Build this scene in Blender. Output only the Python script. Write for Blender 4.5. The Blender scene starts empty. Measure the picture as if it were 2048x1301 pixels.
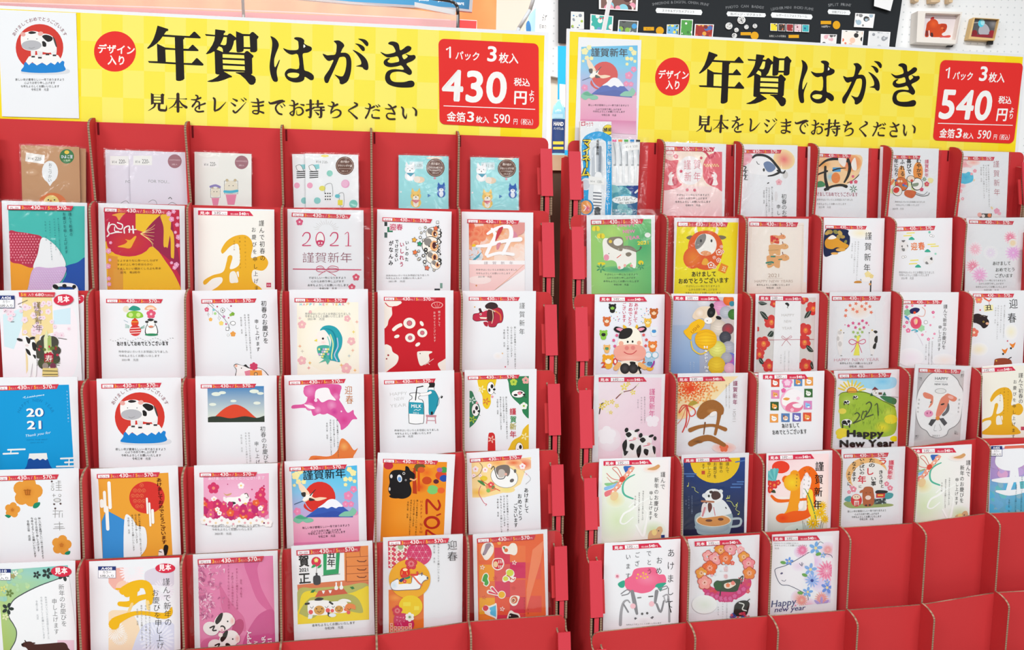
import bpy, math, random
import numpy as np
from mathutils import Matrix, Vector
from mathutils.geometry import tessellate_polygon
SC = bpy.context.scene
COL = SC.collection
# ------------------------------------------------------------------ camera, world, lights, exposure (millimetre maths, metre scene)
F_PX, PITCH, ROLL = 1706.6, 0.1248, 0.0108
EYE = 1350.0
def rx(a): c, s = math.cos(a), math.sin(a); return np.array([[1, 0, 0], [0, c, -s], [0, s, c]])
def ry(a): c, s = math.cos(a), math.sin(a); return np.array([[c, 0, s], [0, 1, 0], [-s, 0, c]])
def rz(a): c, s = math.cos(a), math.sin(a); return np.array([[c, -s, 0], [s, c, 0], [0, 0, 1]])
VIEW = ry(ROLL) @ rx(PITCH)
cam_d = bpy.data.cameras.new('camera'); cam = bpy.data.objects.new('camera', cam_d); COL.objects.link(cam)
cam_d.lens = F_PX / 2048 * 36; cam_d.sensor_width = 36; cam_d.clip_start = 0.02; cam_d.clip_end = 60
_m = Matrix.Identity(4)
for _r in range(3):
    _m[_r][0] = VIEW[0][_r]; _m[_r][1] = VIEW[2][_r]; _m[_r][2] = -VIEW[1][_r]
_m[2][3] = EYE / 1000
cam.matrix_world = _m
SC.camera = cam
SC.view_settings.view_transform = 'Standard'; SC.view_settings.look = 'None'
SC.view_settings.exposure = 0.0; SC.view_settings.gamma = 1.0; SC.view_settings.use_curve_mapping = False
world = bpy.data.worlds.new('shop_ambience'); SC.world = world; world.use_nodes = True
world.node_tree.nodes['Background'].inputs[0].default_value = (0.93, 0.97, 1.0, 1)
world.node_tree.nodes['Background'].inputs[1].default_value = 0.27
def area(name, loc, rot, sx, sy, power, col=(1, 1, 1)):
    d = bpy.data.lights.new(name, 'AREA'); d.shape = 'RECTANGLE'; d.size = sx; d.size_y = sy; d.energy = power; d.color = col
    o = bpy.data.objects.new(name, d); COL.objects.link(o); o.location = loc; o.rotation_euler = rot; return o
for _i, (_x, _y) in enumerate(((-1.5, -0.9), (0.0, -0.9), (1.5, -0.9), (-1.5, -2.6), (0.0, -2.6), (1.5, -2.6))):
    area('ceiling_light', (_x, _y, 2.75), (math.radians(12), 0, 0), 1.2, 0.3, 31.5 if _y > -1 else 6, (0.99, 1.0, 1.0))
for _x, _y in ((1.5, -5.2), (4.2, -5.2), (3.0, -7.4), (5.8, -7.4), (-2.0, -5.2)):
    area('ceiling_light', (_x, _y, 2.75), (math.radians(12), 0, 0), 0.8, 0.25, 13, (0.99, 1.0, 1.0))
area('ceiling_light', (-0.6, 1.6, 2.75), (0, 0, 0), 1.2, 0.3, 36, (0.99, 1.0, 1.0))
area('ceiling_light', (1.3, 1.6, 2.75), (0, 0, 0), 1.2, 0.3, 36, (0.99, 1.0, 1.0))

# ------------------------------------------------------------------ helpers
def h2l(h):
    h = h.lstrip('#')
    if len(h) == 3: h = ''.join(c * 2 for c in h)
    v = [int(h[i:i + 2], 16) / 255 for i in (0, 2, 4)]
    return tuple(c / 12.92 if c <= 0.04045 else ((c + 0.055) / 1.055) ** 2.4 for c in v) + (1.0,)
_HC = {}
def hx(h):
    if h not in _HC: _HC[h] = h2l(h)
    return _HC[h]
MATS = {}
def mat(name, col=None, rough=0.6, spec=0.4, metal=0.0, trans=0.0, build=None):
    if name in MATS: return MATS[name]
    m = bpy.data.materials.new(name); m.use_nodes = True
    b = m.node_tree.nodes['Principled BSDF']
    if col: b.inputs['Base Color'].default_value = hx(col)
    b.inputs['Roughness'].default_value = rough; b.inputs['Specular IOR Level'].default_value = spec
    b.inputs['Metallic'].default_value = metal; b.inputs['Transmission Weight'].default_value = trans
    if build: build(m.node_tree, b)
    MATS[name] = m; return m
def N(nt, t, **kw):
    n = nt.nodes.new(t)
    for k, v in kw.items(): setattr(n, k, v)
    return n
def b_print(rough):
    def f(nt, b):
        a = N(nt, 'ShaderNodeVertexColor', layer_name='Col'); nt.links.new(a.outputs[0], b.inputs['Base Color'])
    return f
def b_board(c1, c2, sc=9, bump=0.04):
    def f(nt, b):
        tc = N(nt, 'ShaderNodeTexCoord'); n = N(nt, 'ShaderNodeTexNoise'); n.inputs['Scale'].default_value = sc; n.inputs['Detail'].default_value = 6
        r = N(nt, 'ShaderNodeMix', data_type='RGBA'); r.inputs[6].default_value = hx(c1); r.inputs[7].default_value = hx(c2)
        nt.links.new(tc.outputs['Object'], n.inputs['Vector']); nt.links.new(n.outputs[0], r.inputs[0]); nt.links.new(r.outputs[2], b.inputs['Base Color'])
        n2 = N(nt, 'ShaderNodeTexNoise'); n2.inputs['Scale'].default_value = 900; bp = N(nt, 'ShaderNodeBump'); bp.inputs['Strength'].default_value = bump; bp.inputs['Distance'].default_value = 0.0004
        nt.links.new(tc.outputs['Object'], n2.inputs['Vector']); nt.links.new(n2.outputs[0], bp.inputs['Height']); nt.links.new(bp.outputs[0], b.inputs['Normal'])
    return f
def b_flute(nt, b):
    tc = N(nt, 'ShaderNodeTexCoord'); w = N(nt, 'ShaderNodeTexWave', bands_direction='Z'); w.inputs['Scale'].default_value = 95; w.inputs['Distortion'].default_value = 1.5; w.inputs['Detail'].default_value = 1
    w.inputs['Detail Scale'].default_value = 3
    r = N(nt, 'ShaderNodeMix', data_type='RGBA'); r.inputs[6].default_value = hx('7f6652'); r.inputs[7].default_value = hx('a58b74')
    nt.links.new(tc.outputs['Object'], w.inputs['Vector']); nt.links.new(w.outputs[1], r.inputs[0]); nt.links.new(r.outputs[2], b.inputs['Base Color'])
M_PRINT = mat('printed_ink', None, 0.42, 0.2, build=b_print(0.4))
M_SIGN = mat('sign_print', None, 0.5, 0.12, build=b_print(0.5))
M_CARD = mat('white_card_stock', None, 0.42, 0.35, build=b_board('f1f3f6', 'ebedf1', 5, 0.02))
M_RED = mat('red_corrugated_board', None, 0.62, 0.15, build=b_board('cf3c3f', 'c53639', 7, 0.06))
M_REDF = mat('red_folded_flap', None, 0.6, 0.25, build=b_board('da4250', 'd23b48', 7, 0.05))
M_TAN = mat('bare_board_edge', None, 0.8, 0.1, build=b_flute)
M_DARK = mat('dark_slot', '1a100c', 0.9, 0.05)
def b_film(nt, b):
    out = nt.nodes['Material Output']; tr = N(nt, 'ShaderNodeBsdfTransparent'); tr.inputs[0].default_value = (0.99, 0.99, 0.99, 1)
    gl = N(nt, 'ShaderNodeBsdfGlossy'); gl.inputs['Roughness'].default_value = 0.12
    fr = N(nt, 'ShaderNodeLayerWeight'); fr.inputs[0].default_value = .12; fq = N(nt, 'ShaderNodeMath', operation='MULTIPLY_ADD'); fq.inputs[1].default_value = .45; fq.inputs[2].default_value = .06
    tc = N(nt, 'ShaderNodeTexCoord'); n = N(nt, 'ShaderNodeTexNoise'); n.inputs['Scale'].default_value = 38; n.inputs['Detail'].default_value = 2; n.inputs['Distortion'].default_value = 1.2
    bp = N(nt, 'ShaderNodeBump'); bp.inputs['Strength'].default_value = 0.5; bp.inputs['Distance'].default_value = 0.002
    nt.links.new(tc.outputs['Object'], n.inputs['Vector']); nt.links.new(n.outputs[0], bp.inputs['Height'])
    nt.links.new(bp.outputs[0], gl.inputs['Normal']); nt.links.new(fr.outputs['Facing'], fq.inputs[0])
    mx = N(nt, 'ShaderNodeMixShader'); nt.links.new(fq.outputs[0], mx.inputs[0]); nt.links.new(tr.outputs[0], mx.inputs[1]); nt.links.new(gl.outputs[0], mx.inputs[2]); nt.links.new(mx.outputs[0], out.inputs[0])
def b_haze(nt, b):
    out = nt.nodes['Material Output']; tr = N(nt, 'ShaderNodeBsdfTransparent'); mx = N(nt, 'ShaderNodeMixShader'); mx.inputs[0].default_value = .22; b.inputs['Base Color'].default_value = hx('f6eee8'); b.inputs['Roughness'].default_value = .2
    nt.links.new(tr.outputs[0], mx.inputs[1]); nt.links.new(b.outputs[0], mx.inputs[2]); nt.links.new(mx.outputs[0], out.inputs[0])
M_HAZE = mat('hazy_plastic', None, build=b_haze)
M_FILM = mat('clear_plastic_film', None, build=b_film)

def tag(o, label=None, cat=None, group=None, kind=None):
    if label: o['label'] = label
    if cat: o['category'] = cat
    if group: o['group'] = group
    if kind: o['kind'] = kind
    return o
def link(o, parent=None):
    COL.objects.link(o)
    if parent is not None: o.parent = parent
    return o
class Frame:
    """a right-handed frame in the room: origin (mm, relative to the eye) and axes x, y (into the scene), z (up)"""
    def __init__(s, M, t): s.M = np.array(M, float); s.t = np.array(t, float)
    def w(s, l): return np.asarray(l, float) @ s.M.T + s.t
    def inv(s, w): return (np.asarray(w, float) - s.t) @ s.M
    def matrix(s):
        m = Matrix.Identity(4)
        for r in range(3):
            for c in range(3): m[r][c] = s.M[r][c]
            m[r][3] = (s.t[r] + (EYE if r == 2 else 0)) / 1000
        return m
def sub_frame(fr, M, l): return Frame(fr.M @ M, fr.w(l))
def empty(name, fr, label=None, cat=None, group=None):
    o = bpy.data.objects.new(name, None); o.empty_display_size = 0.02; link(o); o.matrix_world = fr.matrix(); tag(o, label, cat, group); return o
def mesh_obj(name, verts, faces, mats, parent=None, fr=None, midx=None, smooth=False, vcol=None):
    me = bpy.data.meshes.new(name); me.from_pydata([tuple(v) for v in (np.asarray(verts) / 1000.0)], [], faces)
    for m in (mats if isinstance(mats, (list, tuple)) else [mats]): me.materials.append(m)
    if midx is not None: me.polygons.foreach_set('material_index', midx)
    if smooth: me.polygons.foreach_set('use_smooth', [True] * len(faces))
    if vcol is not None:
        a = me.color_attributes.new('Col', 'FLOAT_COLOR', 'POINT'); a.data.foreach_set('color', np.asarray(vcol, np.float32).ravel())
    me.update()
    o = bpy.data.objects.new(name, me); link(o, parent)
    if fr is not None and parent is None: o.matrix_world = fr.matrix()
    return o
class MB:
    """collects simple solids into one mesh"""
    def __init__(s): s.v = []; s.f = []; s.m = []
    def add(s, v, f, m=0):
        b = len(s.v); s.v += [tuple(p) for p in v]; s.f += [tuple(i + b for i in q) for q in f]; s.m += [m] * len(f) if isinstance(m, int) else list(m); return s
    def box(s, x0, x1, y0, y1, z0, z1, m=0):
        v = [(x, y, z) for x in (x0, x1) for y in (y0, y1) for z in (z0, z1)]
        return s.add(v, [(0, 1, 3, 2), (4, 6, 7, 5), (0, 4, 5, 1), (2, 3, 7, 6), (0, 2, 6, 4), (1, 5, 7, 3)], m)
    def bar(s, p, q, r, n=8, m=0, r2=None):
        p = Vector(p); q = Vector(q); d = (q - p).normalized(); a = d.orthogonal().normalized(); b = d.cross(a); r2 = r if r2 is None else r2
        v = []; 
        for c, rr in ((p, r), (q, r2)):
            for k in range(n):
                t = 2 * math.pi * k / n; v.append(tuple(c + a * rr * math.cos(t) + b * rr * math.sin(t)))
        f = [(k, (k + 1) % n, n + (k + 1) % n, n + k) for k in range(n)] + [tuple(range(n))[::-1], tuple(range(n, 2 * n))]
        return s.add(v, f, m)
    def lathe(s, prof, cx, cy, n=20, m=0, sx=1, sy=1):
        v = [(cx + r * sx * math.cos(2 * math.pi * k / n), cy + r * sy * math.sin(2 * math.pi * k / n), z) for r, z in prof for k in range(n)]
        f = [(i * n + k, i * n + (k + 1) % n, (i + 1) * n + (k + 1) % n, (i + 1) * n + k) for i in range(len(prof) - 1) for k in range(n)]
        return s.add(v, f, m)
    def prism(s, poly, d0, d1, ax='y', m=0, me=None):
        """poly of 2-D points (x,z) for ax y, (y,z) for ax x; d0 may be a function of z"""
        n = len(poly); tr = tessellate_polygon([[Vector((a, b, 0)) for a, b in poly]])
        fn = lambda d, b: d(b) if callable(d) else d
        if ax == 'y': v = [(a, d0, b) for a, b in poly] + [(a, d1, b) for a, b in poly]
        else: v = [(fn(d0, b), a, b) for a, b in poly] + [(fn(d1, b), a, b) for a, b in poly]
        f = [tuple(t) for t in tr] + [tuple(i + n for i in t)[::-1] for t in tr]; mm = [m] * len(f)
        f += [(k, (k + 1) % n, n + (k + 1) % n, n + k) for k in range(n)]; mm += [m if me is None else me] * n
        return s.add(v, f, mm)
    def build(s, name, mats, parent=None, fr=None, smooth=False): return mesh_obj(name, s.v, s.f, mats, parent, fr, s.m, smooth)

# ------------------------------------------------------------------ glyphs
FONTCH = {}
def glyph(ch, wt):
    k = (ch, wt)
    if k in FONTCH: return FONTCH[k]
    def build(body):
        c = bpy.data.curves.new('g', 'FONT'); c.body = body; c.size = 1; c.resolution_u = 5 if body[0] in '0123459' else 2; c.offset = wt; c.fill_mode = 'FRONT'
        o = bpy.data.objects.new('g', c); COL.objects.link(o)
        me = bpy.data.meshes.new_from_object(o.evaluated_get(bpy.context.evaluated_depsgraph_get())); bpy.data.objects.remove(o); bpy.data.curves.remove(c)
        v = np.empty(len(me.vertices) * 3, np.float32); me.vertices.foreach_get('co', v); v = v.reshape(-1, 3)[:, :2]
        me.calc_loop_triangles(); f = np.empty(len(me.loop_triangles) * 3, np.int32); me.loop_triangles.foreach_get('vertices', f); bpy.data.meshes.remove(me)
        return v.copy(), f.reshape(-1, 3).copy()
    if ord(ch) > 0x2E80 or ch == ' ': v, f = build(ch) if ch not in ' 　' else (np.zeros((0, 2)), np.zeros((0, 3), int)); adv = 1.0 if ch != ' ' else 0.3
    else:
        v, f = build(ch); v2, _ = build(ch + 'I'); v3, _ = build('I'); adv = float(v2[:, 0].max() - v3[:, 0].max())
    FONTCH[k] = (v, f, adv); return FONTCH[k]
def gbox(ch, wt):
    """bold weights repeat the outline with small shifts"""
    if wt <= 0 or (ch, 'b', wt) in FONTCH: return FONTCH[(ch, 'b', wt)] if wt > 0 else glyph(ch, wt)
    v, f, a = glyph(ch, 0); sh = [(0, 0)] + [(wt * math.cos(k * math.pi / 3), wt * math.sin(k * math.pi / 3)) for k in range(6)] if wt >= .02 else [(-wt, 0), (wt, 0)]
    if len(v): v, f = np.concatenate([v + np.array(q) for q in sh]), np.concatenate([f + i * len(v) for i in range(len(sh))])
    FONTCH[(ch, 'b', wt)] = (v, f, a + wt * .8); return FONTCH[(ch, 'b', wt)]

# ------------------------------------------------------------------ print surface
LAYER = 0.01
def catmull(pts, closed=True, n=5):
    P = [np.array(p, float) for p in pts]; m = len(P); out = []
    rng = range(m) if closed else range(m - 1)
    for i in rng:
        g = (lambda k: P[k % m]) if closed else (lambda k: P[min(max(k, 0), m - 1)])
        a, b, c, d = g(i - 1), g(i), g(i + 1), g(i + 2)
        for k in range(n):
            t = k / n; out.append(0.5 * ((2 * b) + (c - a) * t + (2 * a - 5 * b + 4 * c - d) * t * t + (3 * b - a - 3 * c + d) * t ** 3))
    if not closed: out.append(P[-1])
    return out
class Surf:
    """a flat printable face: measured positions land on the plane of the real object"""
    pale = 0.0
    def __init__(s, fr):
        s.fr = fr; s.x0 = s.y0 = 0.0; s.k = 1.0; s.V = []; s.Fa = []; s.C = []; s.nv = 0; s.lay = 1; s.clipq = None
    def at(s, x0, y0, k): s.x0, s.y0, s.k = x0, y0, k; return s
    def uv(s, P):
        P = np.atleast_2d(np.asarray(P, float)); X = s.x0 + P[:, 0] * s.k; Y = s.y0 + P[:, 1] * s.k
        D = np.stack([(X - 1024) / F_PX, np.ones(len(X)), -(Y - 650.5) / F_PX], 1) @ VIEW
        n = s.fr.M[:, 1]; t = (s.fr.t @ n) / (D @ n); W = D * t[:, None]
        l = (W - s.fr.t) @ s.fr.M
        return l[:, [0, 2]]
    def clip(s, *pts):
        s.clipq = None
        if pts:
            if len(pts) == 2: (a, b), (c, d) = pts; pts = [(a, b), (c, b), (c, d), (a, d)]
            s.clipq = s._ccw(s.uv(pts))
        return s
    @staticmethod
    def _ccw(q):
        a = sum(q[i][0] * q[(i + 1) % len(q)][1] - q[(i + 1) % len(q)][0] * q[i][1] for i in range(len(q)))
        return q if a > 0 else q[::-1]
    def tri(s, uv, F, col, lay=True):
        """uv (n,2) mm, F triangles, col (4,) or (n,4)"""
        uv = np.asarray(uv, float); F = np.asarray(F, int).reshape(-1, 3)
        if not len(F): return
        col = np.asarray(col, float); col = np.tile(col, (len(uv), 1)) if col.ndim == 1 else col
        if s.pale: col = col * (1 - s.pale) + .85 * s.pale
        for q in (s.clipq, s.limit if hasattr(s, 'limit') else None):
            if q is None: continue
            ins = np.ones(len(uv), bool)
            for i in range(len(q)):
                a, b = q[i], q[(i + 1) % len(q)]
                ins &= ((b[0] - a[0]) * (uv[:, 1] - a[1]) - (b[1] - a[1]) * (uv[:, 0] - a[0])) >= -1e-6
            if ins.all(): continue
            keep = ins[F].all(1); nF = [tuple(t) for t in F[keep]]; V = [tuple(v) for v in uv]; CC = [tuple(c) for c in col]
            for t in F[~keep]:
                poly = [(uv[i][0], uv[i][1]) + tuple(col[i]) for i in t]
                for i in range(len(q)):
                    a, b = q[i], q[(i + 1) % len(q)]; out = []
                    dist = lambda p: (b[0] - a[0]) * (p[1] - a[1]) - (b[1] - a[1]) * (p[0] - a[0])
                    for k in range(len(poly)):
                        p, r = poly[k], poly[(k + 1) % len(poly)]; dp, dr = dist(p), dist(r)
                        if dp >= 0: out.append(p)
                        if (dp > 0 > dr) or (dp < 0 < dr):
                            w = dp / (dp - dr); out.append(tuple(p[j] + (r[j] - p[j]) * w for j in range(len(p))))
                    poly = out
                    if len(poly) < 3: break
                if len(poly) >= 3:
                    b0 = len(V); V += [p[:2] for p in poly]; CC += [p[2:] for p in poly]; nF += [(b0, b0 + k, b0 + k + 1) for k in range(1, len(poly) - 1)]
            if not nF: return
            uv = np.array(V, float); F = np.array(nF, int); col = np.array(CC, float)
        n = len(uv); y = -(s.lay + np.arange(n) / n * .85) * LAYER; s.V.append(np.stack([uv[:, 0], y, uv[:, 1]], 1)); s.Fa.append(F + s.nv); s.C.append(col); s.nv += n
        if lay: s.lay += 1
    def P(s, pts, c):
        tr = tessellate_polygon([[Vector((p[0], p[1], 0)) for p in pts]])
        if isinstance(c, (list, tuple)): c = np.array([hx(k) for k in c])
        else: c = hx(c)
        s.tri(s.uv(pts), tr, c); return s
    def B(s, pts, c, n=5): return s.P(catmull(pts, True, n), c)
    def D(s, flat, c, n=5):
        """blob given as a flat list of coordinates"""
        return s.B([(flat[i], flat[i + 1]) for i in range(0, len(flat), 2)], c, n)
    def Q(s, flat, c): return s.P([(flat[i], flat[i + 1]) for i in range(0, len(flat), 2)], c)
    def R(s, x0, y0, x1, y1, c): return s.P([(x0, y0), (x1, y0), (x1, y1), (x0, y1)], c)
    def E(s, x, y, r, c, r2=None, a=0, n=22):
        r2 = r if r2 is None else r2; ca, sa = math.cos(math.radians(a)), math.sin(math.radians(a))
        n = 10 if r * s.k < 3 else n
        pts = [(x + r * math.cos(t) * ca - r2 * math.sin(t) * sa, y + r * math.cos(t) * sa + r2 * math.sin(t) * ca) for t in [2 * math.pi * k / n for k in range(n)]]
        s.tri(s.uv(pts), [(0, k, k + 1) for k in range(1, n - 1)], hx(c)); return s
    def G(s, x, y, r, c, c2, r2=None, a=0, n=20):
        """radial wash from colour c in the middle to c2 at the rim"""
        r2 = r if r2 is None else r2; ca, sa = math.cos(math.radians(a)), math.sin(math.radians(a))
        pts = [(x, y)] + [(x + r * math.cos(t) * ca - r2 * math.sin(t) * sa, y + r * math.cos(t) * sa + r2 * math.sin(t) * ca) for t in [2 * math.pi * k / n for k in range(n)]]
        s.tri(s.uv(pts), [(0, 1 + k, 1 + (k + 1) % n) for k in range(n)], np.array([hx(c)] + [hx(c2)] * n)); return s
    def L(s, flat, w, c, smooth=True, n=4):
        """brush stroke; w one width or a list of widths along the points"""
        pts = [(flat[i], flat[i + 1]) for i in range(0, len(flat), 2)]; m = len(pts)
        ws = [w] * m if not isinstance(w, (list, tuple)) else [w[min(int(round(i * (len(w) - 1) / max(m - 1, 1))), len(w) - 1)] for i in range(m)]
        q = [(x, y, g) for (x, y), g in zip(pts, ws)]
        if smooth and m > 2: q = [tuple(v) for v in catmull(q, False, n)]
        V = []; Fc = []
        for i, (x, y, g) in enumerate(q):
            a = q[max(i - 1, 0)]; b = q[min(i + 1, len(q) - 1)]; dx, dy = b[0] - a[0], b[1] - a[1]; l = math.hypot(dx, dy) or 1; nx, ny = -dy / l * g / 2, dx / l * g / 2
            V += [(x + nx, y + ny), (x - nx, y - ny)]
            if i: k = 2 * i; Fc += [(k - 2, k - 1, k), (k - 1, k + 1, k)]
        caps = (0, len(q) - 1) if smooth else range(len(q))
        if max(ws) * s.k > 1.6:
            for e in caps:
                x, y, g = q[e]; b = len(V); nn = 10; V += [(x + g / 2 * math.cos(2 * math.pi * k / nn), y + g / 2 * math.sin(2 * math.pi * k / nn)) for k in range(nn)]; Fc += [(b, b + k, b + k + 1) for k in range(1, nn - 1)]
        s.tri(s.uv(V), Fc, hx(c)); return s
    def _glyphs(s, items, c):
        V = []; Fc = []; b = 0
        for v, f in items:
            if len(v): V.append(v); Fc.append(f + b); b += len(v)
        if V: s.tri(s.uv(np.concatenate(V)), np.concatenate(Fc), hx(c))
        return s
    def T(s, txt, x0, y0, x1, y1, h, c='222', wt=0.0, sk=0.0):
        """text along the baseline (x0,y0)-(x1,y1), letter height h, stretched to the measured width"""
        gl = [gbox(ch, wt) for ch in txt]; tot = sum(g[2] for g in gl) or 1; L = math.hypot(x1 - x0, y1 - y0); ux, uy = (x1 - x0) / L, (y1 - y0) / L
        kx = L / tot; it = []; p = 0
        for v, f, a in gl:
            if len(v):
                X = (v[:, 0] + p + v[:, 1] * sk) * kx; Y = v[:, 1] * h
                it.append((np.stack([x0 + X * ux + Y * uy, y0 + X * uy - Y * ux], 1), f))
            p += a
        return s._glyphs(it, c)
    def W(s, txt, x0, y0, x1, y1, w, c='222', wt=0.0, rot=0):
        """a column of text from (x0,y0) top to (x1,y1) bottom, letters w wide"""
        n = len(txt); it = []
        for i, ch in enumerate(txt):
            v, f, a = gbox(ch, wt); t = (i + 0.5) / n; cx, cy = x0 + (x1 - x0) * t, y0 + (y1 - y0) * t
            if not len(v): continue
            X = (v[:, 0] - a / 2) * w; Y = (v[:, 1] - 0.37) * w; st = math.hypot(x1 - x0, y1 - y0) / n / w
            if ch == 'ー': X, Y = -Y, -X
            Y = Y * min(max(st, 0.6), 1.15)
            it.append((np.stack([cx + X, cy - Y], 1), f))
        return s._glyphs(it, c)
    def A(s, txt, cx, cy, r, a0, a1, h, c, wt=0.0, ry_=None):
        """text on an arc, angles in degrees, 0 = up, clockwise"""
        n = len(txt); it = []; ry_ = ry_ or r
        for i, ch in enumerate(txt):
            v, f, a = gbox(ch, wt); t = math.radians(a0 + (a1 - a0) * (i + 0.5) / n)
            if not len(v): continue
            X = (v[:, 0] - a / 2) * h; Y = v[:, 1] * h; px, py = cx + r * math.sin(t), cy - ry_ * math.cos(t)
            it.append((np.stack([px + X * math.cos(t) + Y * math.sin(t), py + X * math.sin(t) - Y * math.cos(t)], 1), f))
        return s._glyphs(it, c)
    def fl(s, x, y, r, c, cc=None, n=5, a=0, pr=0.52, edge=None):
        """a blossom of n petals"""
        m = n * 6; pts = []
        for k in range(m):
            t = 2 * math.pi * k / m + math.radians(a); rr = r * (0.78 + 0.24 * abs(math.cos(n * (t - math.radians(a)) / 2)) ** 0.8)
            pts.append((x + rr * math.cos(t - math.pi / 2), y + rr * math.sin(t - math.pi / 2)))
        if edge: s.tri(s.uv([(x + (p - x) * 1.12, y + (q - y) * 1.12) for p, q in pts]), [(0, k, k + 1) for k in range(1, m - 1)], hx(edge))
        uvp = s.uv([(x, y)] + pts); s.tri(uvp, [(0, 1 + k, 1 + (k + 1) % m) for k in range(m)], hx(c))
        if cc: s.E(x, y, r * 0.28, cc, n=10)
        return s
    def star5(s, x, y, r, c, a=0, n=5, q=0.45):
        pts = [(x + (r if k % 2 == 0 else r * q) * math.sin(math.radians(a) + math.pi * k / n), y - (r if k % 2 == 0 else r * q) * math.cos(math.radians(a) + math.pi * k / n)) for k in range(2 * n)]
        return s.P(pts, c)
    def petals(s, x, y, r, c, n=5, a=0, w=0.42, r0=0.15):
        V = []; Fc = []
        for k in range(n):
            t = math.radians(a) + 2 * math.pi * k / n; ux, uy = math.sin(t), -math.cos(t); b = len(V); m = 8; mid = r * (r0 + 1) / 2; hl = r * (1 - r0) / 2
            V += [(x + ux * (mid + hl * math.cos(q)) - uy * w * r * 0.5 * math.sin(q), y + uy * (mid + hl * math.cos(q)) + ux * w * r * 0.5 * math.sin(q)) for q in [2 * math.pi * i / m for i in range(m)]]
            Fc += [(b, b + i, b + i + 1) for i in range(1, m - 1)]
        s.tri(s.uv(V), Fc, hx(c)); return s
    def splat(s, x0, y0, x1, y1, n, r0, r1, cols, seed=1, f='G', c2=None):
        rd = random.Random(seed)
        for i in range(n):
            x, y, r, c = rd.uniform(x0, x1), rd.uniform(y0, y1), rd.uniform(r0, r1), cols[i % len(cols)]
            if f == 'G': s.E(x, y, r, c, r * rd.uniform(.6, 1), rd.uniform(0, 90), 12)
            elif f == 'F': s.fl(x, y, r, c, c2, a=rd.uniform(0, 72))
            elif f == 'P': s.petals(x, y, r, c, 5, rd.uniform(0, 72), .6)
        return s
    def done(s, name, parent, m=None, label=None):
        if not s.V: return None
        o = mesh_obj(name, np.concatenate(s.V), np.concatenate(s.Fa).tolist(), m or M_PRINT, parent, None, vcol=np.concatenate(s.C))
        if label: o['label'] = label
        s.V = []; s.Fa = []; s.C = []; s.nv = 0; return o
# ------------------------------------------------------------------ the two cardboard stands
class Stand:
    def __init__(s, nm, q, pts, top):
        yaw, pit, rol, tx, ty, tz, s.a, s.h = q; s.nm = nm
        s.fr = Frame(rz(yaw) @ ry(rol) @ rx(pit), (tx, ty, tz)); s.X = np.zeros((10, 7)); s.Z = np.zeros((10, 7))
        for j in range(10):
            row = {}
            if j <= 6:
                sf = Surf(sub_frame(s.fr, np.eye(3), (0, -j * s.a, 0)))
                P = {i: top[i - 1] for i in range(1, 6)} if j == 0 else {i: pts[(i, j)] for i in range(1, 6) if (i, j) in pts}
                for i, p in P.items(): u = sf.uv([p])[0]; row[i] = (u[0], u[1])
                A = np.array([[i, 1] for i in row]); 
                fx = np.linalg.lstsq(A, np.array([v[0] for v in row.values()]), rcond=None)[0]; fz = np.linalg.lstsq(A, np.array([v[1] for v in row.values()]), rcond=None)[0]
                for i in range(7): s.X[j, i], s.Z[j, i] = row.get(i, (fx[0] * i + fx[1], fz[0] * i + fz[1]))
                for i in range(7): s.X[j, i] = 0.5 * s.X[j, i] + 0.5 * (fx[0] * i + fx[1])
            else:
                s.X[j] = s.X[j - 1]; s.Z[j] = s.Z[j - 1] - s.h
    def zline(s, j, x): return float(np.interp(x, s.X[j], s.Z[j]))
    def xcol(s, i, z): return float(np.interp(-z, [-s.Z[j, i] for j in range(10)], s.X[:, i]))
W0 = 115.0
LP = {(1,1):(191,402),(1,2):(188.5,577),(1,3):(176,757),(1,4):(176,933),(1,5):(168,1116),(2,1):(382,405),(2,2):(377.5,577),(2,3):(371,753),(2,4):(371,930),(2,5):(370,1106),(2,6):(369,1296),
(3,1):(567,410.6),(3,2):(565,578),(3,3):(563.5,747),(3,4):(565,921),(3,5):(565,1095),(3,6):(562,1281),(4,1):(743,411),(4,2):(746,580),(4,3):(746.5,744.5),(4,4):(750,916),(4,5):(751,1081.6),(4,6):(752,1267),
(5,1):(915.5,414),(5,2):(920,578.5),(5,3):(921,740.6),(5,4):(927,899.5),(5,5):(932,1067),(5,6):(937.6,1240.6)}
RP = {(1,1):(1322,427),(1,2):(1330,583.5),(1,3):(1339,744),(1,4):(1351,909.6),(1,5):(1363,1070),(1,6):(1375,1242),(2,1):(1476,429),(2,2):(1487,583.5),(2,3):(1498,742),(2,4):(1508,905),(2,5):(1524,1061.5),(2,6):(1537,1229),
(3,1):(1624.5,429),(3,2):(1637,581.6),(3,3):(1651,738),(3,4):(1661.6,896),(3,5):(1679.5,1052.5),(3,6):(1693,1217.7),(4,1):(1770.5,432.6),(4,2):(1783,581.6),(4,3):(1796,732.5),(4,4):(1814,892),(4,5):(1827.7,1043.6),(4,6):(1843,1206.6),
(5,1):(1909,432.7),(5,2):(1922.5,581.7),(5,3):(1938,732.7),(5,4):(1954,874),(5,5):(1973,1024),(5,6):(1991,1182.6)}
STL = Stand('left', (0.1750, 0.0005, -0.0045, -645.857, 1091.334, 118.521, 26.835, 105.552), LP, [(189, 244), (376, 250.5), (567, 257.4), (742, 263.5), (913.5, 269.7)])
STR = Stand('right', (0.1977, 0.0010, -0.0021, 85.1165, 1192.245, 111.952, 26.835, 105.552), RP, [(1317, 285.5), (1470, 289.6), (1618, 293.4), (1764, 297.4), (1902, 301)])
NP = 9
M_SLOT = mat('slot_shade', '6c1c20', .9, .05)
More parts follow.
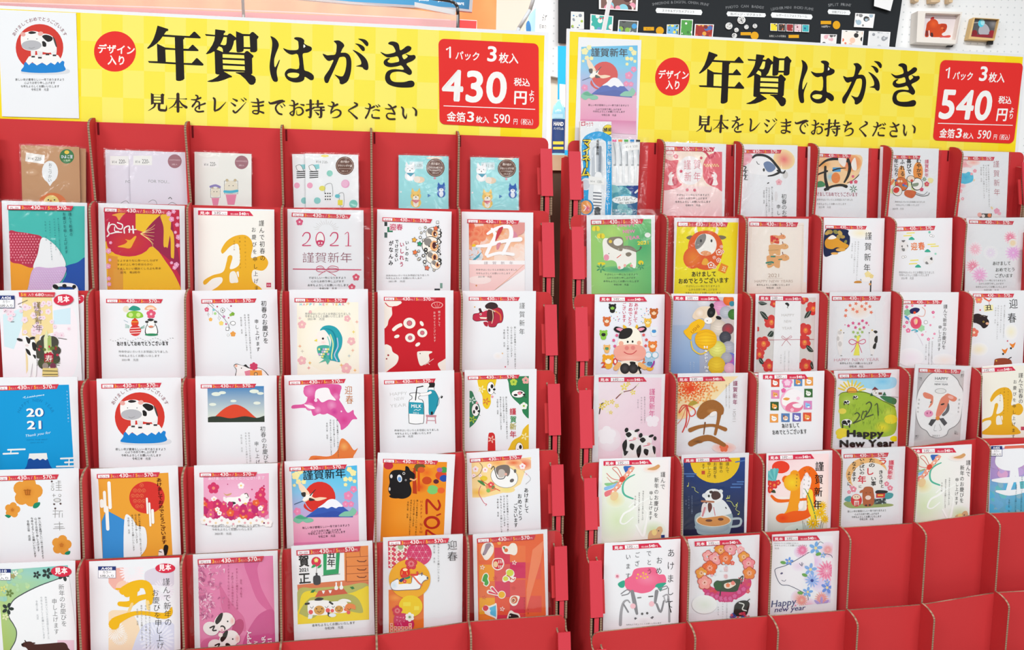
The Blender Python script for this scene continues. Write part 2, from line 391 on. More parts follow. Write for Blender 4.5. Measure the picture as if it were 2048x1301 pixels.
def build_stand(S, label):
    a, root = S.a, empty('card_display_stand', S.fr, label, 'display stand', 'red cardboard card stands')
    mats = [M_RED, M_TAN]; SW = 15.0
    for j in range(NP):                                            # slanting pocket fronts / backs, one board per tier
        xl, xr = S.X[j, 0] - SW + 2, S.X[j, 6] + SW - 3; drop = 3.2 if j else 0
        xs = np.linspace(xl + 9, xr - 9, 25); top = [(x, S.zline(j, x) - drop) for x in xs]
        zb = min(S.Z[j]) - 150; R = 9; poly = []
        zl, zr = top[0][1], top[-1][1]
        for k in range(5): t = math.pi / 2 * k / 4; poly.append((xl + R - R * math.cos(t), zl - R + R * math.sin(t)))
        poly += top[1:-1]
        for k in range(5): t = math.pi / 2 * k / 4; poly.append((xr - R + R * math.sin(t), zr - R + R * math.cos(t)))
        if j == NP - 1: zb = -EYE - S.fr.t[2] + 2
        poly += [(xr, zb), (xl, zb)]
        m = MB(); y = -j * a; m.prism([(p, q) for p, q in poly], y, y + 2.6, 'y', 0, 1)
        m.build('pocket_panel', mats, root)
    for i in range(1, 6):                                          # upright partitions with a rounded nose per tier
        prof = []
        for j in range(NP - 1):
            y0, y1, z0 = -j * a + (1.5 if j == 0 else 0.2), -(j + 1) * a - 0.4, S.Z[j, i] + (5 if j == 0 else 0); dr = 13 if j else 15
            for k in range(8): t = math.pi / 2 * k / 7; prof.append((y0 + (y1 - y0) * math.sin(t), z0 - dr * (1 - math.cos(t))))
            prof.append((y1, S.Z[j + 1, i] + 0.5))
        prof += [(prof[-1][0], S.Z[NP - 1, i] - 40), (2.0, S.Z[NP - 1, i] - 40), (2.0, prof[0][1] - 1)]
        m = MB(); n = len(prof); T = 1.3
        m.prism(prof, lambda z: S.xcol(i, z) - T, lambda z: S.xcol(i, z) + T, 'x', 0, 1)
        m.build('divider', mats, root)
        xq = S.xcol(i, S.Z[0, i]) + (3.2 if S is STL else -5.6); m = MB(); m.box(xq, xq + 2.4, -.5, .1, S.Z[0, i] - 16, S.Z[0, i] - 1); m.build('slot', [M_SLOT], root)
    for side in (0, 6):                                            # double side walls with folded fronts
        sg = -1 if side == 0 else 1
        zf = -EYE - S.fr.t[2] + 2; pr = [(30.0, zf), (30.0, S.Z[0, side] - 22)]
        for j in range(NP - 1): pr += [(-j * a - 1, S.Z[j, side] - 22), (-j * a - 12, S.Z[j, side] - 24), (-(j + 1) * a + 4, S.Z[j + 1, side] + 16), (-(j + 1) * a + 4, S.Z[j + 1, side] - 11)]
        pr += [(-(NP - 1) * a + 3, zf)]
        for k, nm in ((0, 'inner_side_wall'), (1, 'outer_side_wall')):
            off = sg * (0.2 if k == 0 else SW - 2.8)
            lo, hi = (off, off + 2.2 * sg) if sg > 0 else (off - 2.2, off)
            mb = MB(); mb.prism(pr, lambda z: S.xcol(side, z) + lo, lambda z: S.xcol(side, z) + hi, 'x', 0, 1); mb.build(nm, mats, root)
        for j in range(NP - 1):                                    # folded strip joining the two walls
            zt, zb = S.Z[j, side] - (19 if j else 16), S.Z[j + 1, side] + 17; y0, y1 = -j * a - 14, -(j + 1) * a + 1.5
            xc = S.xcol(side, (zt + zb) / 2); x0, x1 = (xc - 0.5, xc + SW) if sg > 0 else (xc - SW, xc + 0.5)
            sx = lambda p, q, lo, hi, dy: [(p + dy, hi), (q + dy, lo), (q + dy + 2, lo), (p + dy + 2, hi)]
            mb = MB(); mb.prism(sx(y0, y1, zb, zt, -2), x0 - .5, x1 + .5, 'x', 0); mb.build('folded_flap', [M_REDF], root)
            mb = MB(); zc = S.Z[j + 1, side] - 9; mb.box(x0 + 5.2, x1 - 4.4, y1 + .3, y1 + 2.5, zc, zb + 1, 0)
            for q in (x0 + .2, x1 - 2.6): mb.box(q, q + 2.4, y1 + .6, y1 + 3.4, zc, zb + 1, 1)
            mb.box(x0 + 2.6, x1 - 2.6, y1 + 3, y1 + 3.6, zc, zb + 1, 2); mb.build('slot_core', [M_REDF, M_TAN, M_DARK], root)
            xi = xc - 5 * sg; zm = zt - 26; ym = y0 + (y1 - y0) * 26 / (zt - zb); mb = MB(); mb.prism(sx(ym + 3, y1 + 3, zb + 2, zm, 0), min(xi, xc), max(xi, xc), 'x', 0); mb.build('inner_tab', [M_RED], root)
    m = MB(); zf = -EYE - S.fr.t[2] + 1
    m.box(S.X[5, 0] - 10, S.X[5, 6] + 10, 26, 30, zf, min(S.Z[0]) - 20); m.build('back_board', [M_RED], root)
    return root
STAND_L = build_stand(STL, 'left red corrugated cardboard card stand with six columns of pockets, every tier filled')
STAND_R = build_stand(STR, 'right red corrugated cardboard card stand with empty pockets at lower right')
# ------------------------------------------------------------------ yellow header signs
G5 = (  # traced strokes of the large headline: (x0, y0, scale, outlines, holes painted yellow, white accents)
 (285, 40, .10375, [
  [290,108,490,172,500,192,490,212,456,220,415,280,612,295,905,310,985,228,1005,224,1020,232,1122,335,1120,352,1100,356,808,343,805,365,785,378,790,553,885,556,955,480,972,476,985,486,1080,580,1078,598,1062,602,792,595,797,828,950,833,1035,738,1052,734,1066,744,1175,850,1175,872,1155,882,800,863,808,1130,785,1158,735,1175,690,1178,655,1168,645,1150,640,856,125,826,105,792,290,796,278,455,435,530,628,548,622,333,388,320,340,385,278,450,205,505,115,555,92,550,90,540,150,470,205,380,250,260,272,175]],
  [[440,572,628,580,638,820,450,808]]),
 (400, 40, .1115, [
  [272,168,440,188,458,210,448,228,428,240,424,270,490,275,520,246,545,242,560,250,648,316,646,200,765,250,890,255,925,220,950,214,970,224,1052,300,1040,330,1025,345,1028,545,1010,570,975,582,915,578,898,560,898,522,785,520,782,548,760,572,700,584,665,578,655,560,645,355,628,362,610,375,600,430,560,545,520,578,795,594,815,568,840,555,865,562,960,640,955,668,935,688,940,960,915,978,985,1020,1002,1065,995,1120,960,1160,915,1166,880,1148,810,1060,720,980,640,950,640,938,800,935,800,930,425,922,430,925,575,1010,570,1030,530,1034,440,1072,330,1105,210,1115,140,1108,132,1098,230,1065,310,1020,350,980,300,976,275,960,262,568,245,566,195,595,125,614,104,606,160,540,220,450,255,370,268,295,110,285,88,252,268,268]],
  [[425,305,482,308,476,410,462,445,430,455,366,440,395,380],[340,474,385,490,408,520,412,578,300,530],[782,290,890,290,900,488,786,486],[405,612,790,632,798,694,406,676],[405,712,798,728,802,798,410,778],[410,814,800,832,806,902,414,882],[628,362,645,358,655,560,660,576,520,578,570,520,600,430,612,375]]),
 (525, 55, .09992, [
  [160,175,230,200,290,255,325,330,318,400,270,520,235,640,235,760,245,788,265,785,330,658,345,665,300,800,285,880,290,950,308,1040,298,1080,260,1090,215,1070,175,990,150,880,142,760,160,600,185,440,195,310,180,230],
  [632,220,650,200,700,194,770,205,815,232,838,265,834,318,900,360,965,385,988,420,975,465,900,505,808,526,812,640,828,780,845,858,920,885,1000,935,1030,990,1020,1040,990,1056,950,1050,850,988,835,1040,790,1080,700,1102,600,1092,510,1050,455,980,448,910,490,850,560,820,728,820,710,545,600,545,530,530,460,480,412,415,500,445,580,455,712,440,718,320,705,270,660,245]],
  [[497,940,530,915,600,905,690,912,735,935,715,985,660,1008,580,1005,515,975]]),
 (635, 65, .09224, [
  [352,190,400,175,470,176,540,220,578,270,575,305,545,345,520,400,508,438,600,440,670,470,715,540,735,640,730,800,700,950,650,1060,580,1110,530,1125,485,1105,475,1040,440,990,370,915,450,940,515,955,560,935,600,840,625,700,622,590,600,540,560,525,520,530,470,550,420,670,340,850,270,1000,235,1080,205,1098,165,1080,145,1020,155,950,250,810,310,690,345,600,300,605,262,618,210,605,150,540,112,465,160,475,210,495,290,490,390,468,415,300,400,240],
  [880,138,960,138,1040,160,1095,215,1104,265,1090,292,1062,296,1020,255,960,190],[815,242,900,250,975,285,1020,330,1025,385,1005,402,975,402,935,360,880,290],
  [760,380,850,410,960,480,1050,570,1095,670,1104,770,1085,810,1050,815,1005,795,975,760,920,745,835,732,880,715,945,690,942,620,900,540,830,450]], []),
 (745, 70, .08842, [
  [355,195,375,165,430,148,510,155,570,185,600,235,625,345,700,310,760,260,810,246,865,268,880,310,850,360,760,415,670,460,710,550,770,520,795,490,790,470,748,440,760,432,830,455,890,458,940,452,972,480,970,530,900,590,770,652,830,735,885,810,888,870,850,905,800,895,740,860,660,835,560,828,450,850,405,900,398,960,430,1030,500,1062,600,1070,720,1065,830,1036,900,1036,945,1075,948,1130,910,1175,820,1190,640,1190,480,1165,350,1110,290,1020,288,920,330,830,420,785,540,775,708,785,650,690,560,710,400,728,300,700,252,640,265,580,320,535,385,522,392,540,345,580,350,615,420,635,520,622,602,592,565,485,470,500,350,510,260,465,182,395,200,390,290,428,380,428,520,382,480,270,440,235,380,215]],
  []),
)
def headline(s):
    for x0, y0, k, outs, holes in G5:
        s.at(x0, y0, k)
        for o in outs:
            pts = [(o[i], o[i + 1]) for i in range(0, len(o), 2)]
            s.P(pts, '221d1c') if (x0 < 500) else s.D(o, '221d1c', 3)
        for o in holes:
            (s.Q if x0 < 500 else s.D)(o, 'f9ed6c')
    s.at(525, 55, .09992).Q([822,340,838,345,862,378,850,395,822,408,818,380], 'fdfbe8')
    s.at(0, 0, 1)
def sub_brush(s):                                                   # second line in heavy brush lettering
    ink = '3a2c28'; s.at(285, 175, .13672)
    L = s.L
    s.Q([122,80,165,100,262,108,292,88,322,105,312,125,312,245,250,245,160,240,125,255], ink)
    for q in ([166,104,266,112,268,138,166,136],[166,150,268,152,268,180,166,178],[166,192,268,194,268,226,168,222]): s.Q(q, 'f9ee72')
    L([185,245,165,290,85,340], [34,22,5], ink); L([245,240,245,320,300,335,345,330,352,260], [38,38,36,30,5], ink)
    L([375,160,600,168,640,168], [5,8,22], ink); L([518,100,520,350], [46,40], ink); L([505,180,460,260,385,312], [24,20,6], ink); L([530,180,580,250,640,290], [10,26,40], ink); L([465,285,580,292], [8,16], ink)
    L([780,115,810,140,765,235,730,280], [20,26,22,26], ink); L([712,178,780,180,850,152], [10,22,26], ink); L([730,262,790,210,830,220,830,310], [14,16,24,26], ink); L([915,235,810,275,770,320,810,355,890,350], [26,18,20,24,26], ink)
    L([1040,155,1060,190,1055,330], [26,32,30], ink); L([1060,345,1130,310,1220,215], [22,26,6], ink)
    L([1320,165,1380,195], [10,32], ink); L([1440,165,1480,200], [6,20], ink); L([1480,148,1515,180], [6,20], ink); L([1295,222,1355,265], [10,32], ink); L([1330,345,1360,370,1420,320,1515,215], [30,24,20,5], ink)
    L([1590,215,1680,225,1770,210], [10,22,26], ink); L([1610,275,1690,275,1765,262], [18,20,26], ink); L([1670,165,1690,190,1700,340,1680,385,1620,375,1620,345,1680,340,1770,372], [14,28,28,22,18,18,18,28], ink)
    L([1850,215,1880,235,1990,200,2050,190], [16,30,26,22], ink)
    s.at(560, 180, .1416)
    L([-110,195,60,160], [22,24], ink); L([40,165,-40,210,-60,270,-20,330,25,345], [16,22,26,26,24], ink); L([5,215,30,245], [8,18], ink); L([40,190,68,225], [8,18], ink)
    L([165,148,200,180,190,350,140,330,180,300,240,250,300,255,325,310,290,350,240,350,235,290], [16,26,26,18,14,14,22,26,20,12,4], ink); L([130,215,190,222,250,195], [8,20,26], ink); L([290,205,335,215], [12,26], ink)
    L([432,150,432,370,400,380], [36,34,10], ink); L([372,205,480,200], [10,16], ink); L([375,290,480,255], [30,18], ink); L([500,200,600,195], [12,24], ink); L([535,155,535,240], [30,28], ink); L([470,245,620,245], [12,24], ink); L([480,290,625,285], [10,22], ink); L([580,250,580,375,550,385], [32,32,12], ink); L([500,310,540,345], [10,30], ink)
    L([730,170,760,200,725,290,720,330], [16,28,22,20], ink); L([675,220,740,235,810,205], [8,20,30], ink); L([720,325,790,280,850,300,850,350,800,385,735,392], [18,16,26,26,18,5], ink)
    L([1050,180,1090,215,970,285,1000,320,1085,400], [16,30,16,16,32], ink)
    L([1250,195,1275,225,1250,320,1210,395], [14,26,24,26], ink); L([1200,255,1260,265,1330,235], [8,20,28], ink); L([1350,215,1380,240], [8,20], ink); L([1385,205,1408,230], [8,18], ink); L([1310,295,1350,280,1400,290], [8,12,22], ink); L([1300,350,1310,390,1400,398], [20,22,26], ink)
    L([1530,205,1570,240,1620,330], [16,26,24], ink); L([1485,262,1550,268,1635,235], [8,20,28], ink); L([1620,340,1530,330,1505,370,1540,410,1620,412], [24,14,22,24,26], ink)
    L([1715,240,1740,275,1740,350,1775,400,1790,335], [16,28,26,24,4], ink); L([1870,245,1920,290,1920,355], [8,28,32], ink)
def yellow_field(s, x0, x1, y0, y1, xl, yl, seed):
    """checked yellow ground between four corners given along the top and bottom edges"""
    nx, ny = 26, 5; rd = random.Random(seed)
    for i in range(nx):
        for j in range(ny):
            f = lambda u, v: ((x0[0] + (x1[0] - x0[0]) * u) * (1 - v) + (xl[0] + (yl[0] - xl[0]) * u) * v, (x0[1] + (x1[1] - x0[1]) * u) * (1 - v) + (xl[1] + (yl[1] - xl[1]) * u) * v)
            u0, u1, v0, v1 = i / nx, (i + 1) / nx, j / ny, (j + 1) / ny; e = i / nx
            lite = (i + j) % 2 == 0; c = (('f9ec70', 'f8e850') if seed == 1 else ('f9e75c', 'f9e248'))[0 if lite else 1] if 0.12 < e < 0.9 else ('fae236' if lite else 'fadd22')
            s.P([f(u0, v0), f(u1, v0), f(u1, v1), f(u0, v1)], c); s.lay -= 1
    s.lay += 1
def price_box(s, n1, H):
    """red panel with the price; drawn in the left sign's measured positions"""
    rr = 10; red = 'e5322f'
    pts = []
    for cx, cy, a0 in ((888, 89, 180), (1066, 98, 270), (1067, 247, 0), (890, 238, 90)):
        for k in range(6): t = math.radians(a0 + 18 * k); pts.append((cx + 11 * math.cos(t), cy + 11 * math.sin(t)))
    s.P(pts, red); w = 'f7f6f4'
    s.L([893.5, 99, 900, 95, 900, 115], 3.6, w, False); s.T('パック', 910, 118, 960, 120.5, 19, w, .02); s.T('3', 972, 122, 996, 123, 42, w, .022); s.T('枚入', 997, 124, 1037, 126, 22, w, .02)
    s.T(n1, 884, 200, 1014, 206, 86, w, .026); s.T('税込', 1027, 170, 1060, 172, 17, w, .02); s.T('円', 1026, 206, 1055, 207, 30, w, .025); s.W('より', 1063, 180, 1064, 206, 13, w, .02)
    s.L([887, 212, 1070, 219], 1.6, w, False)
    s.T('金箔', 893, 241, 931, 243, 21, w, .02); s.T('3', 932, 243, 950, 244, 28, w, .02); s.T('枚入', 951, 244, 978, 246, 14, w, .02); s.T('590', 986, 246, 1020, 247.5, 26, w, .01); s.T('円（税込）', 1026, 248, 1072, 250, 13, w, .01)
class SurfH(Surf):
    H = None
    def uv(s, P):
        if s.H is None: return super().uv(P)
        P = np.atleast_2d(np.asarray(P, float)); X = s.x0 + P[:, 0] * s.k; Y = s.y0 + P[:, 1] * s.k
        q = np.stack([X, Y, np.ones(len(X))], 1) @ s.H.T; x0, y0, k = s.x0, s.y0, s.k; s.x0 = s.y0 = 0; s.k = 1
        r = super().uv(q[:, :2] / q[:, 2:]); s.x0, s.y0, s.k = x0, y0, k; return r
def dlt(a, b):
    A = []
    for (x, y), (u, v) in zip(a, b): A += [[x, y, 1, 0, 0, 0, -u * x, -u * y, -u], [0, 0, 0, x, y, 1, -v * x, -v * y, -v]]
    return np.linalg.svd(np.array(A, float))[2][-1].reshape(3, 3)
HLR = dlt([(878,78),(1077,88),(1078,258),(880,248),(315,51.4),(355,162),(272,103),(188,103)], [(1881.6,120),(2046,127),(2027,287),(1864.7,281),(1418,105),(1445,207.6),(1379,153.5),(1309,152)])
def board(name, S, corners, yloc, label, cat, thick=3, group=None, m=None):
    """an upright board in the stand's frame whose outline is measured"""
    fr = sub_frame(S.fr, np.eye(3), (0, yloc, 0)); s = SurfH(fr); uv = s.uv(corners); o = uv.mean(0)
    fr2 = sub_frame(fr, np.eye(3), (o[0], 0, o[1])); root = empty(name, fr2, label, cat, group); uv = uv - o
    mb = MB(); mb.prism([tuple(p) for p in uv], 0, thick, 'y'); mb.build('board', [m or M_CARD], root)
    return root, SurfH(fr2)
RT1, s = board('header_sign', STL, [(-8, 10.5), (1098, 64.5), (1092, 330), (-2, 300)], 4.0, 'left yellow header sign with large black headline and red 430 yen price box', 'sign', 3, 'yellow header signs')
yellow_field(s, (-8, 17), (1089, 71), None, None, (-4, 300), (1083, 330), 1)
s.E(230, 103, 42, 'e8332f', 40.5, 0, 40)
s.T('デザイン', 194.5, 104.5, 270.5, 108, 19.5, 'fbf3ee', .03); s.T('入り', 215, 127.5, 252, 129, 20.5, 'fbf3ee', .03)
headline(s); sub_brush(s); s.at(0, 0, 1); price_box(s, '430', None); s.done('sign_face', RT1, M_SIGN)
RT2, s = board('header_sign', STR, [(1134, 57), (2052, 109), (2034, 330), (1130, 300)], 4.0, 'right yellow header sign with large black headline and red 540 yen price box', 'sign', 3, 'yellow header signs')
yellow_field(s, (1139.5, 63), (2046, 114), None, None, (1136, 300), (2028, 330), 2)
s.H = HLR; s.E(230, 103, 42, 'e8332f', 40.5, 0, 40); s.T('デザイン', 194.5, 104.5, 270.5, 108, 19.5, 'fbf3ee', .03); s.T('入り', 215, 127.5, 252, 129, 20.5, 'fbf3ee', .03)
headline(s); sub_brush(s); s.at(0, 0, 1); price_box(s, '540', None); s.H = None; s.done('sign_face', RT2, M_SIGN)
# ------------------------------------------------------------------ cards
A_ = (0, 0, .32275); B_ = (560, 0, .32275); C1 = (0, 400, .27677); C2 = (370, 400, .27677); C3 = (740, 400, .27665); C4 = (0, 750, .27677); C5 = (370, 750, .27677)
C6 = (740, 730, .28433); C7 = (0, 1060, .18555); C8 = (370, 1060, .18555); C9 = (740, 1040, .20059); C10 = (1150, 270, .2459); C11 = (1460, 270, .2459); C12 = (1750, 270, .24587)
C13 = (1130, 570, .26909); C14 = (1480, 570, .26909); C15 = (1780, 570, .26908); C16 = (1130, 890, .31597); C17 = (1480, 890, .31597); C18 = (1740, 890, .3159)
A1, A2, A3 = '昨年中はいろいろとお世話になりました', '今年もよろしくお願いいたします', '2021年　元旦'
N1, N2, N4 = '新しい年が素晴らしい一年でありますよう', '心よりお祈り申し上げます', '令和三年　元旦'
S1, S2, S3, S4 = 'すばらしい一年になりますよう', '心からお祈り申し上げます', '本年もよろしくお願いいたします', '令和3年　元旦'
OPEN = []
def strip430(s, x0, y0, x1, y1, h, code, hot=0):
    L = math.hypot(x1 - x0, y1 - y0); ux, uy = (x1 - x0) / L, (y1 - y0) / L
    g = lambda a, b: (x0 + ux * L * a - uy * h * b, y0 + uy * L * a + ux * h * b)
    s.P([g(0, 0), g(1, 0), g(.965, 1), g(0, 1)], 'd23a4c'); s.P([g(.018, .16), g(.2, .16), g(.2, .84), g(.018, .84)], 'f6f1f3')
    t = lambda tx, a, b, hh, c, w=.02: s.T(tx, *g(a, .84), *g(b, .84), h * hh, c, w)
    t(code, .045, .175, .66, 'a8606c', 0); t('3', .215, .25, .95, 'ffc23a'); t('枚入り', .25, .345, .55, 'f3b9a0', .0); t('430', .355, .5, 1.12, 'fbf2f0'); t('円', .5, .55, .5, 'f6dedc', 0)
    t('/', .57, .59, 1.0, 'f0d0cc', 0); t('5', .61, .65, .95, 'ffc23a'); t('枚入り', .65, .745, .55, 'f3b9a0', 0); t('570', .75, .895, 1.12, 'fbf2f0'); t('円', .895, .945, .5, 'f6dedc', 0)
def strip540(s, x0, y0, x1, y1, h):
    L = math.hypot(x1 - x0, y1 - y0); ux, uy = (x1 - x0) / L, (y1 - y0) / L
    g = lambda a, b: (x0 + ux * L * a - uy * h * b, y0 + uy * L * a + ux * h * b)
    s.P([g(0, 0), g(.93, 0), g(1.0, 1), g(0, 1)], 'd6304e'); s.P([g(.25, .1), g(.53, .1), g(.53, .9), g(.25, .9)], 'f8f4f5')
    t = lambda tx, a, b, hh, c, w=.02: s.T(tx, *g(a, .82), *g(b, .82), h * hh, c, w)
    t('見本', .03, .215, .72, 'fdf6f6', .03); t('3枚', .28, .42, .8, '8a6a72', 0); t('入り', .42, .52, .5, '9a7a82', 0); t('税込価格', .585, .73, .42, 'fbe0e4', .01); t('540', .74, .86, .78, 'fff', .04); t('円', .86, .92, .5, 'fbe6e8', .01)
def mihon(s, cx, cy, rx_, ry__, a=0):
    s.E(cx, cy, rx_, 'd8324c', ry__, a); s.T('見本', cx - rx_ * .62, cy + ry__ * .42, cx + rx_ * .62, cy + ry__ * .3, rx_ * .68, 'fdf4f4', .04)
def codebox(s, x0, y0, x1, y1, code, l3='5枚入り'):
    s.R(x0, y0, x1, y1, '2b3a78'); m = y0 + (y1 - y0) * .33; s.R(x0 + 3, m, x1 - 3, y1 - 3, 'f7f7fa'); w = x1 - x0; h = y1 - y0
    s.T(code, x0 + w * .18, y0 + h * .28, x0 + w * .8, y0 + h * .28, h * .3, 'f4f4fa', .03); s.T('カラー', x0 + w * .25, y0 + h * .6, x0 + w * .75, y0 + h * .6, h * .27, '333'); s.T(l3, x0 + w * .1, y0 + h * .92, x0 + w * .92, y0 + h * .92, h * .27, '222')
def finish():
    while OPEN:
        s = OPEN.pop(); 
        s.clipq = None
        s.done('printed_design', s.root)
        if s.strips:
            for fn, cr, a in s.strips:
                s.at(*cr); fn(s, *a)
            s.done('price_strip', s.root)
def card(S, j, cr, tl, tr, label, strips=(), sleeve=None, name='greeting_card', cat='card', h=None, w=None, stock=None, extra=0, group=None, fwd=0, lean=3.0, body='card_stock', thick=1.4, ht=148):
    """one pack leaning in pocket tier j; tl, tr = measured top corners; w = full width in mm when the left edge hides behind a divider"""
    finish()
    pf = sub_frame(S.fr, rx(-math.radians(lean)), (0, -j * S.a - 2.4 - fwd - (thick + 1.2), -j * S.h))
    t = Surf(pf).at(*cr); (x0, z0), (x1, z1) = t.uv([tl, tr]); L = math.hypot(x1 - x0, z1 - z0); phi = math.atan2(z1 - z0, x1 - x0)
    if w: x0, z0 = x1 - w * math.cos(phi), z1 - w * math.sin(phi); L = w
    ht = h or ht
    fr = sub_frame(pf, ry(-phi), (x0, 0, z0))
    grp = group or ('new year cards on the %s stand' % S.nm)
    root = empty(name, fr, label, cat, grp)
    mb = MB(); mb.box(0, L, 0, thick, -ht, 0); mb.build(body, [stock or M_CARD], root)
    if sleeve:
        l, r, tp = sleeve; n = 10; m = 14; rd = random.Random(int(x0 * 7 + j)); v = []; f = []
        for a in range(n + 1):
            for b in range(m + 1):
                X = -l + (L + l + r) * a / n; Zz = tp - (ht + tp + 2) * b / m; out = X < 0.5 or X > L - 0.5 or Zz > -0.5
                v.append((X, (-1.5 - rd.uniform(0, .5)) if not out else (-0.4 - rd.uniform(0, 1.0)), Zz))
        for a in range(n):
            for b in range(m): q = a * (m + 1) + b; f.append((q, q + 1, q + m + 2, q + m + 1))
        mesh_obj('plastic_sleeve', v, f, M_FILM, root, smooth=True)
    s = Surf(fr); s.at(*cr); s.root = root; s.strips = [(fn, cr, a) for fn, a in strips]
    s.limit = Surf._ccw(np.array([(0.15, -ht), (L - 0.15, -ht), (L - 0.15, -0.15), (0.15, -0.15)])); s.L_ = L; OPEN.append(s); return s
def para(s, rows, h, c='444', wt=0.0, sl=0.0):
    for tx, x0, y, x1 in rows: s.T(tx, x0, y, x1, y + (x1 - x0) * sl, h, c, wt)
def vpara(s, cols, w, c='444', dx=0.06, wt=0.0):
    for tx, x, y0, y1 in cols: s.W(tx, x, y0, x + (y1 - y0) * dx, y1, w, c, wt)
S43 = lambda *a: (strip430, a)
S54 = lambda *a: (strip540, a)
def cow_face(s, x, y, r, nose='e9b0a8', spot='333'):
    s.E(x - r * .95, y - r * .45, r * .35, spot, r * .2, 20); s.E(x + r * .95, y - r * .45, r * .35, 'f6f2ee', r * .2, -20); s.E(x, y, r, 'fbf8f4', r * .9); s.E(x - r * .4, y - r * .35, r * .42, spot, r * .4)
    s.E(x, y + r * .5, r * .62, nose, r * .4); s.E(x - r * .3, y - r * .05, r * .09, '222'); s.E(x + r * .3, y - r * .05, r * .09, '222')
# ===== left stand, tier 0: small gift envelopes
ENV = dict(name='money_envelope', cat='envelope', ht=118, thick=1.2, sleeve=(1.5, 1.5, 2), body='envelope_paper')
M_KRAFT = mat('kraft_paper', 'c99a72', .7, .2, build=b_board('cc9f78', 'c2926a', 12, .05)); M_LILAC = mat('lilac_paper', 'e6dfeb', .5, .3); M_IVORY = mat('ivory_paper', 'efeee8', .5, .3); M_AQUA = mat('aqua_paper', '9fe0e4', .5, .3); M_WHITEP = mat('white_paper', 'f2f4f6', .5, .3)
def tagp(s, x, y, w, h):
    s.R(x, y, x + w, y + h, 'f3f1ee'); s.T('¥14', x + w * .1, y + h * .78, x + w * .36, y + h * .8, h * .4, '777'); s.T('220-', x + w * .46, y + h * .8, x + w * .86, y + h * .82, h * .62, '666')
card(STL, 0, A_, (170, 903), (532, 922), 'rear brown kraft envelope peeking out right of the speech bubble envelope', stock=M_KRAFT, group='money envelopes on the top tier', **ENV)
s = card(STL, 0, A_, (128, 900), (490, 912), 'brown kraft money envelope with white speech bubble and green round sticker', stock=M_KRAFT, group='money envelopes on the top tier', fwd=4, **ENV)
s.P([(162, 946), (278, 962), (274, 1018), (156, 1000)], 'f1ede8'); s.T('¥14', 172, 988, 206, 992, 20, '777'); s.T('220-', 216, 993, 262, 998, 28, '666'); s.E(414, 970, 45, '3b7a46'); s.E(414, 944, 15, 'ecc94a', 12); s.T('ひよこ豆', 378, 980, 452, 980, 22, 'eef', .03); s.T('はち前', 390, 1000, 438, 1000, 14, 'cfe3b0')
s.E(310, 1065, 50, 'f2f4f6', 68); s.Q([290, 1125, 310, 1155, 330, 1125], 'f2f4f6'); s.W('おこづかい', 312, 1010, 308, 1130, 24, '444')
s.E(325, 1270, 90, 'dd7a44', 75); s.E(318, 1262, 50, 'f0d984', 52); s.E(300, 1240, 5, '333'); s.E(338, 1240, 5, '333'); s.E(315, 1246, 8, 'd88a3a'); s.G(200, 1070, 40, 'd6ad88', 'c99a72', 22)
card_l = 'rear lilac FOR YOU envelope half hidden at left of its twin'
s = card(STL, 0, A_, (652, 928), (1010, 940), card_l, stock=M_LILAC, group='money envelopes on the top tier', **ENV)
tagp(s, 682, 968, 116, 56); s.T('FOR YOU..', 776, 1134, 905, 1138, 24, '999'); s.L([750, 1260, 780, 1245, 800, 1262], 3, '888')
s = card(STL, 0, A_, (800, 937), (1155, 944), 'front lilac FOR YOU envelope with round mauve sticker', stock=M_LILAC, group='money envelopes on the top tier', fwd=4, **ENV)
tagp(s, 826, 966, 116, 58); s.T('FOR YOU...', 918, 1132, 1052, 1137, 26, '999'); s.E(1083, 1000, 43, 'a5727c'); s.T('HAPPINESS', 1048, 996, 1118, 998, 13, 'e0c0c4'); s.T('3枚入', 1064, 1024, 1100, 1024, 12, 'e8d0d2'); s.L([920, 1255, 945, 1240, 968, 1252, 975, 1300], 3, '8a8a8a'); s.L([1045, 1232, 1055, 1224, 1064, 1234], 5, '777'); s.L([1035, 1275, 1065, 1255, 1095, 1270], 3, '888')
s = card(STL, 0, A_, (1205, 941), (1558, 955), 'ivory money envelope with two small pink bears', stock=M_IVORY, group='money envelopes on the top tier', **ENV)
tagp(s, 1254, 984, 100, 56); s.E(1497, 1007, 42, 'a5727c'); s.T('HAPPINESS', 1462, 1003, 1532, 1005, 13, 'e0c0c4'); s.T('3枚入', 1478, 1030, 1514, 1030, 12, 'e8d0d2')
for x, y, k, b in ((1335, 1195, 30, '8f8ac0'), (1432, 1160, 42, '45b5d0')):
    s.L([x - k, y - k * .9, x - k, y + k, x + k, y + k, x + k, y - k * .9, x - k, y - k * .9], 2.5, '777', False); s.E(x, y, k, 'eae2cf', k * .95); s.E(x - k * .6, y - k, k * .22, 'c9b896'); s.E(x + k * .6, y - k, k * .22, 'c9b896'); s.E(x - k * .3, y - k * .2, 3, '555'); s.E(x + k * .3, y - k * .2, 3, '555'); s.Q([x - k * .8, y + k * 1.1, x + k * .8, y + k * 1.1, x + k * .5, y + k * 2.6, x - k * .5, y + k * 2.6], 'e88aa8')
s.L([1305, 1158, 1335, 1150, 1362, 1160], 14, '8f84bc'); s.L([1392, 1188, 1430, 1190, 1470, 1184], 16, '4fb6d2')
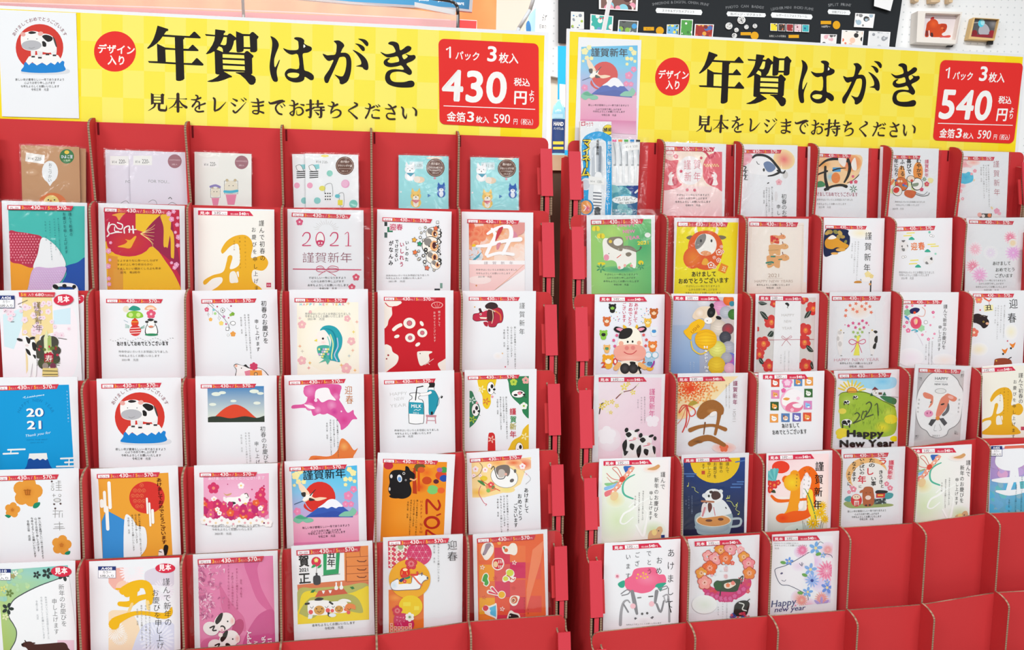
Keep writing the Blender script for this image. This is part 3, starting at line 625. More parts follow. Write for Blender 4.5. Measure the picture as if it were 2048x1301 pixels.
def dots(s, ox):
    s.Q([132 + ox - 10, 1022, 162 + ox, 1018, 165 + ox, 1045, 138 + ox, 1052], '8fd3d6'); s.E(118 + ox, 1045, 22, 'f4f4f4', 20); s.L([98 + ox, 1030, 125 + ox, 1022, 145 + ox, 1060, 110 + ox, 1058, 98 + ox, 1030], 2.5, '444')
    for q in range(4): s.L([105 + ox, 1066 + q * 12, 155 + ox, 1062 + q * 12], 6, '333', False)
    s.E(105 + ox, 1150, 18, 'f2a9c4'); s.E(150 + ox, 1244, 20, '8fd0cc')
s = card(STL, 0, B_, (75, 955), (400, 957), 'rear white envelope with pastel dots half hidden behind its twin', stock=M_WHITEP, group='money envelopes on the top tier', **ENV)
dots(s, 0)
s = card(STL, 0, B_, (155, 952), (485, 960), 'front white envelope with pastel dots, cartoon animals and brown sticker', stock=M_WHITEP, group='money envelopes on the top tier', fwd=4, **ENV)
dots(s, 80); s.E(278, 967, 24, 'f2dd5a', 7); s.T('¥14 220-', 222, 1010, 298, 1014, 22, '999')
def brown(s, x, y):
    s.E(x, y, 57, '6b473a'); s.E(x, y, 51, 'c9b0a2'); s.E(x, y, 49, '6b473a'); s.T('透け感が', x - 28, y - 20, x + 28, y - 18, 15, 'e8d9cf', .02); s.T('かわいいポチ袋', x - 44, y + 4, x + 44, y + 6, 15, 'e8d9cf', .02); s.L([x - 38, y + 16, x + 38, y + 18], 2, 'd8c4b8', False); s.T('3枚入り', x - 22, y + 38, x + 22, y + 39, 13, 'e0d0c4')
brown(s, 402, 1028); s.E(308, 1075, 19, '8fd3c4'); s.E(405, 1140, 26, 'eba8cc'); s.E(402, 1138, 21, 'f0bcd8'); s.E(232, 1244, 20, '8fd0cc'); s.E(455, 1265, 26, '7fcfc0'); s.E(262, 1168, 20, 'ece36a', 16); s.L([280, 1148, 280, 1215, 325, 1215, 322, 1145, 300, 1138, 282, 1148], 2.5, '888'); s.E(297, 1220, 24, 'f2f2f2', 28)
for q in range(9): s.E(282 + (q % 3) * 14, 1200 + (q // 3) * 18, 4.5, '333')
s.L([365, 1200, 372, 1275, 395, 1275, 395, 1205, 380, 1195, 365, 1202], 2.5, '888'); s.E(356, 1216, 16, '6cc6d0', 12); s.R(358, 1240, 388, 1272, 'efe14e')
def shiba(s, x, y, k, c, c2='f4ece0'):
    s.E(x, y + k * 1.1, k * .85, c, k * .8); s.Q([x - k * .6, y - k * 1.3, x - k * .2, y - k * .7, x - k * .8, y - k * .5], c); s.Q([x + k * .6, y - k * 1.3, x + k * .2, y - k * .7, x + k * .8, y - k * .5], c); s.E(x, y, k * .85, c, k * .75); s.E(x, y + k * .35, k * .5, c2, k * .38); s.E(x, y + k * 1.2, k * .45, c2, k * .6); s.E(x - k * .35, y - k * .1, k * .07, '333'); s.E(x + k * .35, y - k * .1, k * .07, '333'); s.E(x, y + k * .2, k * .1, '333')
def aqua(s, ox, oy=0):
    s.R(ox + 66, oy + 1002, ox + 150, oy + 1048, 'd3e8ec'); s.T('¥14 220-', ox + 70, oy + 1030, ox + 146, oy + 1034, 24, '999'); shiba(s, ox + 68, oy + 1050, 38, 'f2f4f6', 'ffffff'); s.Q([ox + 45, oy + 1072, ox + 98, oy + 1072, ox + 72, oy + 1096], '5aa7c0'); s.E(ox + 128, oy + 1115, 32, 'f1d8bc', 20); s.E(ox + 112, oy + 1112, 20, 'f7ece0'); s.E(ox + 220, oy + 980, 50, 'f5e7d8', 8)
    brown(s, ox + 226, oy + 1040); shiba(s, ox + 105, oy + 1215, 38, 'f2c766'); s.Q([ox + 75, oy + 1240, ox + 135, oy + 1240, ox + 105, oy + 1262], 'd87a86'); shiba(s, ox + 262, oy + 1168, 30, '2f63b8', 'e8eef6'); s.Q([ox + 178, oy + 1202, ox + 198, oy + 1213, ox + 178, oy + 1224], '4f86c0'); s.star5(ox + 222, oy + 1105, 10, 'e58aa0'); s.E(ox + 12, oy + 1190, 6, 'f0f4f4')
s = card(STL, 0, B_, (735, 961), (1045, 970), 'aqua envelope with cartoon dogs in the fifth column of the top tier', stock=M_AQUA, group='money envelopes on the top tier', **ENV); aqua(s, 737)
s = card(STL, 0, B_, (1180, 974), (1480, 981), 'aqua envelope with cartoon dogs at the right end of the top tier', stock=M_AQUA, group='money envelopes on the top tier', **ENV); aqua(s, 1180, 5)
# ===== left stand, tier 1
s = card(STL, 1, C1, (12, 5), (628, 22), 'card with teal and blue shapes, red dotted segment and vertical greeting', [S43(58, 38, 535, 45, 33, 'PL-06')], (3, 3, 2))
s.clip((58, 40), (612, 46), (614, 900), (90, 900)); s.Q([58, 40, 612, 46, 614, 900, 90, 900], '46bfb6'); s.D([612, 415, 560, 452, 475, 482, 480, 540, 440, 620, 400, 760, 640, 780, 640, 430], '1c50ab')
s.Q([60, 430, 150, 465, 250, 492, 200, 640, 160, 800, 80, 900], 'f4a52a'); s.D([62, 235, 130, 232, 220, 245, 305, 275, 275, 400, 240, 490, 150, 465, 68, 430], 'c22f4e')
for i in range(12):
    for q in range(13):
        x, y = 72 + i * 21 + (q % 2) * 10, 246 + q * 19
        if y < 470 - (x < 240) * 0 and x < 300 - (y - 275) * .3 and y < 430 + (x - 75) * .33 and y > 240 + max(0, x - 180) * .28: s.E(x, y, 6.5, 'e88396', n=8)
s.D([305, 275, 380, 310, 440, 380, 475, 480, 360, 492, 245, 496, 275, 390], 'f3f4f6'); s.D([245, 496, 360, 493, 474, 484, 470, 540, 445, 585, 400, 640, 380, 760, 180, 760, 205, 640], 'd9b5dd')
for i in range(12):
    for q in range(8): s.L([250 - q * 6 + i * 18, 510 + q * 18, 262 - q * 6 + i * 18, 522 + q * 18], 3, 'eadcf0', False)
s.L([395, 650, 400, 620, 470, 612, 540, 622, 560, 660], 26, 'f2f0f0'); s.E(405, 628, 22, '222', 16, 30); s.E(470, 620, 16, '222', 12); s.E(540, 628, 14, '222')
vpara(s, [('謹んで新春の', 508, 88, 265), ('お慶びを申し上げます', 466, 88, 392)], 24, '1d4a55'); vpara(s, [(N1, 424, 130, 400), (N2, 395, 130, 370), (A2, 362, 150, 440), (N4, 330, 150, 300)], 12, '2c6570')
s = card(STL, 1, C1, (710, 22), (1335, 42), 'red card with gold cloud shapes, white brushed greeting and cherry blossom edge', [S43(752, 56, 1215, 72, 33, 'PL-08')], (6, 3, 2))
s.clip((752, 56), (1296, 72), (1312, 900), (785, 900)); s.Q([752, 56, 1296, 72, 1312, 900, 785, 900], 'c71f44'); s.D([752, 330, 830, 390, 940, 405, 1030, 380, 1110, 340, 1200, 450, 1270, 560, 1320, 700, 1320, 950, 760, 950], 'f3bd23', 6)
s.Q([780, 400, 850, 410, 850, 900, 780, 900], 'e39a34'); s.Q([820, 500, 890, 500, 890, 900, 820, 900], 'e2a03a'); s.Q([980, 100, 1160, 105, 1110, 180, 1040, 235, 980, 240], 'f3c42a'); s.Q([1030, 230, 1070, 230, 1090, 320, 1075, 345, 1035, 330], 'f0b432')
s.D([1160, 110, 1230, 120, 1260, 240, 1290, 400, 1310, 560, 1240, 450, 1120, 350, 1040, 250], '9d1a48'); s.D([1160, 110, 1235, 130, 1215, 330, 1200, 340, 1182, 330, 1182, 200], 'f0bd30'); s.D([1210, 200, 1255, 250, 1258, 410, 1245, 420, 1235, 405, 1232, 280], 'f0bd30')
s.G(930, 310, 160, 'd23a2c', 'c71f44', 100); s.D([940, 350, 890, 345, 850, 338, 900, 320, 920, 300, 905, 285, 940, 290, 975, 262, 985, 270, 965, 310], 'f2b12c'); s.D([810, 110, 860, 95, 910, 90, 880, 120, 860, 150, 840, 120], 'eea83a')
for i in range(7): a = i * 20; s.L([1015, 245, 1070 + 20 * math.cos(i), 205 + i * 16, 1120 - i * 2, 180 + i * 28], [5, 3, 2], 'f6d88a')
for i, (x, y) in enumerate([(1220, 100), (1255, 85), (1285, 130), (1240, 140), (1280, 180), (1268, 235), (1290, 270), (1285, 330), (1240, 455), (1275, 470), (1262, 490), (795, 435), (782, 480), (786, 570), (800, 310), (785, 370), (790, 610)]): s.fl(x, y, 20 - (i % 3) * 4, 'f0a8cc', 'f9d8e8', a=i * 17)
w = 'f8f2f2'; s.L([790, 165, 778, 215, 790, 245, 775, 265], 10, w); s.L([780, 215, 800, 180, 830, 180, 850, 205, 880, 210, 885, 180, 850, 165], 9, w); s.L([800, 245, 840, 235, 880, 235], 9, w); s.L([830, 195, 830, 225, 858, 228], 7, w); s.L([900, 240, 900, 205, 935, 190, 935, 235], 10, w); s.L([960, 190, 965, 240], 11, w); s.L([930, 215, 985, 215], 8, w)
para(s, [(S1[::-1], 845, 447, 1145), (S2[::-1], 845, 475, 1105), (S3[::-1], 845, 505, 1165), (S4[::-1], 868, 532, 1015)], 18, '7a5214', 0, -.01)
gold, ink = 'eab02a', '2b2522'
def gold_ox(s, f):
    """gold brushed ox character on an ivory ground; f maps the drawing onto the card"""
    m = lambda l: [c for i in range(0, len(l), 2) for c in f(l[i], l[i + 1])]
    s.D(m([262, 360, 300, 300, 360, 262, 430, 254, 475, 285, 490, 340, 480, 420, 560, 402, 598, 440, 595, 480, 560, 512, 490, 510, 490, 590, 550, 640, 545, 690, 180, 690, 240, 625, 270, 590, 262, 560, 200, 570, 150, 612, 132, 605, 140, 580, 200, 545, 275, 520, 300, 450, 310, 410, 330, 400, 343, 420, 325, 500, 390, 470, 395, 380, 380, 320, 330, 335, 285, 380, 268, 388]), gold, 6)
    s.D(m([325, 530, 362, 520, 385, 590, 360, 600, 325, 596]), 'f1ede2'); s.D(m([372, 525, 388, 520, 388, 560]), 'f1ede2')
s = card(STL, 1, C2, (62, 57), (645, 70), 'ivory card with large gold brushed ox character and black calligraphy, left stand', [S54(95, 76, 495, 83, 34)])
s.R(95, 80, 640, 900, 'f3f1ea'); gold_ox(s, lambda x, y: (x, y)); s.W('謹んで初春の', 552, 145, 562, 445, 40, ink, .008); s.W('お慶びを申し上げます', 495, 190, 520, 720, 34, ink, .008)
vpara(s, [('今年も一年よろしく', 434, 262, 500), ('お願い申し上げます', 395, 262, 505), ('令和三年', 355, 290, 370)], 13, 'a5701c', .02); s.R(588, 600, 622, 632, 'c43c5a'); s.T('開運', 591, 622, 619, 622, 14, 'f4dfe4')
s = card(STL, 1, C2, (740, 65), (1290, 75), 'white card with large red 2021 numerals, cord knot and plum blossoms', [S43(772, 92, 1200, 108, 30, 'PL-07')], (3, 14, 2))
pk = 'cf3a68'
for i in range(15): a = math.radians(-86 + i * 12.3); s.L([1020 + 52 * math.sin(a), 218 - 40 * math.cos(a), 1020 + (95 if i % 2 else 82) * math.sin(a), 218 - (75 if i % 2 else 64) * math.cos(a)], 2, 'c9c4c2', False)
s.fl(828, 160, 26, 'd85a80', 'f6d6de'); s.fl(1236, 560, 26, 'dd5a72', 'f8e0e2'); s.fl(1206, 632, 26, 'dd5a72', 'f8e0e2')
s.L([850, 262, 868, 238, 898, 242, 902, 275, 878, 310, 848, 330, 908, 330], [7, 7, 9, 9, 5, 7, 7], pk); s.E(977, 285, 34, pk, 54); s.E(977, 285, 27, 'f6f4f3', 47); s.D([952, 300, 977, 290, 1003, 300, 990, 325, 965, 325], pk); s.E(968, 312, 6, 'f6f4f3'); s.E(988, 312, 6, 'f6f4f3')
s.L([1050, 262, 1068, 238, 1098, 242, 1102, 275, 1078, 310, 1048, 330, 1108, 330], [7, 7, 9, 9, 5, 7, 7], pk); s.L([1155, 248, 1180, 238, 1180, 332], [4, 6, 9], pk); s.L([1158, 333, 1202, 333], 4, pk)
s.T('謹賀新年', 845, 448, 1210, 448, 82, '8c3a50', -.012); s.L([782, 500, 1272, 506], 7, 'd0486c', False); 
for q in (0, 14): s.L([1015, 508, 990, 480 + q, 955, 485 + q, 955, 515, 1000, 522, 1020, 512], 4, 'c9506e'); s.L([1022, 508, 1050, 480 + q, 1100, 485 + q, 1105, 512, 1060, 522, 1022, 512], 4, 'c9506e')
s.L([1010, 515, 965, 545], 4, 'c9506e'); s.L([1030, 515, 1090, 550], 4, 'c9506e'); para(s, [(S1, 893, 570, 1165), (S2, 910, 596, 1150), (S3, 884, 624, 1184), (S4, 968, 648, 1100)], 18, '555')
s = card(STL, 1, C3, (52, 68), (590, 85), 'white card with stacked cartoon cows, checks and vertical brush poem', [S43(90, 126, 450, 140, 28, 'IJ-01')])
s.R(104, 160, 125, 190, '333c3c'); s.R(125, 196, 165, 234, '2f7a58'); s.R(104, 236, 125, 274, '4c6660'); s.R(506, 602, 524, 640, '7aa092'); s.R(466, 642, 506, 665, '2c3236'); s.R(140, 172, 192, 222, 'e8dce0'); s.T('迎春', 142, 214, 238, 216, 48, 'c83a62', .02)
for q, (t, x, y0, y1, c) in enumerate((('みんなが', 150, 290, 480, '222'), ('いるだけで', 190, 285, 450, '222'), ('うれしい', 228, 300, 490, 'b02a58'), ('たのしい', 265, 290, 450, '222'))): s.W(t, x, y1, x + 4, y0, 34 if q in (0, 2) else 27, c, .03)
rd = random.Random(4)
for x, y, k in ((450, 245, 44), (440, 330, 62), (450, 415, 44), (475, 468, 34)): s.E(x, y, k * 1.08, '3a3836'); s.E(x, y, k, 'f6f0e6'); s.E(x - k * .35, y - k * .4, k * .45, '8b8682'); s.E(x + k * .4, y + k * .05, k * .5, 'efb47c', k * .62); s.E(x + k * .4, y, k * .24, '55262c', k * .4); s.E(x - k * .2, y + k * .1, k * .1, '222')
for i in range(26): x, y = rd.uniform(350, 505), 195 + i * 11; s.E(x if i % 2 else 500 + rd.uniform(-6, 8), y, rd.uniform(7, 14), '333'); s.E(x if i % 2 else 500, y, rd.uniform(4, 9), 'f3efe8')
for x, y, c in ((475, 206, 'e8704c'), (325, 380, 'ec7a44'), (412, 492, 'e87a60'), (320, 290, 'f0b040'), (358, 318, '2f9a6a')): s.star5(x, y, 22, '3a3230', 10, 5, .6); s.star5(x, y, 18, c, 10, 5, .6)
for x, y in ((370, 238), (352, 370), (335, 400), (350, 430), (400, 200), (462, 508), (385, 290)): s.E(x, y, 10, '444'); s.E(x, y, 7, 'd8d2c4')
s.R(478, 152, 498, 172, '888'); s.R(481, 155, 495, 169, 'eee'); para(s, [(A1, 116, 552, 428), (A2, 114, 572, 376), (A3, 134, 594, 255)], 14, '666', 0, -.01)
s = card(STL, 1, C3, (662, 85), (1180, 92), 'watercolour card in orange and pink with large white ox character', [S43(703, 140, 1078, 150, 28, '2103')])
s.clip((714, 150), (1118, 165), (1118, 900), (720, 900)); s.Q([714, 150, 1118, 165, 1118, 440, 714, 440], 'f3cfc0'); rd = random.Random(8)
for i in range(70):
    x, y = rd.uniform(714, 1118), rd.uniform(150, 440); e = (x - 714) / 400 * .6 + (y - 150) / 290 * .6; c = ['e2543c', 'e8694a', 'ee8f5a', 'f2ad84', 'f5cdb8', 'f4dccf'][min(5, max(0, int(e * 5 + rd.uniform(-.6, .6))))]; s.G(x, y, rd.uniform(22, 50), c, ['ea7a5c', 'ee9a74', 'f2b48c', 'f4c4a4', 'f6d8c8', 'f6e2d8'][min(5, max(0, int(e * 5)))], None, 0, 9)
for i in range(14): s.G(rd.uniform(714, 800), rd.uniform(340, 450), rd.uniform(10, 24), ['c3ccd0', '8fb8c4', 'd8d4dc'][i % 3], 'e2dde0', None, 0, 7)
for i in range(9): s.L([720 + i * 8, 465 - i * 6, 735 + i * 8, 440 - i * 7, 752 + i * 7, 435 - i * 6], [5, 4, 1], '4f9ab0')
s.E(1075, 200, 50, 'e09a94', 60, 30); s.E(750, 330, 14, 'f0c832', 10); s.E(1040, 260, 40, 'd88ca0', 24, 60)
w = 'f8f6f7'; s.L([850, 245, 900, 215, 960, 195, 1010, 200, 1020, 260, 990, 330, 960, 390], [18, 26, 26, 30, 30, 26, 24], w); s.L([880, 210, 905, 260, 870, 330, 840, 395], [16, 28, 26, 24], w); s.L([770, 335, 850, 330, 960, 300, 1085, 285], [14, 26, 24, 34], w); s.L([850, 408, 930, 385, 1035, 395], [22, 22, 22], w); s.D([905, 300, 950, 230, 960, 195, 925, 215], 'c8404c'); s.D([915, 320, 945, 310, 930, 355, 915, 358], 'd98a96')
s.Q([714, 435, 1118, 440, 1118, 468, 714, 466], 'f6f2f2'); s.T('謹　賀　新　年', 822, 466, 1035, 466, 24, 'a8949a'); s.Q([714, 466, 1118, 468, 1118, 500, 880, 665, 714, 665], 'f5cfcc'); s.E(790, 580, 85, 'f7e4e0', 30); s.Q([1118, 500, 1118, 900, 700, 900, 714, 660, 900, 655], 'f5f3f4'); s.L([1112, 470, 1000, 570, 905, 648], 3, 'e0a87c', False)
para(s, [(A1, 765, 512, 1065), (A2, 765, 538, 1015), (A3, 780, 562, 880)], 16, '6a5a5c'); s.E(768, 620, 6, 'd08a4a')
# ===== left stand, tier 2
def cherry_cow(s, code_l):
    s.D([60, 700, 330, 690, 520, 780, 560, 1000, 500, 1300, 60, 1400, 10, 1000], 'f5eef3'); s.Q([160, 700, 375, 700, 385, 960, 230, 1000, 160, 980], 'f2dca0'); s.Q([20, 830, 165, 780, 165, 900, 100, 1080, 30, 1060], 'd4ecf2'); s.Q([385, 800, 510, 780, 510, 900, 390, 900], 'd2eaf4'); s.Q([180, 960, 290, 960, 280, 1060, 190, 1260], 'f1d9a8')
    rd = random.Random(3)
    for i in range(34): x, y = rd.choice([(rd.uniform(30, 230), rd.uniform(700, 900)), (rd.uniform(180, 520), rd.uniform(880, 1000)), (rd.uniform(240, 360), rd.uniform(740, 860))]); s.fl(x, y, rd.uniform(14, 26), 'f3dfe8', 'e8b8cc', a=i * 13)
    for q in ([130, 755, 200, 725], [30, 810, 48, 800], [80, 882, 105, 880], [420, 998, 485, 1008], [140, 770, 158, 775], [235, 905, 255, 925]): s.L(q, 3, '4a3c3a', False)
    s.W('謹賀新年', 268, 735, 285, 955, 54, '6b5550', -.008)
    for x, y, r in ((330, 1010, 35), (300, 1050, 38), (380, 1030, 45), (410, 1090, 32), (290, 1110, 38), (400, 1150, 36), (320, 1180, 44)): s.E(x, y, r, '4c4a40')
    s.Q([318, 1000, 340, 940, 352, 1000, 372, 990, 375, 1110, 322, 1110], 'dfe2b4'); s.Q([345, 1000, 360, 975, 372, 1000, 372, 1090, 345, 1090], 'a8bc6c'); s.splat(275, 1060, 420, 1130, 12, 8, 14, ['c23a4c', '6a7a3a', '8a3a34'], 5); s.R(322, 1112, 388, 1178, 'b3243c'); s.T('寿', 328, 1170, 384, 1170, 58, 'f4ece4', .01)
    for i in range(16): a = i * .4; s.L([350, 1180, 350 + 90 * math.cos(a), 1180 + 40 * math.sin(a)], 3, '5c6e3c', False)
    s.E(330, 1200, 22, '9c8c84'); s.E(385, 1200, 22, '7c3c50'); s.Q([310, 1215, 418, 1215, 422, 1275, 308, 1275], 'e4ce84'); s.L([310, 1235, 420, 1238], 5, '3a3028', False); s.L([310, 1262, 420, 1262], 5, '3a3028', False)
    s.D([165, 990, 195, 980, 220, 1000, 255, 1020, 262, 1090, 268, 1180, 262, 1275, 240, 1275, 238, 1180, 222, 1275, 206, 1275, 205, 1150, 188, 1090, 180, 1055], 'f5f2f2'); s.E(145, 1010, 22, '333', 9, 15); s.E(235, 1000, 22, '333', 10, -15); s.D([190, 990, 222, 1010, 215, 1040, 200, 1030], '2e2a2a'); s.D([235, 1030, 262, 1040, 262, 1090, 240, 1080], '2e2a2a'); s.D([188, 1075, 215, 1090, 225, 1125, 200, 1110], '2e2a2a'); s.D([240, 1120, 262, 1125, 258, 1150], '2e2a2a'); s.E(198, 1052, 14, 'ecdcdc', 9)
s = card(STL, 2, C1, (80, 680), (606, 690), 'second pack hidden behind the cow and pine decoration card, red oval showing'); mihon(s, 545, 718, 62, 38)
s = card(STL, 2, C1, (-12, 656), (562, 648), 'card with black and white cow beside a new year pine arrangement', fwd=3)
cherry_cow(s, 'A406'); codebox(s, -8, 692, 108, 782, 'A406'); s.Q([138, 668, 402, 668, 394, 702, 142, 700], 'd4404c'); s.T('5', 152, 695, 170, 695, 30, 'ffd040', .02); s.T('枚', 172, 695, 195, 695, 24, 'ffd040', .01); s.T('入り', 206, 694, 250, 694, 22, 'fbe8e8', .01); s.T('680', 256, 695, 320, 696, 30, 'fbf2f2', .01); s.T('円(税込)', 322, 694, 388, 695, 15, 'f8dcdc'); mihon(s, 462, 722, 72, 40, -4)
s = card(STL, 2, C1, (720, 650), (1342, 652), 'white card with gourd charm, small seated cow and lucky pine and plum', [S43(768, 716, 1178, 718, 29, '1101')])
s.E(912, 790, 24, 'e8e0c8'); s.D([930, 795, 945, 775, 965, 765, 1000, 775, 1015, 795, 975, 802], '2f9a86'); s.D([1048, 795, 1060, 770, 1090, 762, 1120, 775, 1128, 796], 'f0b48c'); s.E(1088, 785, 28, 'f6dcc8', 10); s.D([915, 845, 925, 815, 970, 802, 1020, 815, 1035, 845, 1000, 856, 950, 856], '8ec63f'); s.E(945, 832, 16, 'cfe88a'); s.E(1000, 832, 16, 'cfe88a'); s.fl(1092, 826, 34, 'e05a78', 'f6c8d0')
s.E(975, 862, 8, 'd8402c'); s.E(975, 890, 27, 'dc4a2c', 30); s.E(978, 945, 42, 'd63c3c', 40); s.L([950, 882, 998, 882], 4, 'f0c84a')
for y in (930, 948, 965): s.L([940, y, 1016, y - 4], 5, 'f5efe8')
for q in (0, 1, 2): s.L([905, 900 + q * 12, 935, 912 + q * 6], 3, '3a9a7c', False); s.L([1015, 925 + q * 4, 1045, 908 + q * 8], 3, '3a9a7c', False)
s.L([895, 870, 925, 885], 3, '8ab', False); s.D([1060, 905, 1095, 890, 1128, 905, 1138, 970, 1052, 970], '333'); s.D([1063, 908, 1095, 894, 1124, 908, 1133, 967, 1058, 967], 'f7f6f4'); s.E(1093, 893, 30, '333', 34); s.E(1093, 893, 27, 'f7f6f4', 31); s.E(1062, 882, 13, '333', 8); s.E(1124, 882, 13, '333', 8); s.E(1088, 868, 22, '333', 10); s.E(1092, 916, 16, 'e88a6a', 7); s.E(1095, 975, 48, '2f8a5c', 9)
for i in range(26): x = 795 + i * 18; y = 998 + 22 * math.sin((x - 880) / 38) ** 2; s.L([x, y, x + 9, y + 2], 3, '9a9a98', False)
s.T('あけましておめでとうございます', 845, 1053, 1222, 1050, 34, '222', .02, -.25); para(s, [(A1, 858, 1104, 1215), (A2, 860, 1134, 1155), (A3, 880, 1164, 1002)], 19, '888')
s = card(STL, 2, C2, (52, 658), (665, 648), 'white card with hanging blossom twig, vertical calligraphy and cow in red at bottom', [S43(118, 720, 517, 713, 29, '0209')], extra=1)
s.L([160, 745, 240, 815, 300, 880, 325, 935], 3, '333'); s.L([190, 750, 210, 770], 3, '333', False)
for x0, y0, x1, y1 in ((165, 760, 170, 850), (200, 770, 200, 830), (240, 800, 250, 880), (275, 790, 275, 840), (290, 860, 295, 900), (300, 780, 345, 820), (330, 880, 310, 930)): s.L([x0, y0, x1, y1], 2, '999', False)
s.fl(157, 793, 17, 'd8607c', 'f0b8c4'); s.fl(185, 865, 14, 'f0b860'); s.fl(262, 892, 17, 'f2d878'); s.fl(347, 970, 20, 'eaa04c'); s.E(208, 795, 9, '7cc8d0'); s.E(168, 828, 7, '333'); s.E(168, 828, 5, 'fff'); s.E(218, 822, 10, 'a8d88c'); s.E(247, 855, 9, '666'); s.E(247, 855, 7, 'fff'); s.E(282, 844, 9, 'c884b0'); s.E(233, 772, 6, 'b83a5c'); s.E(297, 898, 6, 'c8407c'); s.E(315, 853, 5, 'b83a5c'); s.E(333, 768, 6, 'a03a7c'); s.E(272, 798, 17, '444'); s.E(272, 798, 14, 'fff'); s.E(272, 798, 7, '888'); s.fl(345, 825, 14, '7fae3c'); s.fl(330, 832, 10, '8fbc4c'); s.E(347, 892, 19, '444', 15); s.E(347, 892, 16, 'fff', 12); s.R(295, 920, 318, 945, '555'); s.R(298, 923, 315, 942, 'fff'); s.E(312, 978, 9, '888'); s.E(312, 978, 7, 'fff')
s.W('初春のお慶びを', 568, 728, 585, 1040, 42, '2c2a2a'); s.W('申し上げます', 516, 860, 530, 1100, 30, '2c2a2a'); vpara(s, [(A1, 458, 825, 1150), (A2, 432, 825, 1095), (N4, 404, 845, 970)], 14, '888', .06)
s.D([352, 1200, 372, 1185, 420, 1198, 440, 1190, 470, 1215, 540, 1215, 590, 1250, 600, 1300, 380, 1300, 370, 1230], '333'); s.D([356, 1202, 374, 1190, 425, 1202, 470, 1220, 540, 1219, 585, 1252, 594, 1300, 386, 1300, 374, 1228], 'f8f6f4'); s.fl(497, 1205, 30, 'd24468', None, 6); s.Q([470, 1232, 555, 1232, 560, 1300, 470, 1300], 'f0a04c'); s.E(512, 1260, 14, '444'); s.E(512, 1260, 10, 'f0c080'); s.E(370, 1200, 10, 'f0b8a0'); s.E(408, 1217, 4, '222'); s.Q([430, 1240, 470, 1230, 470, 1280, 440, 1280], 'e48aa0')
s = card(STL, 2, C2, (752, 650), (1322, 645), 'pale yellow card with teal long-haired bird figure and pink blossoms', [S43(792, 710, 1176, 713, 30, '1252')])
s.clip((808, 740), (1252, 740), (1262, 1300), (812, 1300)); s.Q([808, 740, 1252, 740, 1262, 1500, 812, 1500], 'f8f5e4'); s.G(1030, 1000, 210, 'faf6ee', 'f7f2dc', 240)
for i, ch in enumerate('HAPPY NEW YEAR'): s.T(ch, 828 + i * 23.5, 764, 846 + i * 23.5, 764, 24, ['5cc0d8', 'e88ab0', 'f0c050'][i % 3], .03) if ch != ' ' else None
para(s, [(A1, 868, 832, 1198), (A2, 866, 850, 1144), (A3, 885, 869, 1010)], 20, '777')
for i, (x, y, r) in enumerate(((845, 902, 30), (1173, 858, 24), (1202, 1022, 30), (845, 1162, 32), (1165, 1218, 38), (905, 810, 12))): s.fl(x, y, r, 'f0b8bc', 'f7dccc', a=i * 20)
for i, (x, y, c) in enumerate(((830, 855, 'f0c8c8'), (1242, 882, 'f2b8a8'), (1180, 748, 'f2d4a8'), (1218, 955, 'f2dc70'), (830, 1058, 'f0b08c'), (1212, 1088, 'f0c0a8'), (895, 1215, 'f0a8a0'), (1130, 1195, 'f0c070'), (1228, 1232, 'f2c070'), (902, 1178, 'f2c070'), (1186, 1128, 'c8d0d0'), (848, 1095, 'd8d0c0'))): s.star5(x, y, 14, c, 0, 4, .35)
s.E(1010, 1000, 62, 'f9f1ea', 68); s.Q([955, 1005, 932, 1018, 956, 1026], 'eedc50'); s.D([955, 1065, 1000, 1050, 1050, 1060, 1065, 1110, 1050, 1150, 1000, 1150, 965, 1120], '4db0a0')
s.D([975, 945, 1000, 915, 1050, 908, 1100, 930, 1135, 990, 1132, 1060, 1105, 1120, 1120, 1170, 1080, 1165, 1040, 1150, 1050, 1080, 1055, 1010, 1030, 965, 1005, 940], '2ba3b0'); s.L([1000, 930, 1060, 945, 1090, 1010, 1080, 1090, 1050, 1150], [3, 10, 12, 10, 6], '1c8a9c'); s.L([1050, 975, 1070, 1040, 1060, 1120, 1060, 1150], 9, 'd8e8a0'); s.L([1030, 990, 1045, 1040, 1040, 1120], 7, '7cd0c4'); s.L([1100, 1000, 1105, 1060, 1080, 1120, 1100, 1165], 8, 'b8c4e4')
for i in range(18): s.E(970 + (i % 5) * 16 + (i // 5 % 2) * 8, 1080 + (i // 5) * 18, 8, ['f0e080', '3a9c88', 'c8a8d8', 'f4f0e4'][i % 4])
s.E(997, 1003, 8, '3a2c2c'); s.G(1000, 1030, 22, 'f6d8d0', 'f9f1ea', 12); s.Q([965, 1180, 1010, 1150, 1030, 1192, 1050, 1160, 1090, 1180, 1040, 1155], '58b8a0')
s = card(STL, 2, C3, (55, 655), (603, 655), 'red card with white cow patches, flower rings and little bird', [S43(100, 702, 480, 706, 28, 'LD-4')])
s.clip((102, 702), (544, 706), (548, 1300), (108, 1300)); s.Q([102, 702, 544, 706, 548, 1500, 108, 1500], 'c8202c'); cr = 'f4eee4'
s.D([95, 700, 225, 735, 200, 765, 160, 775, 160, 830, 135, 870, 125, 910, 95, 915], cr); s.L([110, 745, 135, 770, 170, 775], 6, 'd03040'); s.D([100, 1060, 150, 1060, 165, 1100, 205, 1130, 195, 1180, 150, 1220, 95, 1240], cr); s.E(132, 1124, 7, 'a03038'); s.E(120, 1150, 6, 'a03038'); s.D([490, 1190, 520, 1165, 560, 1150, 560, 1240, 520, 1240], cr)
for x, y, r in ((285, 892, 44), (378, 962, 36), (290, 998, 36)): s.E(x, y, r, cr, r * .9); s.E(x, y, r * .45, '6a4a44'); s.E(x, y, r * .38, 'd87080')
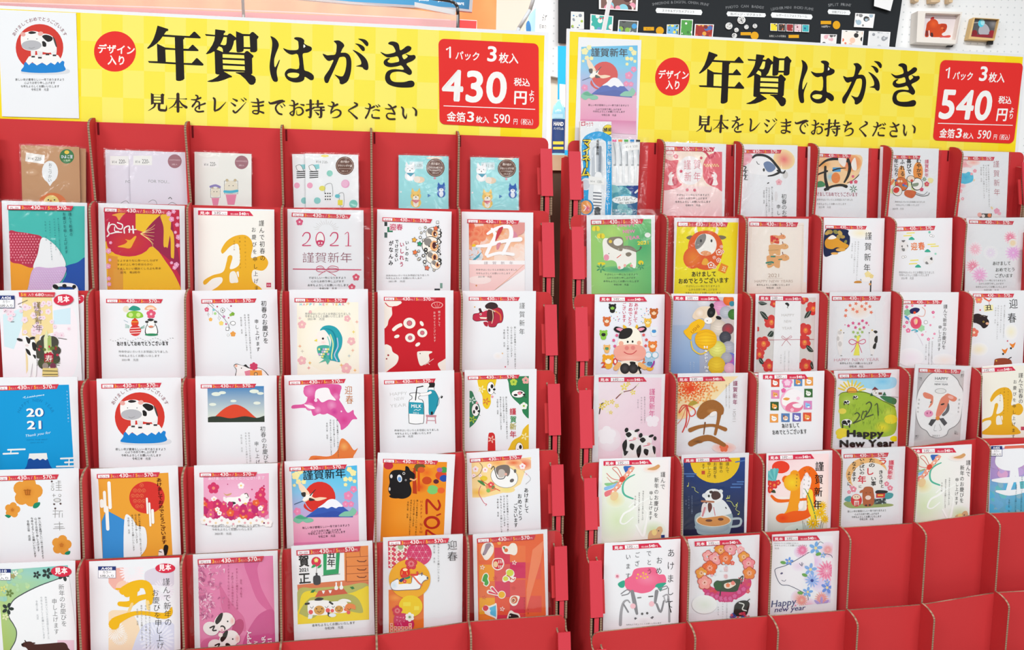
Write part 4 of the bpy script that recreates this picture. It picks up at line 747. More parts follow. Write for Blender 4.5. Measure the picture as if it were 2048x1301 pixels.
for x, y, a in ((374, 895, 60), (194, 988, -20), (345, 1046, -35)): s.E(x, y, 20, cr, 12, a)
s.L([172, 938, 195, 918, 222, 905], 26, cr); s.D([340, 1110, 365, 1095, 440, 1095, 448, 1105, 425, 1120, 430, 1160, 395, 1190, 360, 1195], cr); s.L([395, 1195, 460, 1150], 3, cr); s.E(362, 1112, 4, '333'); s.L([415, 1180, 432, 1192], 3, cr)
s.D([442, 760, 465, 740, 505, 740, 528, 758, 510, 780, 462, 782], 'f0b8b4'); s.D([448, 760, 467, 744, 503, 744, 522, 758, 508, 776, 464, 778], 'c8202c')
for a in (-1, 0, 1): s.L([485 + a * 22, 746, 485 + a * 8, 778], 2, 'f0b8b4', False)
vpara(s, [('明けまして', 500, 800, 918), ('おめでとうございます', 466, 805, 1030)], 17, 'f6dcd8', .01)
s = card(STL, 2, C3, (668, 658), (1200, 660), 'white card with a red papier-mache ox toy, fourth from bottom at right end', [S43(714, 702, 1083, 704, 27, 'BD-94')])
s.D([742, 850, 750, 825, 790, 815, 785, 790, 800, 785, 815, 810, 850, 800, 900, 775, 950, 790, 965, 840, 955, 885, 925, 895, 905, 920, 860, 918, 850, 880, 815, 875, 770, 880, 745, 868], '4a2024', 6); s.D([745, 850, 753, 828, 792, 818, 815, 812, 850, 803, 848, 870, 815, 870, 770, 876, 748, 866], 'c4304c'); s.D([850, 800, 900, 778, 948, 793, 962, 840, 952, 885, 925, 890, 905, 915, 860, 914, 852, 870], 'b82c44'); s.D([832, 765, 865, 742, 910, 748, 925, 775, 890, 790, 845, 788], '3c2a2c'); s.D([850, 800, 895, 800, 890, 870, 850, 870], '5a2a2c')
s.L([900, 800, 940, 830, 945, 870], 10, 'e07040'); s.L([885, 800, 890, 850, 880, 895], 5, 'e8d0b0'); s.L([815, 800, 860, 790, 905, 810], 5, 'e8d4c8'); s.Q([790, 848, 845, 850, 842, 862, 800, 860], 'f2ead8'); s.E(800, 828, 8, 'f0e0d8'); s.E(800, 828, 4, '333'); s.D([820, 885, 850, 885, 850, 915, 830, 910], 'b0283c')
s.W('謹賀新年', 1100, 735, 1098, 985, 42, '33302e', -.006); vpara(s, [(N1, 1048, 915, 1250), (N2, 1022, 915, 1140), (A2, 996, 915, 1200), (N4, 970, 935, 1065)], 15, '555', .005); s.E(757, 775, 5, 'e0a84c'); s.E(957, 1111, 6, 'e8c090'); s.R(974, 1203, 982, 1213, 'd05070'); s.G(925, 1130, 35, 'f5eee8', 'f3f4f7', 28)
# ===== left stand, tier 3
s = card(STL, 3, C4, (-30, 20), (560, 15), 'bright blue card with white 2021 numerals, cloud bars and blue mountain', [S43(-40, 82, 425, 68, 34, 'SD-5')])
s.clip((-40, 80), (498, 72), (540, 700), (-10, 700)); s.Q([-40, 80, 498, 72, 548, 900, -20, 900], '149ad8'); s.A('HAPPY NEW YEAR', 258, 330, 125, -68, 68, 32, '0f78b4', 0, 135)
s.L([165, 168, 185, 155, 178, 170, 230, 160, 300, 148, 318, 145], 2.5, 'c8e8f6'); s.T('I wish you a', 195, 168, 320, 150, 20, 'd8eef8', 0, .3); s.T('Thank you for', 180, 452, 365, 425, 26, 'd8eef8', 0, .3)
for tx, x, y in (('20', 190, 305), ('21', 195, 395)): s.T(tx, x + 8, y, x + 135, y - 4, 82, '1c4f9c', .04); s.T(tx, x, y - 2, x + 128, y - 6, 82, 'f4f6f4', .03)
s.T('WITH THE BEST', 190, 476, 345, 472, 11, '0f6ea8'); s.T('2021.01.01', 218, 496, 318, 492, 10, '0f6ea8'); vpara(s, [('今年もよろしくお願い', 484, 110, 350)], 11, 'c8e8f6', .05)
for x0, y0, x1 in ((58, 543, 180), (25, 572, 130), (440, 606, 560), (470, 634, 560), (410, 664, 560)): s.L([x0, y0, x1, y0 - 4], 12, 'f2f4f2', False)
s.L([80, 545, 78, 570], 8, 'f2f4f2', False); s.L([500, 608, 498, 664], 8, 'f2f4f2', False); s.Q([212, 570, 338, 566, 345, 610, 330, 618, 310, 608, 290, 618, 270, 606, 245, 616, 225, 606, 205, 612], 'f4f4f0'); s.D([205, 612, 225, 606, 245, 618, 270, 606, 290, 618, 310, 608, 330, 618, 345, 610, 365, 660, 420, 760, 140, 760, 190, 665], '1a4f9e')
def fuji_cow(s, T):
    """cow on a blue mountain in front of a red sun; T maps the drawing"""
    m = lambda *l: [c for i in range(0, len(l), 2) for c in T(l[i], l[i + 1])]
    x, y = T(1010, 305); k = abs(T(1110, 305)[0] - x) / 100
    s.E(x, y, 180 * k, 'd23a30', 178 * k, 0, 36); a = T(1010, 330)
    s.A('あけましておめでとうございます', x, y + 0 * k, 205 * k, -66, 66, 33 * k, '7a2038', .01)
    s.D(m(870, 485, 920, 470, 1150, 465, 1230, 470, 1225, 500, 1100, 510, 900, 505), 'dadde2'); s.D(m(870, 480, 890, 450, 905, 415, 1000, 425, 1180, 405, 1195, 440, 1205, 475, 1140, 493, 1000, 497, 900, 490), '1d84d2')
    s.Q(m(905, 410, 930, 372, 1000, 358, 1090, 356, 1150, 362, 1180, 405, 1162, 425, 1148, 410, 1125, 435, 1095, 418, 1065, 440, 1030, 418, 990, 440, 955, 415, 930, 438), 'f4f2f0')
    s.D(m(945, 310, 950, 290, 975, 290, 975, 370, 948, 372), 'eceaea'); s.D(m(990, 300, 1030, 300, 1028, 380, 1000, 380), 'e6e4e4'); s.D(m(1085, 300, 1135, 290, 1135, 362, 1108, 366), 'eceaea'); s.D(m(940, 250, 960, 220, 1040, 200, 1100, 215, 1130, 260, 1135, 320, 1080, 345, 1000, 330, 960, 325), 'f3f1f0')
    for p, q, w in ((962, 374, 26), (1013, 382, 28), (1070, 357, 28), (1123, 364, 26)): a = T(p, q); s.R(a[0] - w * k / 2, a[1] - 6 * k, a[0] + w * k / 2, a[1] + 6 * k, '3a3636')
    s.D(m(1030, 220, 1060, 208, 1105, 225, 1105, 250, 1075, 262, 1050, 245), '23201f'); s.D(m(1025, 268, 1040, 256, 1060, 272, 1058, 298, 1035, 295), '23201f'); s.D(m(1110, 225, 1128, 245, 1142, 300, 1130, 290), '4a4644')
    s.D(m(872, 210, 905, 190, 960, 180, 1005, 190, 1015, 230, 1030, 270, 1030, 310, 1000, 330, 930, 328, 885, 310, 870, 270), 'f5f3f1'); a = T(950, 288); s.E(a[0], a[1], 76 * k, 'b9b9be', 38 * k); s.D(m(925, 192, 950, 182, 985, 190, 970, 200, 940, 202), '2a2626'); a = T(885, 205); s.E(a[0], a[1], 20 * k, 'e8a8a0', 16 * k, 20); a = T(1018, 200); s.E(a[0], a[1], 20 * k, 'eab0a8', 16 * k, -10)
    for p, q in ((922, 240), (990, 240)): a = T(p, q); s.E(a[0], a[1], 4 * k, '777')
    s.L(m(928, 305, 950, 312, 975, 302), 3 * k, '888')
s = card(STL, 3, C4, (697, 30), (1308, 20), 'white card with cow standing on a blue mountain before a red sun')
fuji_cow(s, lambda x, y: (x, y)); strip430(s, 732, 67, 1168, 58, 33, 'BD-10'); para(s, [(N1, 836, 546, 1200), (N2, 904, 566, 1136), (A2, 876, 590, 1165), (N4, 955, 614, 1090)], 20, '333')
s = card(STL, 3, C5, (75, 12), (662, 5), 'white card with a small picture of a red hill under blue sky and vertical calligraphy', [S43(114, 70, 515, 65, 29, '0052')])
s.clip((162, 85), (570, 82), (575, 342), (166, 344)); s.P([(160, 80), (580, 80), (580, 350), (160, 350)], ['3a80ba', '3a80ba', 'e4ead8', 'e4ead8'])
for x, y, r in ((225, 140, 34), (270, 130, 26), (500, 120, 34), (545, 135, 24), (350, 190, 22), (200, 215, 26), (520, 205, 26)): s.E(x, y, r, 'e4ecdf', r * .42)
s.D([170, 350, 220, 300, 290, 240, 360, 215, 430, 240, 500, 300, 560, 350, 560, 400, 170, 400], 'dc4a30'); s.D([150, 320, 230, 300, 330, 315, 430, 300, 520, 312, 590, 300, 590, 400, 150, 400], '363f35'); s.clip()
s.W('初春のお慶びを', 560, 372, 590, 660, 40, '33302e'); s.W('申し上げます', 515, 478, 535, 740, 32, '33302e'); vpara(s, [(A1, 462, 415, 740), (A2, 438, 415, 700), (N4, 406, 430, 560)], 14, '888', .05)
s = card(STL, 3, C5, (717, 5), (1292, -8), 'white card with pink watercolour ox facing down and orange calf', [S43(750, 45, 1162, 30, 30, 'BD-95')])
s.D([870, 80, 1110, 70, 1122, 130, 1110, 170, 1140, 220, 1175, 275, 1215, 255, 1222, 285, 1245, 320, 1210, 325, 1175, 370, 1130, 400, 1120, 360, 1090, 315, 1050, 290, 990, 270, 930, 298, 905, 250, 850, 240, 775, 245, 780, 220, 860, 210, 885, 160], 'dc5ca0', 4); rd = random.Random(6)
for x, y, r, c in ((900, 120, 45, 'e88ac0'), (1080, 110, 40, 'd4488c'), (925, 190, 40, 'cf3c88'), (1000, 240, 48, 'e06aa8'), (1060, 220, 40, 'e898c4'), (900, 230, 30, 'f0b8d8'), (1090, 160, 30, 'e890c0'), (1150, 330, 40, 'd4408c'), (1080, 270, 30, 'c83c90'), (960, 255, 30, 'ec9cc8')): s.G(x, y, r, c, 'dc5ca0')
s.D([950, 110, 1030, 95, 1055, 140, 1090, 185, 1040, 180, 990, 200, 960, 170, 940, 180], 'f5f0f3'); s.D([860, 215, 920, 225, 940, 245, 900, 245], 'f6ecf2'); s.E(945, 185, 12, 'f4d8e8'); s.E(1130, 265, 6, 'f6e0ec')
s.D([900, 605, 930, 585, 1040, 590, 1100, 550, 1120, 480, 1140, 460, 1180, 490, 1220, 545, 1248, 530, 1235, 560, 1215, 600, 1230, 660, 900, 660], 'ea8444'); s.G(1150, 520, 36, 'f4b468', 'ea8444'); s.G(950, 615, 36, 'dc5c30', 'ea8444', 20); s.W('迎春', 1178, 78, 1192, 215, 58, 'c27a44', .0)
vpara(s, [(N1, 1100, 322, 600), (N2, 1074, 322, 525), (A2, 1050, 322, 585), (N4, 1025, 345, 465)], 14, '555', .03)
s = card(STL, 3, C6, (58, 55), (592, 38), 'white card with cow in teal overalls stirring a milk bottle', [S43(98, 110, 462, 97, 28, '0707')])
for tx, x0, y0, x1 in (('HAPPY', 138, 220, 262), ('NEW', 170, 255, 242), ('YEAR', 140, 302, 258)): s.T(tx, x0, y0, x1, y0 - 8, 34, 'a8a8a8', -.02)
s.D([280, 200, 320, 195, 355, 200, 358, 218, 345, 225, 345, 240, 378, 262, 380, 400, 360, 416, 320, 420, 280, 414, 272, 395, 272, 262, 292, 240, 292, 222, 280, 216], '444', 3); s.D([284, 203, 320, 199, 352, 203, 354, 216, 341, 224, 342, 242, 374, 264, 376, 398, 358, 412, 320, 416, 282, 410, 276, 393, 276, 264, 296, 242, 296, 220, 284, 214], 'f4f5f6', 3)
s.Q([274, 262, 376, 268, 378, 350, 272, 344], '2b9ab0'); s.T('MILK', 288, 302, 362, 304, 34, 'f0f6f6', .02); s.L([308, 322, 325, 315, 338, 322, 355, 314], 4, 'f0f6f6', False); s.T('2021', 300, 348, 345, 350, 22, 'e8f2f2'); s.L([320, 248, 326, 190, 330, 160, 378, 150], [7, 8, 8, 7], '222', False)
s.D([412, 130, 440, 120, 456, 130, 452, 158, 430, 168, 405, 150], '222'); s.D([372, 150, 385, 132, 415, 135, 412, 155, 385, 162], 'f2f2f2'); s.L([378, 152, 365, 148], 4, '222'); s.R(408, 158, 452, 182, '555'); s.R(411, 161, 449, 180, 'f5f5f5'); s.D([405, 182, 450, 180, 480, 230, 478, 280, 455, 335, 445, 350, 415, 350, 412, 280, 410, 220], '2695ac', 4); s.L([360, 210, 400, 205, 425, 195], 22, '555'); s.L([360, 210, 400, 205, 425, 195], 19, 'f5f5f5'); s.L([455, 182, 475, 215, 488, 260, 470, 295, 478, 250, 505, 215], 2, '333'); s.E(505, 228, 10, '222', 6, -60); s.R(428, 330, 442, 352, '222'); s.Q([392, 352, 468, 355, 465, 370, 395, 368], 'c88a94'); s.L([402, 370, 398, 412], 7, 'c88a94', False); s.L([458, 370, 462, 412], 7, 'c88a94', False); s.L([402, 392, 460, 394], 5, 'c88a94', False)
para(s, [(A1, 172, 470, 485), (A2, 174, 492, 432), (A3, 190, 512, 305)], 17, '555', 0, -.02)
s = card(STL, 3, C6, (665, 38), (1172, 30), 'white card with green, yellow and red cloud shapes holding spotted cows', [S43(688, 80, 1052, 70, 26, 'BD-81')])
s.clip((700, 85), (1117, 80), (1117, 650), (700, 650)); s.D([695, 185, 720, 190, 740, 240, 765, 280, 775, 330, 745, 400, 705, 440, 690, 440, 690, 200], '3a7f5c'); s.D([765, 90, 880, 85, 880, 150, 850, 220, 850, 270, 825, 312, 795, 285, 790, 220, 765, 160], 'ecc828'); s.D([975, 75, 1130, 70, 1130, 360, 1080, 345, 1060, 290, 1010, 240, 985, 200, 975, 130], '2f8053'); s.D([832, 500, 850, 478, 872, 485, 880, 520, 878, 660, 832, 660], 'cf3030'); s.D([1130, 430, 1080, 450, 1060, 500, 1010, 530, 985, 570, 960, 660, 1130, 660], 'e8bc2c')
for x, y, c, c2 in ((1010, 122, 'b8d04c', '6aa03c'), (1095, 110, 'e8a8a0', '6a9a7c'), (1082, 290, 'f0f0e8', '8ab83c'), (785, 172, 'f6eeb0', None), (818, 258, 'd8803c', None), (718, 250, 'd0e4dc', None), (722, 385, 'a8c43c', None), (855, 525, 'f0b8a8', None), (1088, 505, 'f6e8a8', None)): (s.fl(x, y, 26, c, c2) if c2 else s.petals(x, y, 28, c, 5, 20, .4))
s.clip()
for x, y, a in ((850, 165, 0), (742, 318, 0), (1042, 205, 90), (1050, 592, 0)):
    p, q = (46, 26) if a else (26, 44); s.E(x, y, p + 2, '333', q + 2); s.E(x, y, p, 'f7f5f3', q); s.E(x + p * .3, y - q * .3, p * .4, '2a2828', q * .35); s.E(x - p * .4, y + q * .3, p * .3, '2a2828', q * .3); s.L([x + p * .6, y + q * .6, x + p * 1.3, y + q * .9], 3, '333'); s.E(x + p * .9, y + q * .2, 10, '2a2828', 8)
s.E(1052, 202, 13, 'e88a9c', 10); s.E(860, 225, 9, 'e8a0a8'); s.E(752, 268, 9, 'e8a0a8')
for ch, x, y, c in (('謹', 1005, 340, 'c83a4c'), ('賀', 1008, 395, '5a9a6a'), ('新', 1006, 445, 'b8ac5c'), ('年', 1006, 500, 'c84a5c')): s.T(ch, x - 24, y + 8, x + 24, y + 8, 50, c, .02)
vpara(s, [(N1, 958, 222, 525), (N2, 938, 222, 410), (A2, 917, 222, 460), (N4, 896, 240, 348)], 13, '555', .02)
# ===== left stand, tier 4
s = card(STL, 4, C4, (-28, 690), (568, 675), 'white card with three orange papercut camellias and decorative vertical lettering', [S43(-40, 735, 426, 720, 34, 'BD-38')])
def pap(x, y, k): s.fl(x, y, k, 'e59a3c', None, 5, 10); s.G(x, y, k * .5, 'd8862c', 'e59a3c'); s.fl(x, y, k * .22, 'c9762a', None, 5)
pap(200, 850, 108); pap(90, 978, 56); pap(445, 1232, 72); s.D([238, 960, 250, 930, 288, 922, 286, 945, 262, 965], '1f8a68'); s.D([35, 1018, 55, 1012, 80, 1022, 62, 1036], '1f8a68'); s.D([468, 1298, 480, 1280, 508, 1275, 500, 1300], '1f8a68')
for p, q in ((820, 868),): s.L([180, 830, 185, 868], 5, 'a8601c', False); s.L([200, 828, 200, 870], 5, 'a8601c', False); s.L([170, 835, 225, 835], 5, 'a8601c', False); s.L([185, 868, 220, 868], 5, 'a8601c', False); s.L([215, 830, 215, 868], 5, 'a8601c', False)
g = '8c8a86'
for q in ([415, 770, 440, 770], [403, 782, 442, 782], [405, 800, 445, 800], [402, 835, 448, 835], [425, 765, 425, 836], [405, 815, 445, 815], [372, 790, 392, 790], [368, 805, 390, 805], [380, 872, 402, 872], [388, 860, 388, 885], [402, 900, 436, 900], [405, 912, 436, 912], [382, 985, 425, 985], [400, 975, 398, 1035], [380, 1008, 425, 1006], [430, 985, 455, 985], [430, 985, 428, 1032], [450, 1000, 450, 1032], [390, 1080, 455, 1078], [395, 1100, 460, 1098], [385, 1112, 470, 1110], [430, 1062, 432, 1125]): s.L(q, 3, g, False)
s.E(380, 826, 11, g); s.E(380, 826, 8, 'f3f4f6'); s.E(432, 872, 10, g); s.E(432, 872, 7, 'f3f4f6'); s.E(414, 906, 26, g, 14); s.E(414, 906, 22, 'f3f4f6', 10); s.L([392, 906, 436, 906], 3, g); 
for x, y in ((375, 771), (392, 935), (438, 932), (400, 966)): s.E(x, y, 7, '5c4a48')
vpara(s, [(N1, 285, 1030, 1330), (N2, 258, 1030, 1280), (A2, 230, 1030, 1320), (N4, 202, 1050, 1200)], 20, '222', .09)
s = card(STL, 4, C4, (655, 683), (1285, 655), 'orange card with patterned red sun, white cloud bars and blue mountain slope', [S43(700, 718, 1156, 704, 34, 'BD-74')])
s.clip((708, 740), (1216, 708), (1252, 1400), (745, 1400)); s.Q([700, 700, 1220, 700, 1262, 1500, 740, 1500], 'eaa238'); s.E(1062, 888, 128, 'd4362f', 116, 0, 36)
for i in range(5):
    for q in range(5):
        x, y = 960 + i * 32 - (q % 2) * 16, 800 + q * 38
        if math.hypot(x - 1040, (y - 888)) < 96 and x < 1050: s.E(x, y, 15, 'dc6a48', n=12); s.E(x, y + 2, 11, 'd4362f', n=12); s.E(x, y + 3, 6, 'dc6a48', n=10)
s.Q([735, 1060, 760, 1000, 790, 990, 900, 1050, 905, 1400, 745, 1400], '3a8cd0'); s.D([900, 1040, 950, 1030, 990, 1090, 1050, 1110, 1060, 1240, 1010, 1320, 960, 1400, 900, 1400], 'eef0f2')
for x, y0, y1, w in ((788, 782, 960, 24), (755, 850, 985, 22), (772, 960, 1115, 24), (735, 912, 950, 26), (1062, 895, 1000, 14), (1080, 930, 1090, 14), (1102, 980, 1068, 20)): s.L([x, y0, x + (y1 - y0) * .05, y1], w, 'f6f4ee', False)
s.clip(); s.W('あけましておめでとうございます', 1148, 745, 1188, 1225, 38, '5a1c14', .02); vpara(s, [(N1, 1006, 1005, 1310), (N2, 980, 1005, 1220), (A2, 955, 1010, 1275), (N4, 928, 1030, 1150)], 17, '44332c', .05)
s.D([1185, 1240, 1200, 1228, 1216, 1240, 1212, 1275, 1200, 1310, 1185, 1330, 1180, 1290], '241e1c'); s.D([1150, 1270, 1180, 1265, 1185, 1330, 1150, 1330], 'eee8e4'); s.L([1150, 1278, 1168, 1282], 6, '333')
s = card(STL, 4, C5, (65, 658), (668, 640), 'pink card with white cow among red and white plum blossoms', [S43(107, 708, 523, 702, 29, '0205')])
s.clip((133, 735), (606, 712), (607, 1080), (137, 1080)); s.Q([133, 735, 606, 710, 607, 1050, 137, 1050], 'ecaac8'); s.G(370, 860, 150, 'f0b8d4', 'ecaac8', 100); s.T('あけましておめでとうございます', 165, 760, 578, 755, 28, 'f8e4ee', .02)
s.fl(206, 820, 42, 'd33a6a', 'f08a7a'); s.fl(405, 802, 24, 'f8f2f2', 'f0d060'); s.fl(558, 832, 22, 'd83868', 'f08a7a'); s.fl(545, 870, 38, 'd63c6c', 'f08a7a'); s.fl(210, 900, 22, 'f8f0f2', 'f0d060'); s.E(308, 792, 4, 'b83868'); s.E(484, 830, 6, 'd05080'); s.E(570, 805, 7, 'b83868'); s.fl(515, 885, 12, 'd83868')
s.D([278, 855, 300, 865, 335, 855, 330, 868, 300, 876], 'd8a878'); s.D([300, 890, 360, 885, 420, 880, 450, 920, 440, 975, 400, 985, 320, 985, 302, 940], 'f8f5f2'); s.E(290, 905, 12, 'f6eef0', 26, -20); s.D([310, 925, 350, 918, 368, 930, 340, 940], '333'); s.E(430, 895, 36, 'f8f5f2', 38, 20); s.E(395, 905, 14, 'c84a8c', 8, 60); s.E(470, 905, 12, 'c84a8c', 8, -60); s.L([432, 862, 445, 858], 6, '5c4a40'); s.L([450, 862, 458, 882], 6, '5c4a40'); s.E(437, 932, 12, 'f0b860', 7); s.L([440, 888, 458, 890], 3, '333')
rd = random.Random(12)
for i in range(46): x = 140 + (i * 47) % 470; y = 935 + (i * 29) % 110 + abs(x - 370) * -.08; s.fl(x, y, rd.uniform(22, 40), ['cc3468', 'dc3c6c', 'e8643c', 'd84878', 'c03070', 'e05a88'][i % 6], ['f08a7a', None, 'f0b070'][i % 3], a=i * 31)
for i, (x, y) in enumerate(((235, 972), (548, 962), (545, 965), (250, 1000))): s.fl(x, y, 18, 'f8f0ee', 'f0d060')
s.clip()
for i in range(12): x = 140 + i * 42; s.fl(x, 1060 + (i % 3) * 9 - (0 if 3 < i < 8 else 8), 32, 'f6f4f3', ['f0d8b0', 'e8b0b8'][i % 2])
s.E(572, 1070, 7, '7c2c5c'); s.E(155, 1080, 6, 'b04070'); para(s, [(A1, 196, 1100, 545), (A2, 196, 1124, 488), (A3, 216, 1154, 338)], 19, '666', 0, -.01)
def crane(s, T, low):
    m = lambda *l: [c for i in range(0, len(l), 2) for c in T(l[i], l[i + 1])]; e = lambda x, y, r, c, r2=None, a=0: s.E(*T(x, y), r * K, c, None if r2 is None else r2 * K, a); K = abs(T(1100, 0)[0] - T(1000, 0)[0]) / 100
    s.P([T(768, 700), T(1243, 655), T(1250, 800), T(770, 850)], ['6ac4ea', '48b8e8', '6cc6ea', '8ac8ec']); s.P([T(770, 850), T(1250, 800), T(1254, 1010), T(780, 1040)], ['8ac8ec', '6cc6ea', 'b8a8dc', 'c8a0d0'])
    s.P([T(780, 1040), T(1254, 1010), T(1258, 1220), T(788, 1250)], ['ecb0c4', 'e8b4cc', 'eaa0c0', 'e690b8'])
    for x, y, r in ((800, 730, 30), (835, 700, 22), (820, 775, 20), (858, 775, 18), (1188, 685, 20), (1215, 710, 24), (1160, 755, 18), (1195, 755, 18), (1225, 770, 14), (1160, 795, 14), (790, 800, 12)): a = T(x, y); s.fl(a[0], a[1], r * K, 'f4eca8', a=x)
    for x, y, r in ((1218, 828, 26), (1180, 875, 34), (1160, 935, 24), (1200, 935, 22), (1122, 965, 18), (812, 988, 28), (1232, 1000, 18)): a = T(x, y); s.fl(a[0], a[1], r * K, 'ea8ab4', 'f0a8c8', a=y)
    e(975, 885, 112, 'd6342c', 112); s.D(m(865, 930, 880, 955, 900, 975, 930, 985, 905, 990, 860, 960), 'd6342c')
    s.P([T(870, 1030), T(960, 962), T(1040, 905), T(1085, 905), T(1150, 960), T(1200, 998), T(1215, 1030)], '3a5cb4'); s.D(m(960, 962, 1000, 935, 1040, 903, 1088, 903, 1140, 950, 1110, 955, 1090, 965, 1060, 955, 1030, 968, 1000, 958), 'f2f4fa'); s.D(m(1000, 1000, 1080, 985, 1160, 1005, 1200, 1020, 1060, 1030, 900, 1025), '3552a8')
    s.D(m(782, 1055, 800, 1025, 840, 1012, 870, 1030, 920, 1040, 925, 1060, 880, 1070, 850, 1060, 820, 1075), '7cc2a4'); s.D(m(800, 1035, 830, 1015, 855, 1025, 890, 1035, 850, 1045), '4fa884'); s.D(m(1110, 1020, 1150, 990, 1190, 985, 1210, 960, 1240, 985, 1215, 1020, 1150, 1025), '84c4a8')
    w = 'f8f4ec'; s.D(m(850, 910, 880, 880, 900, 860, 880, 830, 855, 800, 820, 775, 825, 820, 850, 860, 875, 880), 'f4dcc0'); s.D(m(848, 905, 870, 880, 905, 870, 935, 890, 980, 885, 1025, 892, 960, 912, 910, 900, 870, 918), 'f6d8b8'); s.D(m(848, 912, 870, 870, 900, 865, 925, 850, 915, 880, 880, 905), w); s.L(m(905, 872, 925, 850, 938, 835, 945, 830), [9 * K, 6 * K, 3 * K], '333'); s.D(m(840, 855, 870, 850, 870, 880, 850, 880), '3a3634'); s.D(m(900, 890, 940, 905, 900, 912), '3a3634'); s.L(m(855, 912, 820, 925, 795, 935, 790, 940), 5 * K, '3a5878')
    t0, t1 = T(852, 758), T(1165, 738); s.T('謹賀新年', *t0, *t1, 78 * K, '1c1a1c', .008)
    if low: L_ = [(N1, 848, 1115, 1192), (N2, 912, 1140, 1130), (A2, 888, 1158, 1160), (N4, 962, 1178, 1088)]
    else: L_ = [(N1, 848, 1115, 1192), (N2, 912, 1140, 1130), (A2, 888, 1158, 1160), (N4, 962, 1178, 1088)]
    for tx, x0, y, x1 in L_: s.T(tx, *T(x0, y), *T(x1, y - (x1 - x0) * .06), 19 * K, '3a2c38')
    s.P([T(786, 1215), T(1256, 1195), T(1260, 1290), T(790, 1300)], ['dc7aa8', 'd87aa8', 'e8b0cc', 'e8b0cc'])
s = card(STL, 4, C5, (718, 628), (1300, 600), 'card with white crane flying past a red sun over a snowy mountain', [S43(754, 668, 1170, 648, 30, 'BD-67')])
s.clip((768, 685), (1243, 655), (1268, 1400), (792, 1400)); crane(s, lambda x, y: (x, y), 1)
s = card(STL, 4, C6, (55, 620), (600, 632), 'orange photo card with glossy black toy ox and sideways red numerals', [S43(92, 662, 480, 676, 28, 'BD-18')])
s.clip((95, 680), (542, 685), (515, 1300), (70, 1300)); s.Q([90, 680, 545, 680, 520, 1400, 65, 1400], 'eb9126'); s.G(300, 1080, 150, 'ee9c34', 'eb9126'); rd = random.Random(9)
for x, y, r, c in ((130, 710, 34, 'c03040'), (350, 725, 40, '6c5a2c'), (400, 760, 50, 'e86a24'), (430, 700, 34, 'f0a030'), (500, 780, 40, 'd84a28'), (520, 800, 30, '2a50a8'), (440, 880, 40, '7ec870'), (520, 740, 26, '48a04c'), (350, 860, 60, 'd8481c'), (490, 740, 20, 'b060a0'), (465, 822, 20, '5c2434'), (400, 815, 34, 'c84820'), (500, 885, 26, 'e86434'), (360, 740, 26, 'dc5a2c')): s.G(x, y, r, c, 'eb9126' if r > 45 else c, r * .8)
s.Q([300, 730, 320, 725, 330, 910, 300, 905], 'b83a1c'); s.Q([335, 745, 350, 745, 352, 890, 335, 890], 'd84c1c'); s.D([135, 780, 160, 745, 210, 740, 245, 745, 250, 715, 270, 720, 285, 745, 315, 770, 310, 810, 280, 830, 292, 880, 282, 920, 240, 942, 190, 938, 145, 915, 128, 880, 138, 830], '1c1a1c'); s.E(185, 925, 50, '1a1718', 16); s.E(150, 785, 9, 'e0dcd8', 14); s.E(138, 875, 7, 'd8d4d0', 13); s.E(238, 765, 10, 'd8d4d0'); s.E(238, 765, 6, '111'); s.E(252, 812, 7, 'b8b4b0'); s.E(252, 812, 4, '111'); s.E(208, 800, 17, 'e8ecf0', 27, -10); s.E(208, 805, 12, '6a9ad0', 16, -10); s.E(293, 738, 14, 'dc8a3c', 10, 20); s.L([285, 805, 310, 812, 328, 800], [12, 12, 5], 'f0b080')
c = 'b3281c'; s.L([398, 1045, 398, 962, 410, 955, 450, 1000, 475, 1020, 492, 990, 480, 955], [16, 16, 16, 15, 15, 15, 12], c); s.E(435, 1110, 58, c, 46, 0, 30); s.E(435, 1112, 38, 'eb9126', 30, 0, 28); s.L([470, 1060, 495, 1050], 10, c); s.L([398, 1230, 398, 1165, 440, 1190, 490, 1215], 14, c)
s.W('HAPPY NEW', 362, 950, 358, 1190, 24, 'b4481c'); vpara(s, [(N1, 334, 948, 1270), (N2, 312, 948, 1140), (A2, 290, 948, 1200), (N4, 268, 960, 1080)], 14, '4c2a14', -.05)
s = card(STL, 4, C6, (678, 622), (1190, 590), 'white card with calico cow holding lucky charm over orange clouds', [S43(702, 662, 1070, 636, 27, 'BD-56')])
s.clip((714, 690), (1133, 650), (1133, 930), (720, 935)); s.Q([714, 690, 1140, 650, 1100, 720, 1060, 840, 980, 890, 820, 930, 718, 930], 'f8dc9c'); s.G(760, 900, 90, 'f4c04c', 'f8dc9c', 40); s.G(900, 690, 100, 'f4a860', 'f8dc9c', 40); s.G(1080, 700, 70, 'e8502c', 'f4c8a0', 44); s.G(960, 880, 60, 'ece080', 'f8dc9c', 22); s.G(1010, 690, 60, 'e86a3c', 'f6c090', 24)
for x, y, r in ((742, 735, 22), (810, 740, 20), (1072, 715, 22), (840, 710, 16), (775, 780, 12), (1100, 770, 14), (730, 780, 14)): s.fl(x, y, r, 'f8ecee', 'e88aa0')
